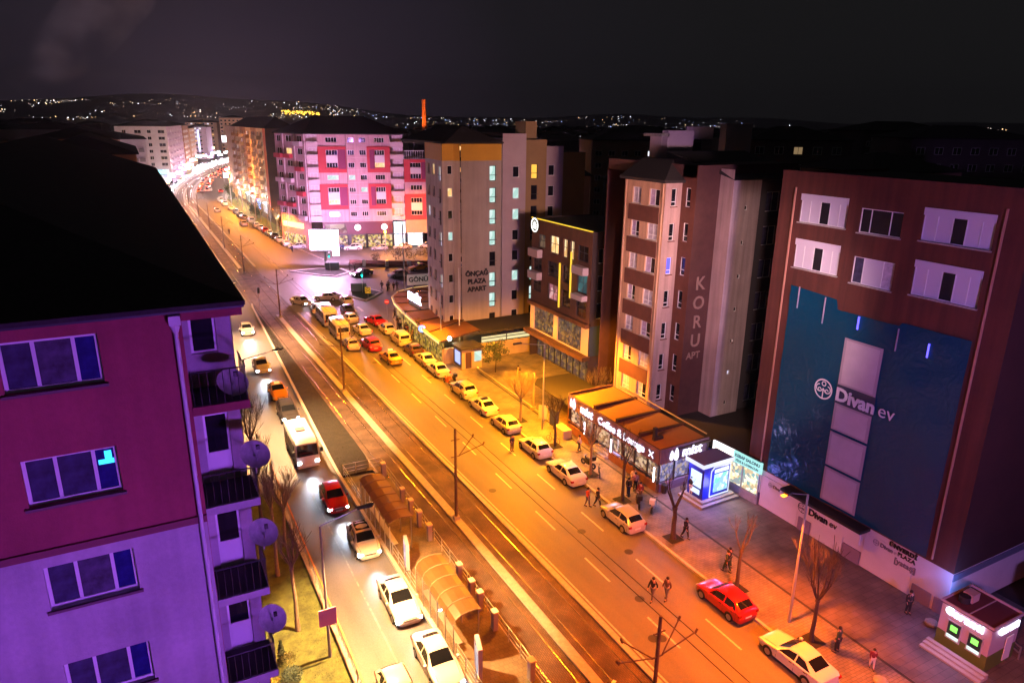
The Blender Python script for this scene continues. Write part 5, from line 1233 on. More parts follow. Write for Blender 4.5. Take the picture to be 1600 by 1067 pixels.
# junction
vehicle('sedan', 38.9, 138.5, 196, 'black', 'black saloon with its headlamps on crossing the junction', head=True)
vehicle('hatch', 45.0, 134.0, 190, 'silver', 'grey hatchback waiting in the side street beyond the tall pole', name='car')
vehicle('sedan', 51.3, 139.0, 188, 'yellow', 'yellow taxi in front of the city bus in the side street', extra=taxi, name='car')
vehicle('citybus', 58.5, 137.5, 186, 'white', 'white and blue city bus entering from the side street', 'bus', 'city_bus')
vehicle('sedan', 33.8, 176.0, 168, 'white', 'white saloon parked across the corner left of the billboard')
for i, (x, y, c, k_, lb) in enumerate(((45.4, 168.2, 'white', 'suv', 'white off-roader parked just right of the billboard'), (51.2, 165.6, 'silver', 'hatch', 'silver hatchback in front of the round sign shops'),
        (57.0, 165.2, 'cream', 'sedan', 'pale saloon in front of the white lit shop'), (62.8, 164.4, 'white', 'hatch', 'white hatchback second from the right in the shop row'), (68.0, 163.6, 'yellow', 'sedan', 'yellow taxi at the right end of the shop row'),
        (42.0, 171.5, 'blue', 'sedan', 'blue saloon half hidden behind the billboard'), (61.5, 168.5, 'grey', 'sedan', 'dark saloon parked behind the pale ones near the white lit shop'))):
    vehicle(k_, x, y, 167 + i % 3 * 4, c, lb, group='cars parked in front of the shops')
# far right kerb
fars = [(28.9, 292, 'van', 'white'), (28.9, 279, 'suv', 'white'), (29.1, 263, 'sedan', 'silver'), (29.4, 253, 'hatch', 'white'), (29.6, 244, 'sedan', 'cream'), (29.8, 237, 'hatch', 'grey'), (30.6, 228, 'van', 'cream'),
        (27.6, 222, 'sedan', 'white'), (30.4, 217.5, 'hatch', 'white'), (30.8, 211.5, 'sedan', 'cream'), (31.0, 206, 'hatch', 'red'), (31.2, 200, 'sedan', 'silver'), (31.4, 194, 'suv', 'dark'), (31.6, 188, 'sedan', 'white'), (32.0, 181.5, 'hatch', 'white')]
fl_ = ['white van farthest along the kerb of the far carriageway', 'white off-roader behind the farthest van', 'silver saloon parked by the trees of the far kerb', 'white hatchback, fourth from the far end of the kerb row', 'cream saloon, fifth from the far end of the kerb row',
       'grey hatchback just ahead of the boxy cream van', 'boxy cream van parked on the far kerb', 'white saloon double parked beside the cream van', 'white hatchback right behind the cream van', 'cream saloon ahead of the red hatchback on the far kerb', 'red hatchback parked on the far kerb', 'silver saloon right behind the red hatchback', 'dark off-roader near the junction end of the row', 'white saloon second from the junction end of the row', 'white hatchback at the junction end of the row']
for (x, y, k_, c), lb in zip(fars, fl_): vehicle(k_, x, y, 91, c, lb, group='cars parked along the far right kerb')
# left carriageway: coming towards the camera
lg = 'cars coming down the left carriageway'
def lv(x, y, kind, col, label, rz=-91, **k): return vehicle(kind, x, y, rz, col, label, cat=k.pop('cat', 'car'), group=lg, head=k.pop('head', True), **k)
lv(12.1, 105.9, 'hatch', 'cream', 'cream hatchback farthest up the left lane, throwing a long white beam')
lv(11.4, 88.4, 'sedan', 'silver', 'silver saloon with white beams ahead of the yellow taxi')
lv(11.6, 78.6, 'sedan', 'yellow', 'yellow taxi in the left lane ahead of the dark car', head=False, extra=taxi)
lv(11.4, 71.6, 'suv', 'dark', 'dark car right behind the white minibus roof', head=True, beam=False)
lv(10.8, 61.8, 'bus', 'white', 'white minibus with orange lit roof and dark windscreen in the left lane', cat='bus', name='minibus')
lv(11.3, 52.0, 'hatch', 'red', 'red hatchback under the street lamp head', -92, head=True)
lv(11.7, 44.9, 'hatch', 'white', 'white hatchback with a black roof panel', -92, extra=blackroof)
lv(11.8, 37.3, 'sedan', 'white', 'white saloon beside the arched tram shelter')
lv(12.0, 31.2, 'sedan', 'white', 'white saloon at the bottom edge next to the advertising panel', head=True)
lv(9.2, 29.6, 'hatch', 'cream', 'cream hatchback cut off by the bottom edge', head=False)
# the dense jam far up the left carriageway: small in the photograph, one mesh per car
def far_car(lit):
    mb = MB(); mb.m = 0
    mb.box(-2.1, 2.1, -.86, .86, .25, .9); mb.m = 1
    a = [(-1.7, .78, .9), (1.0, .78, .9), (1.0, -.78, .9), (-1.7, -.78, .9)]; t_ = [(-1.2, .6, 1.42), (.25, .6, 1.42), (.25, -.6, 1.42), (-1.2, -.6, 1.42)]
    for k in range(4): mb.poly([a[k], a[(k + 1) % 4], t_[(k + 1) % 4], t_[k]])
    mb.m = 0; mb.poly(t_[::-1]) if 0 else mb.poly([(-1.2, -.6, 1.43), (.25, -.6, 1.43), (.25, .6, 1.43), (-1.2, .6, 1.43)])
    mb.m = 2
    for s_ in (1, -1): mb.box(2.08, 2.2, s_ * .6 - .24, s_ * .6 + .24, .45, .8)
    mb.m = 3
    for s_ in (1, -1): mb.box(-2.16, -2.08, s_ * .6 - .17, s_ * .6 + .17, .6, .8)
    return mb
farm = {}
jam_l = 'one of the many small cars jammed far up the street, lamps lit'
cols_f = ['white', 'silver', 'cream', 'dark', 'grey', 'red', 'yellow']
def fcar(x, y, hd, c, away=False):
    k = (c, away)
    if k not in farm: farm[k] = far_car(0).mesh('far_car', [P[c], cgl, glow('jam_headlight', (.9, .88, 1), 110) if not away else hl_off, glow('jam_tail', (1, .06, .03), 22)])
    ob = link('car', farm[k], None, (x, y, 0), R(hd)); cn = {'dark': 'dark', 'cream': 'cream', 'grey': 'grey'}.get(c, c)
    wh = 'below the bend of the tracks' if y < 330 else 'beyond the bend of the tracks'
    tag(ob, f'small {cn} car driving away {wh}, red lamps lit' if away else f'small {cn} car with lamps lit in the jam {wh}', 'car', f'{cn} cars ' + ('driving away far up the street' if away else 'in the far traffic jam ') + ('near' if y < 330 else 'far'))
    return ob
r3 = random.Random(3)
def dirn(y): return math.degrees(math.atan2(20, mid(y + 10) - mid(y - 10)))
y = 128
while y < 330:
    for lane in (-5.0, -8.2, -11.4):
        if lane < -11 and y < 225: continue
        if r3.random() < (.22 if y < 165 else .9):
            yy = y + r3.uniform(-1.5, 1.5); fcar(mid(yy) + lane + r3.uniform(-.4, .4), yy, dirn(yy) + 180, r3.choice(cols_f[:5] if r3.random() < .8 else cols_f))
    y += 7.0
bline = lambda y_: 12 + (y_ - 340) * .10 if y_ < 385 else 18 + (y_ - 385) * .15 if y_ < 500 else mid(y_) - 26
y = 335
while y < 720:
    for lane in (-5.4, -8.6, -11.8, -15.0, 5.5, 8.8):
        if r3.random() < .78:
            yy = y + r3.uniform(-2, 2); aw = lane > 0
            if mid(yy) + lane + farc(yy) * (.2 if aw else -.2) < bline(yy) + 1.5: continue
            fcar(mid(yy) + lane + farc(yy) * (.2 if aw else -.2), yy, dirn(yy) + (0 if aw else 180), r3.choice(cols_f), aw)
    y += 11.5
for (x, y_) in ((16.8 - 6, 176), (14 - 2, 198)): pass
for (x, y_, s_) in ((12.9, 152, 0), (12.7, 176, 1)):
    lb = 'yellow taxi in the far left lanes, the nearer of two' if s_ == 0 else 'yellow taxi in the far left lanes, the farther of two'
    vehicle('sedan', x, y_, -90, 'yellow', lb, head=True, beam=False, extra=taxi)
# pools of light under the far jam come from its headlamps
for yy in range(135, 330, 26): lamp('jam_headlights', 'SPOT', (mid(yy) - 7.5, yy, 1.2), 5200, (.85, .82, 1), .5, (0, -1, -.22), 110, 1)
for yy in range(345, 700, 45): lamp('jam_headlights', 'SPOT', (mid(yy) - 9, yy, 2.0), 11000, (1, .78, .85), .6, (0, -1, -.2), 130, 1)
# two-wheelers
def bike(motor, m_):
    root = thing('motorbike' if motor else 'bicycle', 'x', 'motorbike' if motor else 'bicycle')
    r = .30 if motor else .33; wb = .65 if motor else .52; tk = .07 if motor else .02
    for x in (-wb, wb):
        t_ = MB(); n = 16
        for k in range(n):
            a0, a1 = 2 * math.pi * k / n, 2 * math.pi * (k + 1) / n
            t_.tube((x + (r - tk) * math.cos(a0), 0, r + (r - tk) * math.sin(a0)), (x + (r - tk) * math.cos(a1), 0, r + (r - tk) * math.sin(a1)), tk, n=5, cap=False)
        for k in range(4): a0 = math.pi * k / 4; t_.tube((x + r * .9 * math.cos(a0), 0, r + r * .9 * math.sin(a0)), (x - r * .9 * math.cos(a0), 0, r - r * .9 * math.sin(a0)), .006, n=3)
        t_.build('wheel', tyrem, root)
    fr = MB(); w = .035 if motor else .018
    for p, q in (((-wb, 0, r), (0, 0, r * .9)), ((0, 0, r * .9), (-.18, 0, .75)), ((-wb, 0, r), (-.18, 0, .75)), ((-.18, 0, .75), (.38, 0, .8)), ((0, 0, r * .9), (.38, 0, .8)), ((.36, 0, .95), (wb, 0, r))): fr.tube(p, q, w, n=6)
    fr.build('frame', m_, root)
    MB().tube((.34, -.28, 1.0), (.34, .28, 1.0), .018, n=6).tube((.36, 0, .8), (.34, 0, 1.0), .02, n=6).build('handlebar', dark_fr, root)
    MB().prism([(-.5, -.1), (.0, -.08), (.0, .08), (-.5, .1)], .78, .86, True).build('saddle', blackm, root) if motor else MB().box(-.32, -.08, -.06, .06, .86, .91).build('saddle', blackm, root)
    if motor:
        MB().prism([(-.15, -.15), (.3, -.12), (.3, .12), (-.15, .15)], .55, .84, True).box(-.25, .2, -.14, .14, .28, .56).build('engine_cover', m_, root)
        MB().box(-.78, -.42, -.22, .22, .88, 1.26).build('top_box', m_, root); MB().box(.45, .52, -.1, .1, .82, .98).build('headlight', hl_off, root)
    return root
mbk = mat('scooter_dark', (.02, .02, .022), .4); mo = mat('scooter_orange', (.5, .13, .02), .5); mw = mat('scooter_white', (.6, .58, .55), .4)
B1 = bike(True, mbk); B2 = bike(False, mat('bicycle_frame', (.05, .05, .06), .4)); B3 = bike(True, mo); B4 = bike(True, mw)
def place(o, x, y, z, rz, lb, g=None, first=True):
    c = o if first else copy_tree(o); c.location = (x, y, z); c.rotation_euler = (0, 0, R(rz)); c['label'] = lb
    if g: c['group'] = g
    return c
place(B1, 33.5, 47.9, .15, 100, 'black motorbike parked upright at the kerb by the bicycle', 'two-wheelers on the right pavement')
place(B1, 33.3, 40.3, .15, 60, 'black motorbike among the people outside the cafe', 'two-wheelers on the right pavement', False)
place(B4, 34.0, 39.2, .15, 40, 'white motorbike beside the small silver hatchback', 'two-wheelers on the right pavement')
place(B2, 33.4, 46.0, .15, 60, 'bicycle leaning at the tree beside the black motorbike', 'two-wheelers on the right pavement')
place(B2, 33.2, 53.6, .15, 110, 'lone dark bicycle at the foot of the lamp post', 'two-wheelers on the right pavement', False)
place(B3, 30.3, 73.4, 0, 95, 'orange delivery scooter with top box between parked cars', 'scooters between the parked cars')
place(B1, 31.4, 73.8, 0, 80, 'dark scooter beside the orange one between parked cars', 'scooters between the parked cars', False)
# ================================================================== PEOPLE
def skin_obj(name, verts, edges, radii, m, parent, sub=1):
    me = bpy.data.meshes.new(name); me.from_pydata(verts, edges, []); ob = bpy.data.objects.new(name, me); C.objects.link(ob)
    md = ob.modifiers.new('s', 'SKIN'); md.use_smooth_shade = True
    for i, r in enumerate(radii):
        sv = me.skin_vertices[0].data[i]; sv.radius = (r, r) if not isinstance(r, tuple) else r; sv.use_root = (i == 0)
    sb = ob.modifiers.new('b', 'SUBSURF'); sb.levels = sub
    dg = bpy.context.evaluated_depsgraph_get(); nm = bpy.data.meshes.new_from_object(ob.evaluated_get(dg))
    bpy.data.objects.remove(ob); nm.materials.clear(); nm.materials.append(m); nm.name = name
    return link(name, nm, parent)
skinm = mat('skin', (.42, .22, .15), .6); hairm = mat('hair_dark', (.02, .013, .01), .7); shoem = mat('shoe', (.03, .03, .03), .5)
JK = dict(black=mat('cloth_black', (.015, .015, .018), .85), navy=mat('cloth_navy', (.02, .025, .06), .85), red=mat('cloth_red', (.18, .02, .03), .85), pink=mat('cloth_pink', (.5, .25, .32), .85), white=mat('cloth_white', (.6, .55, .52), .85), grey=mat('cloth_grey', (.14, .13, .13), .85), green=mat('cloth_green', (.025, .05, .03), .85), brown=mat('cloth_brown', (.12, .07, .04), .85), orange=mat('cloth_orange', (.5, .08, .02), .85))
def person_proto(pose):
    """faces +x; z up"""
    root = thing('person', 'person', 'person')
    st = {'walk': .24, 'stand': .03, 'stroll': .14, 'sit': .1}[pose]; sit = pose == 'sit'
    hz_ = .92 if not sit else .62
    V = []; E = []; Rr = []
    def v(p, r, to=None): 
        V.append(p); Rr.append(r)
        if to is not None: E.append((to, len(V) - 1))
        return len(V) - 1
    pel = v((0, 0, hz_), .115); sp = v((.01, 0, hz_ + .2), .11, pel); chs = v((.01, 0, hz_ + .42), .13, sp); nk = v((.015, 0, hz_ + .57), .05, chs); hb = v((.03, 0, hz_ + .63), .065, nk); hd = v((.035, 0, hz_ + .70), .088, hb); ht = v((.03, 0, hz_ + .78), .07, hd)
    arm = {}
    for s in (1, -1):
        sw = s * st * .9
        sh = v((.01, s * .17, hz_ + .50), .055, chs); el = v((-.02 - sw * .5, s * .235, hz_ + .24), .042, sh)
        wr = v((.06 - sw if not sit else .25, s * .23, hz_ + .02 if not sit else hz_ + .22), .028, el); pm = v((.08 - sw * 1.1 if not sit else .30, s * .225, hz_ - .06 if not sit else hz_ + .20), .034, wr); arm[s] = (sh, el, wr, pm)
        P0 = Vector(V[pm]); d = (P0 - Vector(V[wr])).normalized()
        for k, (o_, ln) in enumerate(((-.027, .062), (-.009, .072), (.009, .070), (.027, .055))):
            a = v(tuple(P0 + Vector((o_, 0, 0)) + d * .035), .0095, pm); b_ = v(tuple(P0 + Vector((o_ * 1.1, -s * .012, 0)) + d * (.035 + ln)), .008, a)
        th = v(tuple(P0 + Vector((.034, -s * .01, .02)) + d * .01), .011, pm); v(tuple(P0 + Vector((.052, -s * .02, 0)) + d * .045), .009, th)
    leg = {}
    for s in (1, -1):
        f = s * st
        hp = v((0, s * .09, hz_ - .04), .10, pel)
        if sit: kn = v((.42, s * .12, hz_ + .02), .062, hp); an = v((.40, s * .12, .12), .042, kn)
        else: kn = v((f * .5 + .03, s * .095, .50), .062, hp); an = v((f * (1.0 if f > 0 else 1.15), s * .10, .10 if f >= 0 else .14), .042, kn)
        A_ = Vector(V[an]); toe = v(tuple(A_ + Vector((.17, s * .02, -.06))), .035, an); leg[s] = (hp, kn, an, toe)
    body = skin_obj('body', V, E, Rr, skinm, root)
    def sub(idx, grow, name, m, edges):
        mp = {i: k for k, i in enumerate(idx)}
        return skin_obj(name, [V[i] for i in idx], [(mp[a], mp[b]) for a, b in edges], [Rr[i] * grow[k] + .012 for k, i in enumerate(idx)], m, root)
    idx = [chs, pel, sp]; ed = [(pel, sp), (sp, chs)]; gr = [1.15, 1.25, 1.2]
    for s in (1, -1): idx += list(arm[s][:3]); ed += [(chs, arm[s][0]), (arm[s][0], arm[s][1]), (arm[s][1], arm[s][2])]; gr += [1.25, 1.25, 1.3]
    sub(idx, gr, 'jacket', JK['black'], ed)
    idx = [pel]; ed = []; gr = [1.08]
    for s in (1, -1): idx += list(leg[s][:3]); ed += [(pel, leg[s][0]), (leg[s][0], leg[s][1]), (leg[s][1], leg[s][2])]; gr += [1.1, 1.15, 1.2]
    sub(idx, gr, 'trousers', JK['grey'], ed)
    for s in (1, -1):
        A_ = Vector(V[leg[s][2]]); MB().prism([(A_.x - .07, A_.y - .045), (A_.x + .16, A_.y - .045), (A_.x + .21, A_.y), (A_.x + .16, A_.y + .045), (A_.x - .07, A_.y + .045)], max(0, A_.z - .12), A_.z - .02, True).build('shoe', shoem, root)
    H = Vector(V[hd]); hm = MB(); hm.ball(H + Vector((-.022, 0, .03)), .108, 12, 8, 1.05); hm.build('hair', hairm, root, smooth=60)
    fm = MB()
    for s in (1, -1): fm.ball(H + Vector((.082, s * .032, .0)), .012, 6, 4); 
    fm.tube(H + Vector((.085, -.02, -.055)), H + Vector((.085, .02, -.055)), .006, n=5); fm.build('face_features', hairm, root)
    MB().tube(H + Vector((.08, 0, .005)), H + Vector((.108, 0, -.03)), .010, .016, n=6).build('nose', skinm, root)
    return root
PP = {k: person_proto(k) for k in ('walk', 'stand', 'stroll')}; PU = set()
def person(x, y, hd, pose, jk, tr_, label, z=.15, s=1.0, hair=None, group=None, bag=None):
    pr = PP[pose]; r_ = pr if pose not in PU else copy_tree(pr); PU.add(pose)
    r_.location = (x, y, z); r_.rotation_euler = (0, 0, R(hd)); r_.scale = (s, s, s); r_['label'] = label; r_['category'] = 'person'
    r_.name = 'person'
    if group: r_['group'] = group
    elif 'group' in r_: del r_['group']
    for ch in r_.children:
        nm = ch.name.split('.')[0]; m_ = {'jacket': JK[jk], 'trousers': JK[tr_], 'hair': hair}.get(nm)
        if m_: ch.material_slots[0].link = 'OBJECT'; ch.material_slots[0].material = m_
    return r_
person(28.9, 54.1, -80, 'stand', 'navy', 'brown', 'person standing in the road between the parked hatchbacks, facing the traffic', 0)
person(34.4, 50.8, 160, 'stroll', 'white', 'black', 'person in a pale top walking past the cafe steps')
person(30.4, 41.9, -70, 'walk', 'black', 'black', 'person in black walking in the road by the silver hatchback', 0)
person(29.7, 42.3, -70, 'stroll', 'orange', 'grey', 'person with an orange jacket beside the one in black', 0)
person(33.5, 41.9, 20, 'stand', 'black', 'navy', 'person in black at the left of the group outside the cafe')
person(33.95, 40.9, 200, 'stroll', 'red', 'brown', 'person in a dark red jacket in the group outside the cafe')
person(34.6, 42.4, -120, 'stand', 'pink', 'navy', 'person in a pink top in the group outside the cafe')
person(34.9, 43.1, -100, 'stand', 'white', 'grey', 'person in white behind the pink top outside the cafe')
person(33.6, 34.9, -85, 'walk', 'black', 'black', 'person in black walking alone beyond the forked tree')
person(33.35, 30.3, 95, 'walk', 'green', 'green', 'taller of two people in dark green by the tree near the red car')
person(33.85, 30.6, 95, 'stroll', 'black', 'green', 'shorter of two people in dark clothes by the tree near the red car', s=.93)
person(26.9, 30.4, 200, 'walk', 'black', 'grey', 'person in an open black jacket crossing the road', 0)
person(27.75, 30.0, 190, 'stroll', 'brown', 'grey', 'person in a long brown coat crossing the road, the right one', 0)
person(40.6, 21.7, 250, 'stand', 'black', 'black', 'person in a black hooded jacket standing by the white shopfront', hair=JK['black'])
person(33.5, 21.4, 100, 'stand', 'green', 'black', 'person in dark clothes in the shadow of the bottom right tree', s=1.05)
person(34.2, 19.6, 230, 'stroll', 'red', 'white', 'small person in a red top near the bottom right edge', s=.8)
person(38.0, 39.3, 20, 'stand', 'black', 'white', 'person in pale trousers using the blue cash machine', .45)
person(32.9, 82.9, -80, 'walk', 'black', 'black', 'person in black walking down the pavement below the restaurant')
person(38.6, 70.9, 60, 'walk', 'black', 'brown', 'person with a dark coat crossing the orange plaza')
g1 = 'people crossing at the traffic island'
for i, (x, y, h_, ps, j, lb) in enumerate(((38.6, 124.4, 200, 'walk', 'black', 'person in black leading the group by the chevron island'), (39.3, 123.2, 190, 'stroll', 'navy', 'person in navy, second of the group by the chevron island'), (39.9, 124.3, 200, 'walk', 'grey', 'person in grey behind the leaders by the chevron island'),
        (40.3, 122.6, 210, 'stroll', 'black', 'person in black at the near side of the group by the chevron island'), (41.2, 123.4, 200, 'walk', 'navy', 'last person of the group by the chevron island'), (44.0, 121.6, 180, 'walk', 'navy', 'person in navy striding alone near the white board sign'))):
    person(x, y, h_, ps, j, 'black', lb, 0, group=g1)
person(37.9, 143.8, 200, 'stand', 'black', 'black', 'left of two people beside the billboard island', .16); person(38.8, 143.2, 200, 'stroll', 'brown', 'black', 'right of two people beside the billboard island', .16)
person(31.6, 171.3, 250, 'walk', 'navy', 'black', 'person at the kerb left of the billboard', 0); person(21.6, 205.0, 90, 'stand', 'black', 'black', 'lone person far off in the empty carriageway', 0)
g2 = 'people on the pavement outside the restaurant'
for i, (x, y, h_, ps, j, lb) in enumerate(((34.1, 103.7, -60, 'walk', 'black', 'person in black nearest the curved corner of the restaurant'), (34.7, 103.2, -60, 'stroll', 'brown', 'person in brown beside the one at the curved corner'), (32.2, 96.4, -70, 'walk', 'navy', 'person in navy by the parked white hatchback'),
        (32.3, 93.6, -90, 'stroll', 'navy', 'person in navy by the cream van'), (32.9, 97.6, 100, 'stand', 'white', 'person in white in the middle of the restaurant crowd'), (33.0, 99.0, 80, 'stroll', 'black', 'person in black behind the one in white'),
        (32.9, 95.2, -80, 'walk', 'brown', 'person in brown beneath the glowing eaves'), (32.7, 93.9, -80, 'walk', 'red', 'person in dark red beneath the glowing eaves'), (32.6, 91.6, -90, 'stroll', 'brown', 'person nearest the blue sign under the eaves'))):
    person(x, y, h_, ps, j, 'brown' if i % 2 else 'black', lb, group=g2)
person(34.1, 81.3, 180, 'stand', 'black', 'black', 'person standing in the lit doorway at the end of the restaurant')

# ================================================================== TREES
bark = mat('bark', (.05, .035, .028), .9, nz=.4, sc=6, bump=.5); bark2 = mat('pale_bark', (.22, .16, .11), .9, nz=.3, sc=5)
def bare_tree(label, x, y, h, trunk_h, n_main, twigs, spread, seed, m_=bark, group='bare trees on the right pavement', z=.15, lean=.0, r=.13, pit=True, up=1.0):
    q = random.Random(seed); t = thing('bare_tree', label, 'tree', (x, y, z), group=group)
    tr_ = MB(); p = Vector((0, 0, -.05)); k = 4
    for i in range(k):
        p2 = p + Vector((q.uniform(-.05, .05) + lean * .1, q.uniform(-.05, .05), (trunk_h + .05) / k)); tr_.tube(p, p2, r * (1.35 if i == 0 else 1.05 - i * .07), r * (1.05 - (i + 1) * .07), n=8, cap=False); p = p2
    tr_.ball(p, r * 1.15, 8, 5); tr_.build('trunk', m_, t, smooth=60)
    br = MB(); tw = MB()
    for i in range(n_main):
        a = 2 * math.pi * (i + q.random() * .5) / n_main; d = Vector((math.cos(a) * spread, math.sin(a) * spread, up)).normalized(); c = p.copy(); L = (h - trunk_h) * q.uniform(.42, .58); rr = r * .58
        for s in range(4):
            d = (d + Vector((q.uniform(-.18, .18), q.uniform(-.18, .18), .18))).normalized(); c2 = c + d * L / 4; br.tube(c, c2, rr, rr * .82, n=6, cap=False); 
            for _ in range(twigs // 4 if s < 3 else twigs):
                dd = (d + Vector((q.uniform(-.7, .7), q.uniform(-.7, .7), q.uniform(-.1, .7)))).normalized(); e0 = c2.copy(); l2 = (h - trunk_h) * q.uniform(.16, .30); r2 = rr * .32
                for u in range(3):
                    dd = (dd + Vector((q.uniform(-.12, .12), q.uniform(-.12, .12), .12))).normalized(); e1 = e0 + dd * l2 / 2; tw.tube(e0, e1, max(.013, r2 * (1 - u * .3)), max(.009, r2 * (.7 - u * .25)), n=4, cap=False)
                    if u: 
                        d3 = (dd + Vector((q.uniform(-.8, .8), q.uniform(-.8, .8), q.uniform(-.2, .5)))).normalized(); tw.tube(e0, e0 + d3 * l2 * .45, .009, .005, n=3, cap=False)
                    e0 = e1
            c = c2; rr *= .78
        br.ball(c, rr * 1.8, 6, 4)
    br.build('limbs', m_, t, smooth=60); tw.build('twigs', m_, t)
    if pit: MB().box(-.6, .6, -.6, .6, .052 - .0, .058).build('tree_pit', soil, t)
    return t
bare_tree('bare tree with a fan of upright shoots at the bottom right, behind the white saloon', 32.9, 22.7, 7.4, 2.9, 6, 10, .55, 1)
bare_tree('bare tree with three reddish limbs behind the red hatchback', 32.5, 28.5, 6.3, 3.0, 3, 5, .45, 2)
bare_tree('dark pollarded tree with thick forked limbs in front of the cash machine booth', 32.7, 35.2, 6.2, 2.6, 6, 3, .5, 3, r=.19)
bare_tree('slender dark tree beside the group outside the cafe', 32.6, 41.5, 7.0, 3.2, 5, 6, .3, 4)
bare_tree('bare tree with rosy twigs in front of the cafe letters', 32.8, 46.5, 5.9, 2.8, 6, 12, .8, 5, bark2)
bare_tree('small twiggy tree at the left corner of the cafe', 32.9, 52.8, 5.6, 2.9, 5, 9, .7, 6)
bare_tree('bushy bare tree with pale starry branches over the plaza', 32.8, 59.6, 6.2, 2.6, 9, 16, 1.1, 7, bark2)
bare_tree('wide bush of bare pale rods behind the cafe', 43.3, 60.5, 4.6, .4, 14, 6, 1.2, 8, bark2, 'bare trees on the right pavement', r=.1, pit=False)
for i, (x, y, h_) in enumerate(((32.3, 88.0, 4.6), (32.0, 93.2, 4.4))): bare_tree(('thin young tree beside the blue round sign', 'thin young tree among the restaurant crowd')[i], x, y, h_, 2.8, 4, 4, .5, 30 + i, r=.06)
bare_tree('tall slim tree on the lawn, right beside the third balcony', 5.4, 44.1, 8.9, 5.2, 5, 12, .4, 11, bark2, 'bare trees on the left side', .06, pit=False)
bare_tree('tall bare tree standing nearest the bottom, above the potted plant', 5.5, 37.9, 7.6, 4.4, 5, 12, .5, 12, bark2, 'bare trees on the left side', .06, pit=False)
bare_tree('bare tree leaning over the left road beside the top balcony', 6.3, 60, 8.0, 3.2, 6, 12, .5, 13, bark, 'bare trees on the left side', .1, pit=False)
bare_tree('bare tree between the two satellite dishes', 5.6, 52, 7.5, 3.6, 6, 12, .45, 14, bark, 'bare trees on the left side', .1, pit=False)
bare_tree('bare tree with tangled twigs overhanging the fence', 6.5, 47.5, 6.4, 3.0, 6, 14, .6, 15, bark2, 'bare trees on the left side', .1, pit=False)
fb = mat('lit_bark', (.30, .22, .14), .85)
for i in range(11):
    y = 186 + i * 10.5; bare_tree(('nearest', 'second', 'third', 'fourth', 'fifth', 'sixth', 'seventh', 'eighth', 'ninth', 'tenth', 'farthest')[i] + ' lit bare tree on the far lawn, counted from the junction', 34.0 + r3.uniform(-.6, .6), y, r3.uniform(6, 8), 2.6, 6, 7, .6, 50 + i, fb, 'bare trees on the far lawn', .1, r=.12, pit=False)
# leafy things: small leaf faces through a volume
def leaf_clump(mb, c, r, n, q, size=.08, sz=1.0):
    for _ in range(n):
        while True:
            p = Vector((q.uniform(-1, 1), q.uniform(-1, 1), q.uniform(-1, 1)))
            if p.length < 1: break
        p = Vector(c) + Vector((p.x * r, p.y * r, p.z * r * sz)); a = Vector((q.gauss(0, 1), q.gauss(0, 1), q.gauss(0, 1))).normalized(); b_ = a.orthogonal().normalized(); s = size * q.uniform(.6, 1.4)
        mb.poly([p - a * s, p + b_ * s * .5, p + a * s, p - b_ * s * .5])
leafd = mat('dark_leaves', (.035, .06, .03), .7, nz=.5, sc=2)
t = thing('small_tree', 'dark leafy tree with white blossom in front of the plaza wall', 'tree', (37.2, 74.3, .15)); q = random.Random(5)
MB().tube((0, 0, 0), (.1, 0, 1.6), .07, .05).tube((.1, 0, 1.6), (.7, .2, 2.6), .04).tube((.1, 0, 1.6), (-.6, -.1, 2.5), .04).build('trunk', bark, t)
mb = MB()
for _ in range(16): leaf_clump(mb, (q.uniform(-1.7, 1.7), q.uniform(-1.1, 1.1), q.uniform(2.0, 3.6)), .55, 110, q, .10)
mb.build('crown', leafd, t); mb = MB(); leaf_clump(mb, (-1.4, -.6, 2.5), .9, 60, q, .07); mb.build('blossom', mat('blossom', (.6, .5, .45)), t)
for i, (x, y, rr, lb) in enumerate(((33.6, 300, 3.2, 'dark round evergreen at the far end of the lawn'), (34.2, 242, 2.4, 'dark bush among the lit trees of the far lawn'), (34.5, 189, 2.6, 'dark violet bush at the near end of the far lawn'))):
    t = thing('evergreen', lb, 'tree', (x, y, .1)); MB().tube((0, 0, 0), (0, 0, 2), .15).build('trunk', bark, t); mb = MB()
    for _ in range(12): leaf_clump(mb, (q.uniform(-1, 1) * rr * .5, q.uniform(-1, 1) * rr * .5, rr * .9 + q.uniform(-1, 1) * rr * .6), rr * .45, 90, q, .22)
    mb.build('crown', leafd, t)
t = thing('shrub_bed', 'low bushes behind the curved brick terrace', 'plant', (58, 148.5, .9)); mb = MB()
for _ in range(26): leaf_clump(mb, (q.uniform(-13, 8), q.uniform(-1, 5), q.uniform(.2, 1.0)), .9, 60, q, .16)
mb.build('foliage', mat('dry_leaves', (.08, .06, .03), .8, nz=.5, sc=2), t)
# lawn shrubs
t = thing('conifer', 'small pointed conifer on the lawn beside the round pot', 'tree', (4.1, 35.4, .06)); mb = MB()
for k in range(14): leaf_clump(mb, (0, 0, .2 + k * .11), .36 * (1 - k / 15), 60, q, .06)
mb.build('crown', leafd, t); MB().tube((0, 0, 0), (0, 0, .5), .04).build('trunk', bark, t)
t = thing('round_shrub', 'round blue-green shrub on the lawn by the lowest balcony', 'plant', (4.35, 33.8, .06)); mb = MB()
leaf_clump(mb, (0, 0, .45), .62, 900, q, .055, .8); mb.build('foliage', mat('blue_leaves', (.06, .11, .09), .8, nz=.5, sc=4), t)
mb = MB(); leaf_clump(mb, (.1, .6, .8), .42, 260, q, .05, .9); solo('flowering_shrub', mb, mat('pale_leaves', (.22, .24, .08), .8, nz=.4, sc=5), 'pale yellow-green shrub growing just above the round one', 'plant', (4.3, 34.2, .06))
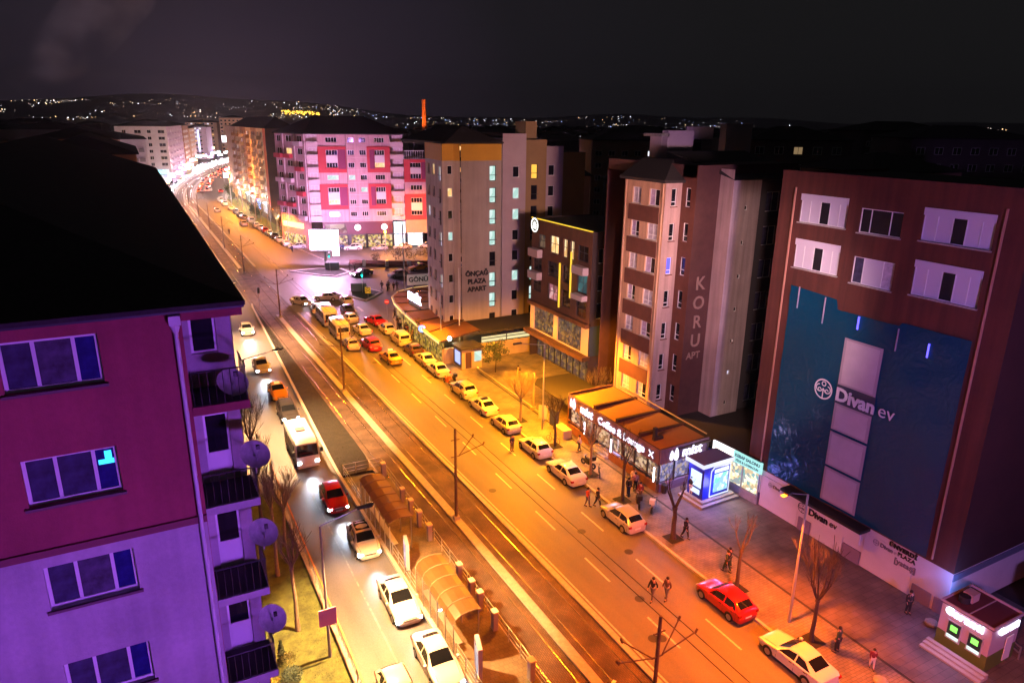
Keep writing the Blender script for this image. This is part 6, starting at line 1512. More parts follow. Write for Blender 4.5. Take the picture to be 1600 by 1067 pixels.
mb = MB(); leaf_clump(mb, (0, 0, .4), .5, 260, q, .06, .9); solo('flowering_shrub', mb, mat('yellow_flowers', (.4, .33, .05), .8, nz=.4, sc=5), 'shrub with round yellow flowers at the foot of the balconies', 'plant', (3.3, 34.0, .06))
t = thing('poster_stand', 'red and white printed sign standing under the lowest satellite dish', 'sign', (2.9, 36.2, .06), R(10))
MB().box(-.5, .5, -.03, .03, .3, 1.6).build('board', mat('poster_red', (.55, .06, .04), .6, nz=.9, sc=5, vary=(.7, .65, .5)), t); MB().box(-.45, -.4, -.02, .02, 0, .3).box(.4, .45, -.02, .02, 0, .3).build('legs', steel, t)
# low weeds of the planting bed
mb = MB(); q = random.Random(9)
for _ in range(2600):
    y = q.uniform(57, 118); x0, x1 = wl(y) + .15, wr(y) - .15
    if x1 < x0: continue
    x = q.uniform(x0, x1); h_ = q.uniform(.03, .14); a = q.uniform(0, 6.28); mb.poly([(x, y, .2), (x + .05 * math.cos(a), y + .05 * math.sin(a), .2), (x + .07 * math.cos(a + .5), y + .07 * math.sin(a + .5), .2 + h_)])
tag(mb.build('weeds', mat('weeds', (.035, .04, .018), .9)), 'low dark weeds growing in the wedge shaped bed', 'weeds', kind='stuff')
mb = MB()
for _ in range(9000):
    x, y = q.uniform(2.4, 7.25), q.uniform(28, 57); h_ = q.uniform(.02, .06); a = q.uniform(0, 6.28); mb.poly([(x, y, .06), (x + .03 * math.cos(a), y + .03 * math.sin(a), .06), (x + .04, y + .02, .06 + h_)])
tag(mb.build('grass', grassm), 'short lawn grass left of the fence', 'grass', kind='stuff')

# ================================================================== STREET FURNITURE
def catenary(x, y, label, left=True, h=7.7):
    t = thing('catenary_pole', label, 'pole', (x, y, .14), group='poles of the tram wires')
    MB().tube((0, 0, 0), (0, 0, h), .13, .085, n=10).build('pole', rust, t, smooth=50)
    MB().box(-.22, .22, -.22, .22, 0, .25).build('base', conc, t)
    br = MB().box(-.35, .35, -.03, .03, h - .95, h - .90).box(-.35, .35, -.03, .03, h - 2.35, h - 2.30); br.build('crossbar', rust, t)
    for s in ((1, -1) if left else (1,)):
        MB().tube((s * .3, 0, h - 2.3), (s * 1.75, .6, h - 1.2), .035, n=6).tube((s * .3, 0, h - 2.3), (s * 2.4, 0, h - 1.75), .035, n=6).tube((s * 2.3, 0, h - 1.85), (s * 2.45, 0, h - 1.6), .06, n=6).tube((s * 1.7, .6, h - 1.3), (s * 1.8, .6, h - 1.05), .06, n=6).build('cantilever', rust, t)
    return t
catenary(mid(21.3), 21.3, 'tram wire pole nearest the camera, arms to both sides'); catenary(mid(45.2), 45.2, 'tram wire pole in front of the cafe row', False); catenary(mid(76.3), 76.3, 'tram wire pole opposite the queueing minibus')
catenary(mid(112.2), 112.2, 'tram wire pole at the crossing'); 
for i, y in enumerate((150, 182, 214, 246, 280)): catenary(mid(y), y, ['first', 'second', 'third', 'fourth', 'farthest'][i] + ' tram wire pole beyond the junction')
for dx, z, lb in ((1.6, 6.05, 'overhead wire above the right tram track'), (2.4, 5.9, 'contact wire on the outer side of the right tram track'), (-1.6, 6.05, 'overhead wire above the left tram track')):
    mb = MB(); ys_ = [0, 21, 45, 76, 112, 150, 182, 214, 246, 280]
    for a, b_ in zip(ys_, ys_[1:]): mb.tube((mid(a) + dx, a, z), (mid(b_) + dx, b_, z), .022, n=4, cap=False)
    solo('overhead_wire', mb, blackm, lb, 'wire', group='tram wires')
def street_lamp(x, y, side, label, col, power, h=9.5, arm=2.7, z=.15, m_=steel, lit=False, real=True, cone=168, tilt=None):
    t = thing('street_lamp', label, 'street lamp', (x, y, z), group='street lamps')
    MB().tube((0, 0, 0), (0, 0, h - .5), .10, .06, n=10).build('pole', m_, t, smooth=50)
    MB().tube((0, 0, h - .5), (side * arm, 0, h), .035, n=8).build('arm', m_, t)
    k_ = .45 if arm < 2 else 1; hd = MB(); c = side * arm; hd.prism([(c - side * .1, -.1), (c + side * .75 * k_, -.16), (c + side * .85 * k_, 0), (c + side * .75 * k_, .16), (c - side * .1, .1)], h - .02, h + .10, True); hd.build('lamp_head', dark_fr, t)
    lens = MB(); lens.poly([(c, -.08, h - .03), (c + side * .65, -.12, h - .03), (c + side * .65, .12, h - .03), (c, .08, h - .03)]); lens.build('lens', glow('lens_' + str(col[1]), col, 40), t)
    if real: lamp('street_light', 'SPOT', (x + side * (arm + .3), y, z + h - .12), power, col, .18, (side * .12 if tilt is None else tilt, 0, -1), cone, .35)
    return t
RO = 25500
street_lamp(33.1, 24.6, -1, 'street lamp standing before the white shopfront', (1, .14, .003), RO * 1.05, z=.15, arm=1.6, cone=132, tilt=-.45)
street_lamp(33.9, 56.9, -1, 'tall street lamp beside the cafe corner', (1, .29, .004), RO * 1.2, cone=150, tilt=-.28)
lamp('street_light', 'SPOT', (36.2, 58.2, 9.4), RO * .85, (1, .33, .015), .2, (.25, .05, -1), 158, .4)
lamp('street_light', 'SPOT', (36.6, 73.5, 8.8), RO * .5, (1, .34, .02), .2, (.2, .1, -1), 150, .4)
street_lamp(33.9, 84.0, -1, 'slender street lamp by the restaurant front', (1, .30, .005), RO * .95, h=9, cone=135, tilt=-.5)
street_lamp(33.5, -8, -1, 'street lamp behind the viewpoint on the right pavement', (1, .16, .006), RO * 1.1, cone=140, tilt=-.35)
for i, y in enumerate((180, 205, 232, 260, 290)): street_lamp(32.6, y, -1, ['first', 'second', 'third', 'fourth', 'fifth'][i] + ' street lamp along the far right kerb', (1, .25, .010), RO * .6, h=9)
for x_, y_, c_ in ((24, 10, (1, .15, .004)), (24, 38, (1, .22, .003)), (23.5, 70, (1, .28, .004)), (23, 100, (1, .29, .006))): lamp('street_light', 'SPOT', (x_, y_, 13), RO * .80, c_, .3, (-.05, 0, -1), 150, .5)  # added lamps with no fixtures, hung over the road to even its light
street_lamp(6.7, 34.8, 1, 'street lamp whose dark head hangs over the red hatchback', (1, .50, .17), RO * 1.6, h=9.2, z=.06, m_=steel, arm=2.2, cone=100)
street_lamp(7.0, 66, 1, 'street lamp partly hidden behind the balconies', (1, .55, .24), RO * 1.5, h=9.2, z=.12, cone=100)
street_lamp(7.0, 98, 1, 'street lamp reaching out past the top balcony', (1, .55, .26), RO * 1.5, h=9.2, z=.12, cone=100)
for i, y in enumerate((130, 162, 194, 226, 258, 290)): street_lamp(7.0, y, 1, ['first', 'second', 'third', 'fourth', 'fifth', 'sixth'][i] + ' street lamp hidden beyond the left roofs', (1, .40, .10), RO * .6, h=9, z=.12, cone=130)
street_lamp(7.0, 4, 1, 'street lamp behind the viewpoint on the left verge', (1, .5, .2), RO * .5, h=9.2, z=.06, cone=100)
# tall pole lamps at the junction
def tall_pole(x, y, h, label, head=None, m_=steel, z=0):
    t = thing('lamp_post', label, 'lamp post', (x, y, z), group='tall poles at the junction'); MB().tube((0, 0, 0), (0, 0, h), .11, .06, n=8).build('pole', m_, t); MB().box(-.25, .25, -.25, .25, 0, .4).build('base', conc, t)
    if head: MB().box(-.3, .3, -.15, .15, h, h + .12).build('lamp_head', dark_fr, t)
    return t
tall_pole(44.2, 128.0, 13, 'tall grey pole at the corner right of the chevron island', True, z=.0); tall_pole(37.6, 108.6, 14, 'very tall pale pole at the curved corner of the restaurant', z=.15); tall_pole(36.6, 84.0, 11.5, 'white pole rising through the restaurant roof', z=.15, m_=white_pl)
tall_pole(58.6, 152, 14, 'tall white pole in the terrace in front of the orange lit wall', True, m_=white_pl, z=.5)
lamp('orange_flood', 'SPOT', (58.6, 151.5, 14.2), 42000, (1, .30, .02), .3, (.25, .6, -.9), 120, .6)
# junction glow and shop row lamps
t = thing('street_lamp', 'small orange street lamp with bare bulb in front of the shop row', 'street lamp', (51.0, 160.0, 0)); MB().tube((0, 0, 0), (0, 0, 5), .07).build('pole', steel, t); MB().ball((0, 0, 5.2), .28, 8, 6).build('bulb', glow('bulb_orange', (1, .35, .03), 30), t); lamp('street_light', 'POINT', (51, 159.4, 5.2), 5200, (1, .32, .03), .3)
t = thing('street_lamp', 'glowing orange street lamp against the brown block', 'street lamp', (30.0, 268, 0)); MB().tube((0, 0, 0), (0, 0, 12), .1).build('pole', steel, t); MB().ball((0, 0, 12.2), .5, 8, 6).build('bulb', glow('bulb_orange2', (1, .33, .03), 60), t); lamp('street_light', 'POINT', (29.3, 267, 12), 26000, (1, .33, .03), .3)
# billboard
t = thing('billboard', 'blindingly bright lilac-white advertising screen on a post', 'billboard', (34.4, 149.8, .16), R(-24))
MB().tube((0, 0, 0), (0, 0, 3.4), .3, n=10).build('post', steel, t); MB().box(-3.1, 3.1, -.3, .3, 3.5, 8.0).build('cabinet', dark_fr, t)
scr = MB(); scr.box(-3.0, 3.0, -.34, -.31, 3.6, 7.9).box(1.6, 3.0, -.34, -.31, 2.4, 3.55); scr.build('screen', glow('screen_lilac', (.86, .66, 1), 14), t)
lamp('billboard_light', 'AREA', (34.0, 149.0, 7.0), 9000, (.9, .42, .80), 9, (-.5, -1, -.05), sy=4)
lamp('billboard_light', 'SPOT', (33.9, 148.9, 7.4), 26000, (.9, .42, .80), 2.5, (-.35, -1, -.12), cone=80, blend=1)
lamp('billboard_light', 'AREA', (35.4, 150.6, 6.2), 15000, (.86, .46, .86), 7, (.45, 1, .12), sy=4)
# chevron sign and traffic lights with cyan glow
t = thing('chevron_sign', 'yellow sign with black chevrons on the near tip of the island', 'sign', (34.4, 119.2, .2), R(-28)); MB().tube((0, 0, 0), (0, 0, 1.0), .04).build('post', steel, t); MB().box(-.5, .5, -.03, .03, .7, 1.8).build('board', mat('sign_yellow', (.75, .5, .02), .5, emit=(1, .7, .05), es=.3), t)
mb = MB()
for k in range(3):
    z = .85 + k * .3; mb.poly([(-.45, -.04, z), (0, -.04, z + .22), (0, -.04, z + .36), (-.45, -.04, z + .14)]); mb.poly([(0, -.04, z + .22), (.45, -.04, z), (.45, -.04, z + .14), (0, -.04, z + .36)])
mb.build('chevrons', blackm, t)
def traffic_light(x, y, rz, label, lit=None, z=.18, h=3.2):
    t = thing('traffic_light', label, 'traffic light', (x, y, z), R(rz), 'traffic lights at the junction'); MB().tube((0, 0, 0), (0, 0, h), .06, n=8).build('post', steel, t); MB().box(-.18, .18, -.15, .15, h - .2, h + .75).build('housing', blackm, t)
    for k, (c, nm) in enumerate((((0, 1, .7), 'g'), ((1, .6, .02), 'y'), ((1, .05, .02), 'r'))):
        MB().tube((0, -.16, h - .05 + k * .28), (0, -.2, h - .05 + k * .28), .1, n=10).build('signal_lens', glow('signal_' + nm, c, 25) if lit == nm else mat('lens_off', (.03, .03, .03)), t)
    return t
traffic_light(34.6, 123.2, -28, 'traffic light showing bright green on the chevron island', 'g'); traffic_light(33.9, 144.2, -28, 'traffic light showing green on the billboard island', 'g'); traffic_light(15.9, 118.2, 10, 'dark traffic light by the left end of the crossing', None, h=3.0)
lamp('signal_glow', 'POINT', (34.4, 122.6, 3.3), 90, (0, 1, .7), .1); lamp('signal_glow', 'POINT', (33.7, 143.6, 3.3), 90, (0, 1, .7), .1)
# island kiosks (grey transformer boxes)
for x, y, lb in ((34.3, 124.6, 'dark grey utility cabinets on the chevron island'), (34.9, 146.3, 'dark grey utility cabinets under the billboard')): solo('utility_cabinet', MB().box(-1.4, 1.4, -.5, .5, 0, 1.5), mat('cabinet_grey', (.07, .08, .09), .6), lb, 'cabinet', (x, y, .18), R(-20))
# round road signs
def road_sign(x, y, label, col, kind, z=.15, h=2.6, s=.42, rz=-28):
    t = thing('road_sign', label, 'road sign', (x, y, z), R(rz), 'road signs on the corner pavement'); MB().tube((0, 0, 0), (0, 0, h + .3), .035, n=8).build('post', steel, t)
    MB().tube((0, -.02, h), (0, -.05, h), s, n=20).build('disc', mat('sign_' + col, {'blue': (.03, .09, .55), 'red': (.5, .02, .03), 'blue2': (.04, .1, .6)}[col], .4, emit={'red': (1, .1, .1)}.get(col, (.1, .2, 1)), es=.25), t)
    sy = MB()
    if kind == 'arrow': sy.poly([(-.06, -.06, h - .25), (.06, -.06, h - .25), (.06, -.06, h + .05), (-.06, -.06, h + .05)]); sy.poly([(-.16, -.06, h + .02), (.16, -.06, h + .02), (0, -.06, h + .28)])
    elif kind == 'bar': sy.poly([(-.28, -.06, h - .07), (.28, -.06, h - .07), (.28, -.06, h + .07), (-.28, -.06, h + .07)])
    sy.build('symbol', plate_w, t); return t
road_sign(32.3, 86.8, 'blue round arrow sign on the pavement by the dark hatchback', 'blue', 'arrow', h=3.0, s=.5); road_sign(34.0, 101.0, 'blue sign with white arrow near the curved restaurant corner', 'blue', 'arrow', h=2.7, s=.4); road_sign(33.2, 104.8, 'red round no entry sign at the pavement tip', 'red', 'bar', h=2.6, s=.38)
# parking meter style column on the plaza, pale info panel
solo('info_panel', MB().box(-.5, .5, -.08, .08, .4, 1.9).box(-.08, .08, -.06, .06, 0, .4), mat('panel_pale', (.55, .5, .5), .5), 'pale free standing panel behind the tall street lamp', 'sign', (34.8, 58.3, .15), R(-50))
solo('info_panel', MB().box(-.5, .5, -.12, .12, .4, 2.1).box(-.08, .08, -.06, .06, 0, .4), mat('panel_navy', (.04, .05, .12), .5), 'dark blue upright panel at the left end of the cafe', 'sign', (34.9, 56.3, .15), R(-70))
solo('planter_box', MB().box(-.5, .5, -.9, .9, 0, .9), mat('planter_pale', (.5, .36, .2), .8), 'pale concrete box at the foot of the cafe wall', 'planter', (34.9, 54.6, .15))
t = thing('pillar', 'orange-lit advertising pillar at the plaza edge', 'pillar', (35.6, 61.8, .15)); MB().tube((0, 0, 0), (0, 0, 4.2), .10, n=12).tube((0, 0, 0), (0, 0, .3), .3, n=12).build('shaft', mat('pillar_sand', (.42, .28, .16), .7), t)
# lamp on the roofs behind dark yard
t = thing('wall_lamp', 'small bluish yard lamp in the dark behind the cafe', 'lamp', (46.5, 63.6, 2.6)); MB().ball((0, 0, 0), .13, 8, 5).build('bulb', glow('bulb_blue', (.4, .5, 1), 22), t); MB().tube((0, 0, 0), (.9, 0, 0), .02).tube((.9, 0, 0), (.9, 0, -2.4), .02).build('bracket', steel, t)
solo('wall_lamp', MB().ball((0, 0, 0), .28, 10, 6), glow('bulb_white', (.9, .95, 1), 30), 'round white lamp at the lit end of the restaurant', 'lamp', (33.4, 79.9, 3.5))
# tram shelters, ticket barriers, railings, adverts on the platform
arcm = mat('shelter_film', (.10, .052, .018), .35, nz=.15, sc=1)
sglass = mat('shelter_glass', (.20, .16, .12), .12, spec=.8); sglass.node_tree.nodes['Principled BSDF'].inputs['Alpha'].default_value = .35
def shelter(y0, y1, label, arched):
    t = thing('tram_shelter', label, 'tram shelter', (13.1, y0, .19), group='tram shelters'); L = y1 - y0
    prof = [(0, 2.15), (.15, 2.45), (.5, 2.66), (.95, 2.74), (1.4, 2.72), (1.8, 2.62)] if arched else [(-.1, 2.45), (.3, 2.62), (.9, 2.70), (1.75, 2.60)]
    nb = max(2, round(L / 1.25)); 
    for k in range(nb):
        mb = MB(); a, b_ = L * k / nb + .02, L * (k + 1) / nb - .02
        for (x0, z0), (x1, z1) in zip(prof, prof[1:]): mb.poly([(x0, a, z0), (x1, a, z1), (x1, b_, z1), (x0, b_, z0)])
        for (x0, z0), (x1, z1) in zip(prof, prof[1:]): mb.poly([(x0, a, z0 - .03), (x0, b_, z0 - .03), (x1, b_, z1 - .03), (x1, a, z1 - .03)])
        mb.build('roof_panel', arcm if arched else mat('shelter_brown', (.17, .10, .065), .5, nz=.15, sc=1), t)
        g_ = MB(); g_.poly([(0.0, a, .3), (0.0, b_, .3), (0.0, b_, 2.1), (0.0, a, 2.1)]); g_.build('back_glass', sglass, t)
    for k in range(nb + 1):
        a = L * k / nb; rb = MB()
        for (x0, z0), (x1, z1) in zip(prof, prof[1:]): rb.tube((x0, a, z0 + .02), (x1, a, z1 + .02), .03, n=6, cap=False)
        rb.build('roof_rib', mat('rib_pale', (.24, .17, .11), .5) if arched else mat('shelter_brown', (.17, .10, .065)), t); MB().tube((0, a, 0), (0, a, 2.2), .035, n=6).build('post', steel, t)
        if k % 2 == 0: MB().tube((1.6, a, 0), (1.6, a, 2.6), .035, n=6).build('post', steel, t)
    MB().box(.3, .7, .3, L - .3, .42, .47).build('bench', steel, t)
    return t
shelter(42.9, 50.2, 'brown roofed tram shelter beside the red hatchback', False); shelter(31.4, 37.6, 'arched amber tram shelter with pale ribs, nearer the bottom', True)
for i, y in enumerate((27.8, 32.4, 34.5, 35.8, 37.8, 43.3, 45.4, 47.3, 49.3, 54.3)):
    t = thing('ticket_pillar', ('ticket pillar nearest the bottom edge of the picture', 'ticket pillar below the arched shelter', 'ticket pillar, second above the end of the arched shelter', 'ticket pillar, third above the end of the arched shelter', 'ticket pillar beside the upper end of the arched shelter',
        'ticket pillar facing the lit advert', 'ticket pillar just above the one facing the lit advert', 'ticket pillar below the middle of the brown shelter', 'ticket pillar beside the brown shelter roof', 'ticket pillar at the far end of the platform')[i], 'ticket pillar', (16.25, y, .19), group='ticket pillars along the platform edge')
    MB().box(-.16, .16, -.2, .2, 0, 1.25).build('body', mat('pillar_body', (.30, .25, .27), .5), t); MB().box(-.19, .19, -.23, .23, 1.25, 1.36).build('cap', mat('pillar_cap', (.6, .5, .38), .5), t); MB().box(-.165, -.16, -.1, .1, .8, 1.1).build('reader', mat('reader_violet', (.25, .15, .4), .4), t)
def railing(x, y0, y1, label, n, z=.19, h=1.05, x1=None):
    t = thing('railing', label, 'railing', (0, 0, 0), group='steel railings of the platform'); x1 = x if x1 is None else x1; f = lambda k: (x + (x1 - x) * k, y0 + (y1 - y0) * k)
    for k in range(n + 1): p = f(k / n); MB().tube((*p, z), (*p, z + h), .028, n=6).build('post', steel, t)
    mb = MB(); a, b_ = f(0), f(1)
    for hh_ in (h, h * .62, h * .3): mb.tube((*a, z + hh_), (*b_, z + hh_), .02, n=6)
    mb.build('rail', steel, t); return t
railing(16.5, 22, 43, 'railing between the arched shelter and the tracks', 14); railing(16.5, 43.6, 55.6, 'railing between the brown shelter and the tracks', 9); railing(13.2, 22, 31.2, 'railing along the road at the lower platform end', 7); railing(13.2, 37.8, 42.7, 'railing between the two shelters', 4); railing(13.15, 50.4, 56, 'railing at the upper platform end by the road', 4); railing(13.15, 56, 56, 'railing closing the upper platform end', 3, x1=16.5)
def advert(x, y, rz, label, m_):
    t = thing('advert_panel', label, 'advertising panel', (x, y, .19), R(rz), 'advertising panels on the platform'); MB().box(-.65, .65, -.12, .12, .25, 2.25).build('case', mat('case_pale', (.5, .42, .5), .5), t); MB().box(-.4, .4, -.1, .1, 0, .25).build('foot', dark_fr, t)
    MB().box(-.54, .54, -.135, -.12, .4, 2.1).build('poster', m_, t); MB().box(-.54, .54, .12, .135, .4, 2.1).build('poster', m_, t)
pm1 = lit_interior('poster_lilac', [(.5, .45, .9), (.75, .7, .95), (.35, .3, .7), (.9, .85, 1)], .8, 2.5); pm2 = lit_interior('poster_sky', [(.35, .5, .75), (.6, .75, .95), (.2, .3, .45), (.75, .8, .9)], .6, 1.6)
advert(13.55, 40.7, 78, 'lilac lit advertising panel between the two shelters', pm1); advert(13.75, 29.4, 75, 'blue picture advertising panel at the bottom of the platform', pm2)
# fence with lattice along the left pavement
t = thing('fence', 'low lattice fence with orange top rail between lawn and left road', 'fence', (7.55, 0, .18)); orr = mat('orange_rail', (.50, .20, .05), .6)
for k in range(19):
    y0 = 22 + k * 2.0; MB().tube((0, y0, 0), (0, y0, 1.05), .03, n=6).build('fence_post', steel, t)
    mb = MB()
    for j in range(4):
        a = y0 + j * .5; mb.tube((0, a, .1), (0, a + .5, .95), .012, n=4, cap=False); mb.tube((0, a + .5, .1), (0, a, .95), .012, n=4, cap=False)
    mb.build('lattice_panel', steel, t)
MB().box(-.05, .05, 22, 60, 1.03, 1.10).build('top_rail', orr, t)
t = thing('pink_sign', 'pink rectangular board hanging on the street lamp post by the fence', 'sign', (6.75, 34.6, 0)); MB().box(-.55, .45, -.03, .03, 2.4, 3.5).build('board', mat('board_pink', (.6, .28, .38), .6), t)
# bins, boxes and odds and ends on the pavement
solo('litter_bin', MB().tube((0, 0, 0), (0, 0, .8), .22, .28, n=12), dark_fr, 'dark litter bin behind the blue cash machine booth tree', 'bin', (36.6, 41.0, .15))
for i, (x, y) in enumerate(((40.9, 20.3), (33.6, 18.6))): solo('boulder', MB().ball((0, 0, .18), .42, 8, 5, .5), conc, ('low rounded concrete block before the white door panel', 'low concrete block at the bottom right pavement')[i], 'concrete block', (x, y, .15), group='concrete blocks on the pavement')
solo('barrier', MB().box(-.9, .9, -.03, .03, .4, .48).box(-.9, .9, -.03, .03, .8, .88).box(-.9, -.83, -.03, .03, 0, .9).box(.83, .9, -.03, .03, 0, .9), steel, 'steel frame barrier at the right edge by the kiosk', 'barrier', (42.9, 16.9, .15), R(70))
solo('paper_scrap', MB().box(-.16, .16, -.1, .1, 0, .01), plate_w, 'white scrap of litter lying on the tracks', 'litter', (mid(25.5) + .9, 25.6, .05), R(30))
# ================================================================== DISTANCE
r4 = random.Random(11)
farw = mat('far_block', (.12, .10, .10), .9, nz=.3, sc=.1); farw2 = mat('far_block_warm', (.30, .19, .13), .9, nz=.3, sc=.1)
winm = [glow('far_win_warm', (1, .6, .2), 1.3), glow('far_win_white', (.9, .9, 1), 1.3), glow('far_win_dim', (.6, .4, .2), .4)]
def far_building(x, y, w, d, h, rz, label, m_, lit=.15, group=None, roof=True):
    t = thing('apartment_block', label, 'building', (x, y, 0), R(rz), group)
    MB().box(-w / 2, w / 2, 0, d, 0, h, False).build('wall', m_, t)
    if roof: hip_roof(t, -w / 2, w / 2, 0, d, h + .01, 2.5, .4)
    F = Facade(t, -w / 2, 0, 0); nw = int(w // 3.4)
    for k in range(int(h // 3)):
        for j in range(nw):
            q = r4.random(); F.window(j * 3.4 + 1, 1.2 + 3 * k, 1.6, 1.3, 2, v=.04, pane=r4.choice(winm) if q < lit else glass_d)
    return t
# end of the street
far_building(60, 700, 26, 24, 27, -18, 'tan block closing the view at the end of the street', beiger, .12)
far_building(84, 690, 20, 26, 31, -16, 'taller tan slab at the right end of the street view', beiger, .10)
far_building(49, 610, 13, 24, 24, -14, 'narrow mauve block beside the tan ones at the street end', purp, .15)
def side_block(x, y, L, h, m_, label):
    t = thing('apartment_block', label, 'building', (x, y, 0), R(-8.6)); MB().box(-16, 0, 0, L, 0, h, False).build('wall', m_, t); hip_roof(t, -16, 0, 0, L, h + .01, 2.6, .5)
    Fz = Facade(t, .02, 0, 90)
    for k in range(1, 8):
        for j in range(int(L // 5)): Fz.window(1.5 + j * 5, 1.0 + 3 * k, 2.0, 1.4, 2, v=.04, pane=r4.choice(winm) if r4.random() < .2 else glass_d)
    return t
side_block(30.2, 470, 34, 26, brownr, 'brown block directly beyond the long lilac side wall')
side_block(36.5, 510, 40, 24, beiger, 'tan block beyond the brown one, left of the far bend')
solo('shop_sign', MB().box(-.6, .6, -.2, 0, 0, 14), glow('tall_sign', (.6, .65, 1), 2.2), 'tall vertical bluish sign at the end of the street', 'sign', (43.0, 530, 9)); solo('shop_sign', MB().box(-2.5, 2.5, -.2, 0, 0, 5), glow('end_sign', (.9, .9, 1), 5), 'square white sign at the end of the street by the tan slab', 'sign', (72, 640, 12))
# lit signs and trees around the far bend
for i in range(26):
    y = 345 + i * 9; s = -1 if i % 2 else 1; cx = mid(y) + s * (19 + farc(y) * .5)
    solo('shop_sign', MB().box(-.2, .2, -2, 2, 0, 1.6), glow('row_sign_%d' % (i % 4), ((1, .75, .5), (.7, .7, 1), (1, .5, .2), (1, .9, 1))[i % 4], 9), 'small glowing shop sign in the bright strip round the far bend', 'sign', (cx, y, r4.uniform(2.5, 6)), group='shop signs round the far bend')
for i in range(9):
    y = 350 + i * 38; t = thing('street_lamp', 'distant orange street lamp round the far bend', 'street lamp', (mid(y) + (15 if i % 2 else -17), y, 0), group='distant street lamps'); MB().tube((0, 0, 0), (0, 0, 9.5), .12, n=6).build('pole', steel, t); MB().ball((0, 0, 9.7), .45, 6, 4).build('bulb', glow('bulb_far', (1, .5, .15), 70), t)
    lamp('street_light', 'POINT', (mid(y), y, 9), 13000, (1, .50, .36), .4)
for i in range(6): y = 200 + i * 18; lamp('lawn_shop_light', 'POINT', (35.2, y + 6, 4.0), 1500, ((.9, .9, .7), (1, .75, .3), (.7, .8, 1))[i % 3], .4)
# dark blocks of the town on both sides
labels_seen = 0
def dark_blocks(pts, nm):
    for i, (x, y, w, d, h, lit, lb) in enumerate(pts): far_building(x, y, w, d, h, r4.choice((-20, -28, -10)), lb, farw if i % 3 else farw2, lit, 'dark blocks behind the right side of the street')
dark_blocks([(66, 112, 16, 14, 21, .10, 'dark block right of the grey tower with a greenish window'), (82, 100, 16, 14, 20, .12, 'dark block between the tower and the lettered block'), (80, 140, 20, 16, 23, .10, 'dark roofed block behind the grey tower'),
    (112, 150, 18, 14, 26, .10, 'dark block right of the chimney'), (92, 190, 20, 16, 25, .12, 'dark block directly below the orange chimney'), (130, 120, 20, 16, 27, .10, 'dark block above the stair head of the lettered block'), (74, 82, 12, 12, 19, .08, 'low dark block behind the roof lights'),
    (105, 90, 18, 14, 27.5, .08, 'dark tall block with one yellow window behind the chimney stacks'), (150, 190, 26, 18, 27, .12, 'wide dark block on the skyline right of centre'), (96, 62, 16, 14, 24, .05, 'dark block behind the red building'), (140, 80, 24, 16, 28, .08, 'dark block on the right skyline'),
    (180, 120, 26, 16, 29, .08, 'farther dark block on the right skyline'), (130, 260, 26, 18, 26, .12, 'dark block on the skyline beyond the orange chimney'), (200, 260, 28, 18, 27, .12, 'dark wide block at mid distance on the skyline'), (78, 250, 22, 16, 26, .12, 'dark roofed block just behind the pink one')], 'r')
# hills and their lights
hm = mat('hillside', (.12, .10, .12), 1)
mb = MB(); N = 90; rows = []
prev = None
for i in range(N + 1):
    a = R(-35 + 115 * i / N)
    hh = 62 + 16 * math.sin(i * .23 + 1) + 7 * math.sin(i * .71) + (66 if 16 < i < 46 else 0) * math.sin((i - 16) / 30 * math.pi) * 1.1
    cur = [mb.vert((math.sin(a) * r_, math.cos(a) * r_, z)) for r_, z in ((1700, -2), (3000, hh * .25), (4300, hh * .8), (5200, hh * 1.15), (5600, hh), (6000, -5))]
    if prev:
        for k in range(5): mb.face([prev[k], cur[k], cur[k + 1], prev[k + 1]])
    prev = cur
tag(mb.build('hills', hm), kind='structure')
def hill_z(x, y):
    r_ = math.hypot(x, y); a = math.degrees(math.atan2(x, y)); i = (a + 35) / 115 * N
    hh = 62 + 16 * math.sin(i * .23 + 1) + 7 * math.sin(i * .71) + (66 if 16 < i < 46 else 0) * math.sin((i - 16) / 30 * math.pi) * 1.1
    st_ = ((1700, -2), (3000, hh * .25), (4300, hh * .8), (5200, hh * 1.15), (5600, hh))
    if r_ < 1700: return 8
    for (a0, b0), (a1, b1) in zip(st_, st_[1:]):
        if r_ <= a1: return b0 + (b1 - b0) * (r_ - a0) / (a1 - a0)
    return hh
def lights(name, label, n, a0, a1, r0, r1, mats_w, size, seed, clump=1.0, zoff=3):
    q = random.Random(seed); mbs = [MB() for _ in mats_w]; cl = [(q.uniform(a0, a1), q.uniform(r0, r1)) for _ in range(max(3, n // 14))]
    for _ in range(n):
        if q.random() < clump: c = q.choice(cl); a = c[0] + q.gauss(0, (a1 - a0) * .03); r_ = c[1] + q.gauss(0, (r1 - r0) * .05)
        else: a = q.uniform(a0, a1); r_ = q.uniform(r0, r1)
        a = max(a0, min(a1, a)); r_ = max(r0, min(r1, r_))
        x, y = math.sin(R(a)) * r_, math.cos(R(a)) * r_; s = size * r_ / 4000 * q.choice((.5, .6, .8, 1.2)); k = q.randrange(len(mats_w)); z = hill_z(x, y) + zoff + q.uniform(0, 4)
        d = Vector((x, y, 0)).normalized(); e_ = Vector((d.y, -d.x, 0)) * s
        c = Vector((x, y, z)); m_ = mbs[k]
        t0 = [m_.vert(c + p) for p in (Vector((0, 0, s)), e_, Vector((0, 0, -s)), -e_, -d * s)]
        m_.face([t0[0], t0[4], t0[1]]); m_.face([t0[1], t0[4], t0[2]]); m_.face([t0[2], t0[4], t0[3]]); m_.face([t0[3], t0[4], t0[0]])
    allm = MB()
    for k, m_ in enumerate(mbs):
        o_ = len(allm.v); allm.v += m_.v; allm.f += [tuple(i + o_ for i in f) for f in m_.f]; allm.mi += [k] * len(m_.f)
    tag(allm.build(name, mats_w), label, 'city lights', kind='stuff')
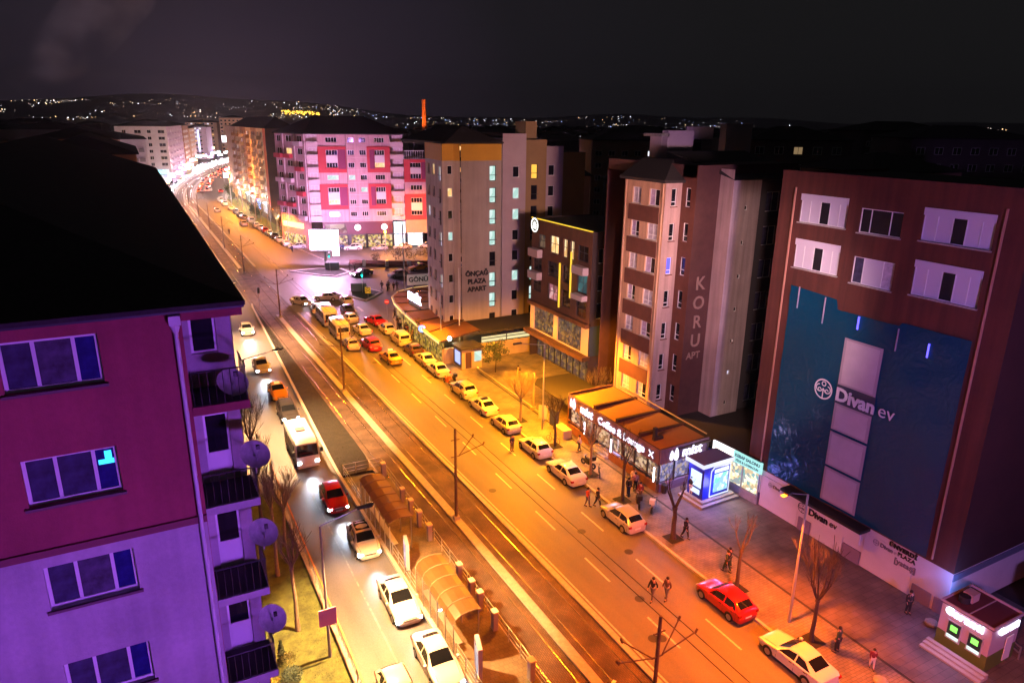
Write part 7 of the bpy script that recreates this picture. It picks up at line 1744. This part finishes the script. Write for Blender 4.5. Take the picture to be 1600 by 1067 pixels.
L1_ = [glow('city_white', (.85, .85, 1), 7), glow('city_warm', (1, .62, .3), 5), glow('city_pale', (1, .85, .7), 3), glow('city_dim', (.7, .5, .45), 1.2)]
lights('city_lights', 'pale lights scattered over the hillside on the left half of the skyline', 330, -8, 16, 2600, 5000, L1_, 1.9, 21, .8)
lights('city_lights', 'dense town lights beyond the roofs right of the pink block', 640, 13, 46, 900, 4300, L1_ + [glow('city_blue', (.35, .45, 1), 5)], 1.7, 22, .6)
lights('city_lights', 'sparse lights on the dark right skyline', 90, 44, 62, 700, 3500, L1_, 2.0, 23, .8)
lights('city_lights', 'golden cluster of lights on the hill above the brown block', 150, 10.5, 13.2, 3050, 3350, [glow('city_gold', (1, .55, .06), 6)], 2.6, 24, .2, 14)
lights('city_lights', 'row of orange lights on the far left skyline', 30, -11.3, -9.9, 4000, 4060, [glow('city_orange', (1, .45, .08), 4)], 2.4, 25, 0, 2)
lights('city_lights', 'near roofscape windows behind the pink block', 120, 20, 50, 330, 800, [winm[0], winm[1]], 1.9, 26, .5, 8)
# dark nearer roofscape so that the plain between street and hills is not empty
mb = MB(); q = random.Random(17)
for _ in range(900):
    a = R(q.uniform(14, 62)); r_ = q.uniform(300, 1500); x, y = math.sin(a) * r_, math.cos(a) * r_
    if x < mid(min(y, 1290)) + 50 + (80 if y > 400 else 0): continue
    w, d, h_ = q.uniform(8, 16), q.uniform(8, 14), q.uniform(12, 24)
    mb.T = Matrix.Translation((x, y, 0)) @ Matrix.Rotation(q.uniform(0, 3), 4, 'Z'); mb.box(-w, w, -d, d, 0, h_, False); mb.poly([(-w, -d, h_), (w, -d, h_), (0, 0, h_ + 3)]); mb.poly([(w, -d, h_), (w, d, h_), (0, 0, h_ + 3)]); mb.poly([(-w, d, h_), (-w, -d, h_), (0, 0, h_ + 3)])
mb.T = None
tag(mb.build('town_roofs', mat('town_dark', (.06, .05, .05), 1)), 'mass of dark town roofs stretching to the hills', 'town', kind='stuff')
mb = MB(); q = random.Random(18)
for _ in range(260):
    a = R(q.uniform(-38, 1)); r_ = q.uniform(110, 1300); x, y = math.sin(a) * r_, math.cos(a) * r_
    if x > -24: continue
    w, d, h_ = q.uniform(8, 16), q.uniform(8, 14), q.uniform(18, 27)
    mb.T = Matrix.Translation((x, y, 0)); mb.box(-w, w, -d, d, 0, h_, False); mb.poly([(-w, -d, h_), (w, -d, h_), (0, 0, h_ + 3)]); mb.poly([(w, -d, h_), (w, d, h_), (0, 0, h_ + 3)]); mb.poly([(-w, d, h_), (-w, -d, h_), (0, 0, h_ + 3)])
mb.T = None
tag(mb.build('town_roofs', mat('town_dark', (.06, .05, .05), 1)), 'mass of dark roofs to the left of the street', 'town', kind='stuff')
solo('lit_window', MB().box(-.5, .5, -.05, .05, -1.1, 1.1), glow('win_olive', (.8, .85, .3), .6), 'single small yellowish window in the dark at the far left edge', 'window', (-70, 175, 15.5))
# factory chimney, floodlit orange
t = thing('factory_chimney', 'tall brick chimney floodlit orange above the roofs', 'chimney', (245, 638, 0)); mb = MB()
cb = mat('chimney_brick', (.40, .13, .05), .85, nz=.2, sc=.3)
for k in range(12): z0 = k * 4; mb.tube((0, 0, z0), (0, 0, z0 + 3.8), 3.0 - k * .11, 3.0 - (k + .95) * .11, n=18, cap=False); mb.tube((0, 0, z0 + 3.8), (0, 0, z0 + 4), 3.15 - k * .11, n=18, cap=False)
mb.build('shaft', cb, t, smooth=40); MB().tube((0, 0, 48), (0, 0, 49), 2.0, n=18).build('rim', cb, t)
for dx, dy in ((-14, -16), (8, -18)): lamp('chimney_floodlight', 'SPOT', (245 + dx, 638 + dy, 22), 90000, (1, .32, .06), .5, (-dx, -dy, 16), 60, .6)
# storefront lights packed along both sides of the far street
q = random.Random(31)
sf_l = {'white': (.95, .9, 1), 'pink': (1, .5, .8), 'amber': (1, .6, .2), 'violet': (.6, .5, 1), 'aqua': (.4, .95, 1)}
for i in range(96):
    y = 200 + i * 5.2 + q.uniform(-2, 2); nm = q.choice(list(sf_l)); right = i % 4 == 0 and y > 340
    x = (mid(y) + 15.5 + farc(y) * .4 if right else mid(y) - 16.5 - farc(y) * .5 - (0 if y > 320 else -.5)) + q.uniform(-2, 2)
    if y < 335: x = 4.6 + q.uniform(-1.8, 1.8)
    elif not right and y < 500: x = bline(y) + q.uniform(-.2, 2.5)
    s = q.uniform(.5, 1.1)
    solo('storefront_light', MB().box(-s, s, -.15, 0, 0, s * 1.1), glow('store_' + nm, sf_l[nm], 12), f'{nm} storefront light in the bright strip left of the far jam' if not right else f'{nm} storefront light on the right side of the far street', 'light', (x, y, q.uniform(2.2, 5.5)), R(-10), f'{nm} storefront lights far up the street' + (' right' if right else ''))
for i in range(12):
    y = 210 + i * 38; lamp('storefront_glow', 'POINT', ((5 if y < 335 else bline(y) + 6), y, 6), 2200 + y * 6, ((.85, .6, 1), (1, .7, .6), (.7, .7, 1))[i % 3], .5)
for i in range(5): y = 250 + i * 20; lamp('shop_row_glow', 'POINT', (36.2, y, 6), 3800, ((1, .7, .5), (.8, .75, 1))[i % 2], .5)
# smoke drifting up on the left
sm = bpy.data.materials.new('smoke'); sm.use_nodes = True; t_ = sm.node_tree; t_.nodes.clear()
o_ = t_.nodes.new('ShaderNodeOutputMaterial'); v_ = t_.nodes.new('ShaderNodeVolumePrincipled'); v_.inputs['Color'].default_value = (.8, .75, .8, 1)
tc_ = t_.nodes.new('ShaderNodeTexCoord'); n_ = t_.nodes.new('ShaderNodeTexNoise'); n_.inputs['Scale'].default_value = .075; n_.inputs['Detail'].default_value = 4; n_.inputs['Distortion'].default_value = .6
m_ = t_.nodes.new('ShaderNodeMapRange'); m_.inputs[1].default_value = .46; m_.inputs[2].default_value = .72; m_.inputs[4].default_value = .022
t_.links.new(tc_.outputs['Object'], n_.inputs['Vector']); t_.links.new(n_.outputs['Fac'], m_.inputs[0]); t_.links.new(m_.outputs[0], v_.inputs['Density']); t_.links.new(v_.outputs[0], o_.inputs['Volume'])
mb = MB(); pts_ = [((-30, 300, 39), 3), ((-24, 300, 43), 6.5), ((-15, 300, 50), 9), ((-6, 300, 60), 10), ((4, 300, 72), 11), ((10, 300, 90), 12), ((12, 300, 112), 13)]
rings = []
for i, (p_, r_) in enumerate(pts_):
    rings.append([mb.vert((p_[0] + r_ * math.cos(2 * math.pi * k / 14), p_[1] + r_ * math.sin(2 * math.pi * k / 14), p_[2] + r_ * .5 * math.cos(2 * math.pi * k / 14) * -1)) for k in range(14)])
for a, b_ in zip(rings, rings[1:]):
    for k in range(14): mb.face([a[k], a[(k + 1) % 14], b_[(k + 1) % 14], b_[k]])
mb.face(rings[0][::-1]); mb.face(rings[-1])
tag(mb.build('smoke', sm), 'faint violet smoke drifting up over the roofs at the top left', 'smoke', kind='stuff')
lamp('smoke_fill_light', 'SPOT', (-30, 285, 20), 60000, (.8, .6, .85), 1, (.12, .1, 1), 70, .8)  # added lamp with no fixture, put under the smoke to make it show
# ------------------------------------------------------------------ night air
hb_ = MB().box(-3200, 6500, -120, 6400, -1.2, 330)
hzm = bpy.data.materials.new('haze'); hzm.use_nodes = True; t_ = hzm.node_tree; t_.nodes.clear()
o_ = t_.nodes.new('ShaderNodeOutputMaterial'); v_ = t_.nodes.new('ShaderNodeVolumePrincipled')
v_.inputs['Color'].default_value = (.85, .8, .9, 1); v_.inputs['Density'].default_value = .0001; v_.inputs['Anisotropy'].default_value = .75
t_.links.new(v_.outputs[0], o_.inputs['Volume'])
tag(hb_.build('haze', hzm), kind='stuff')
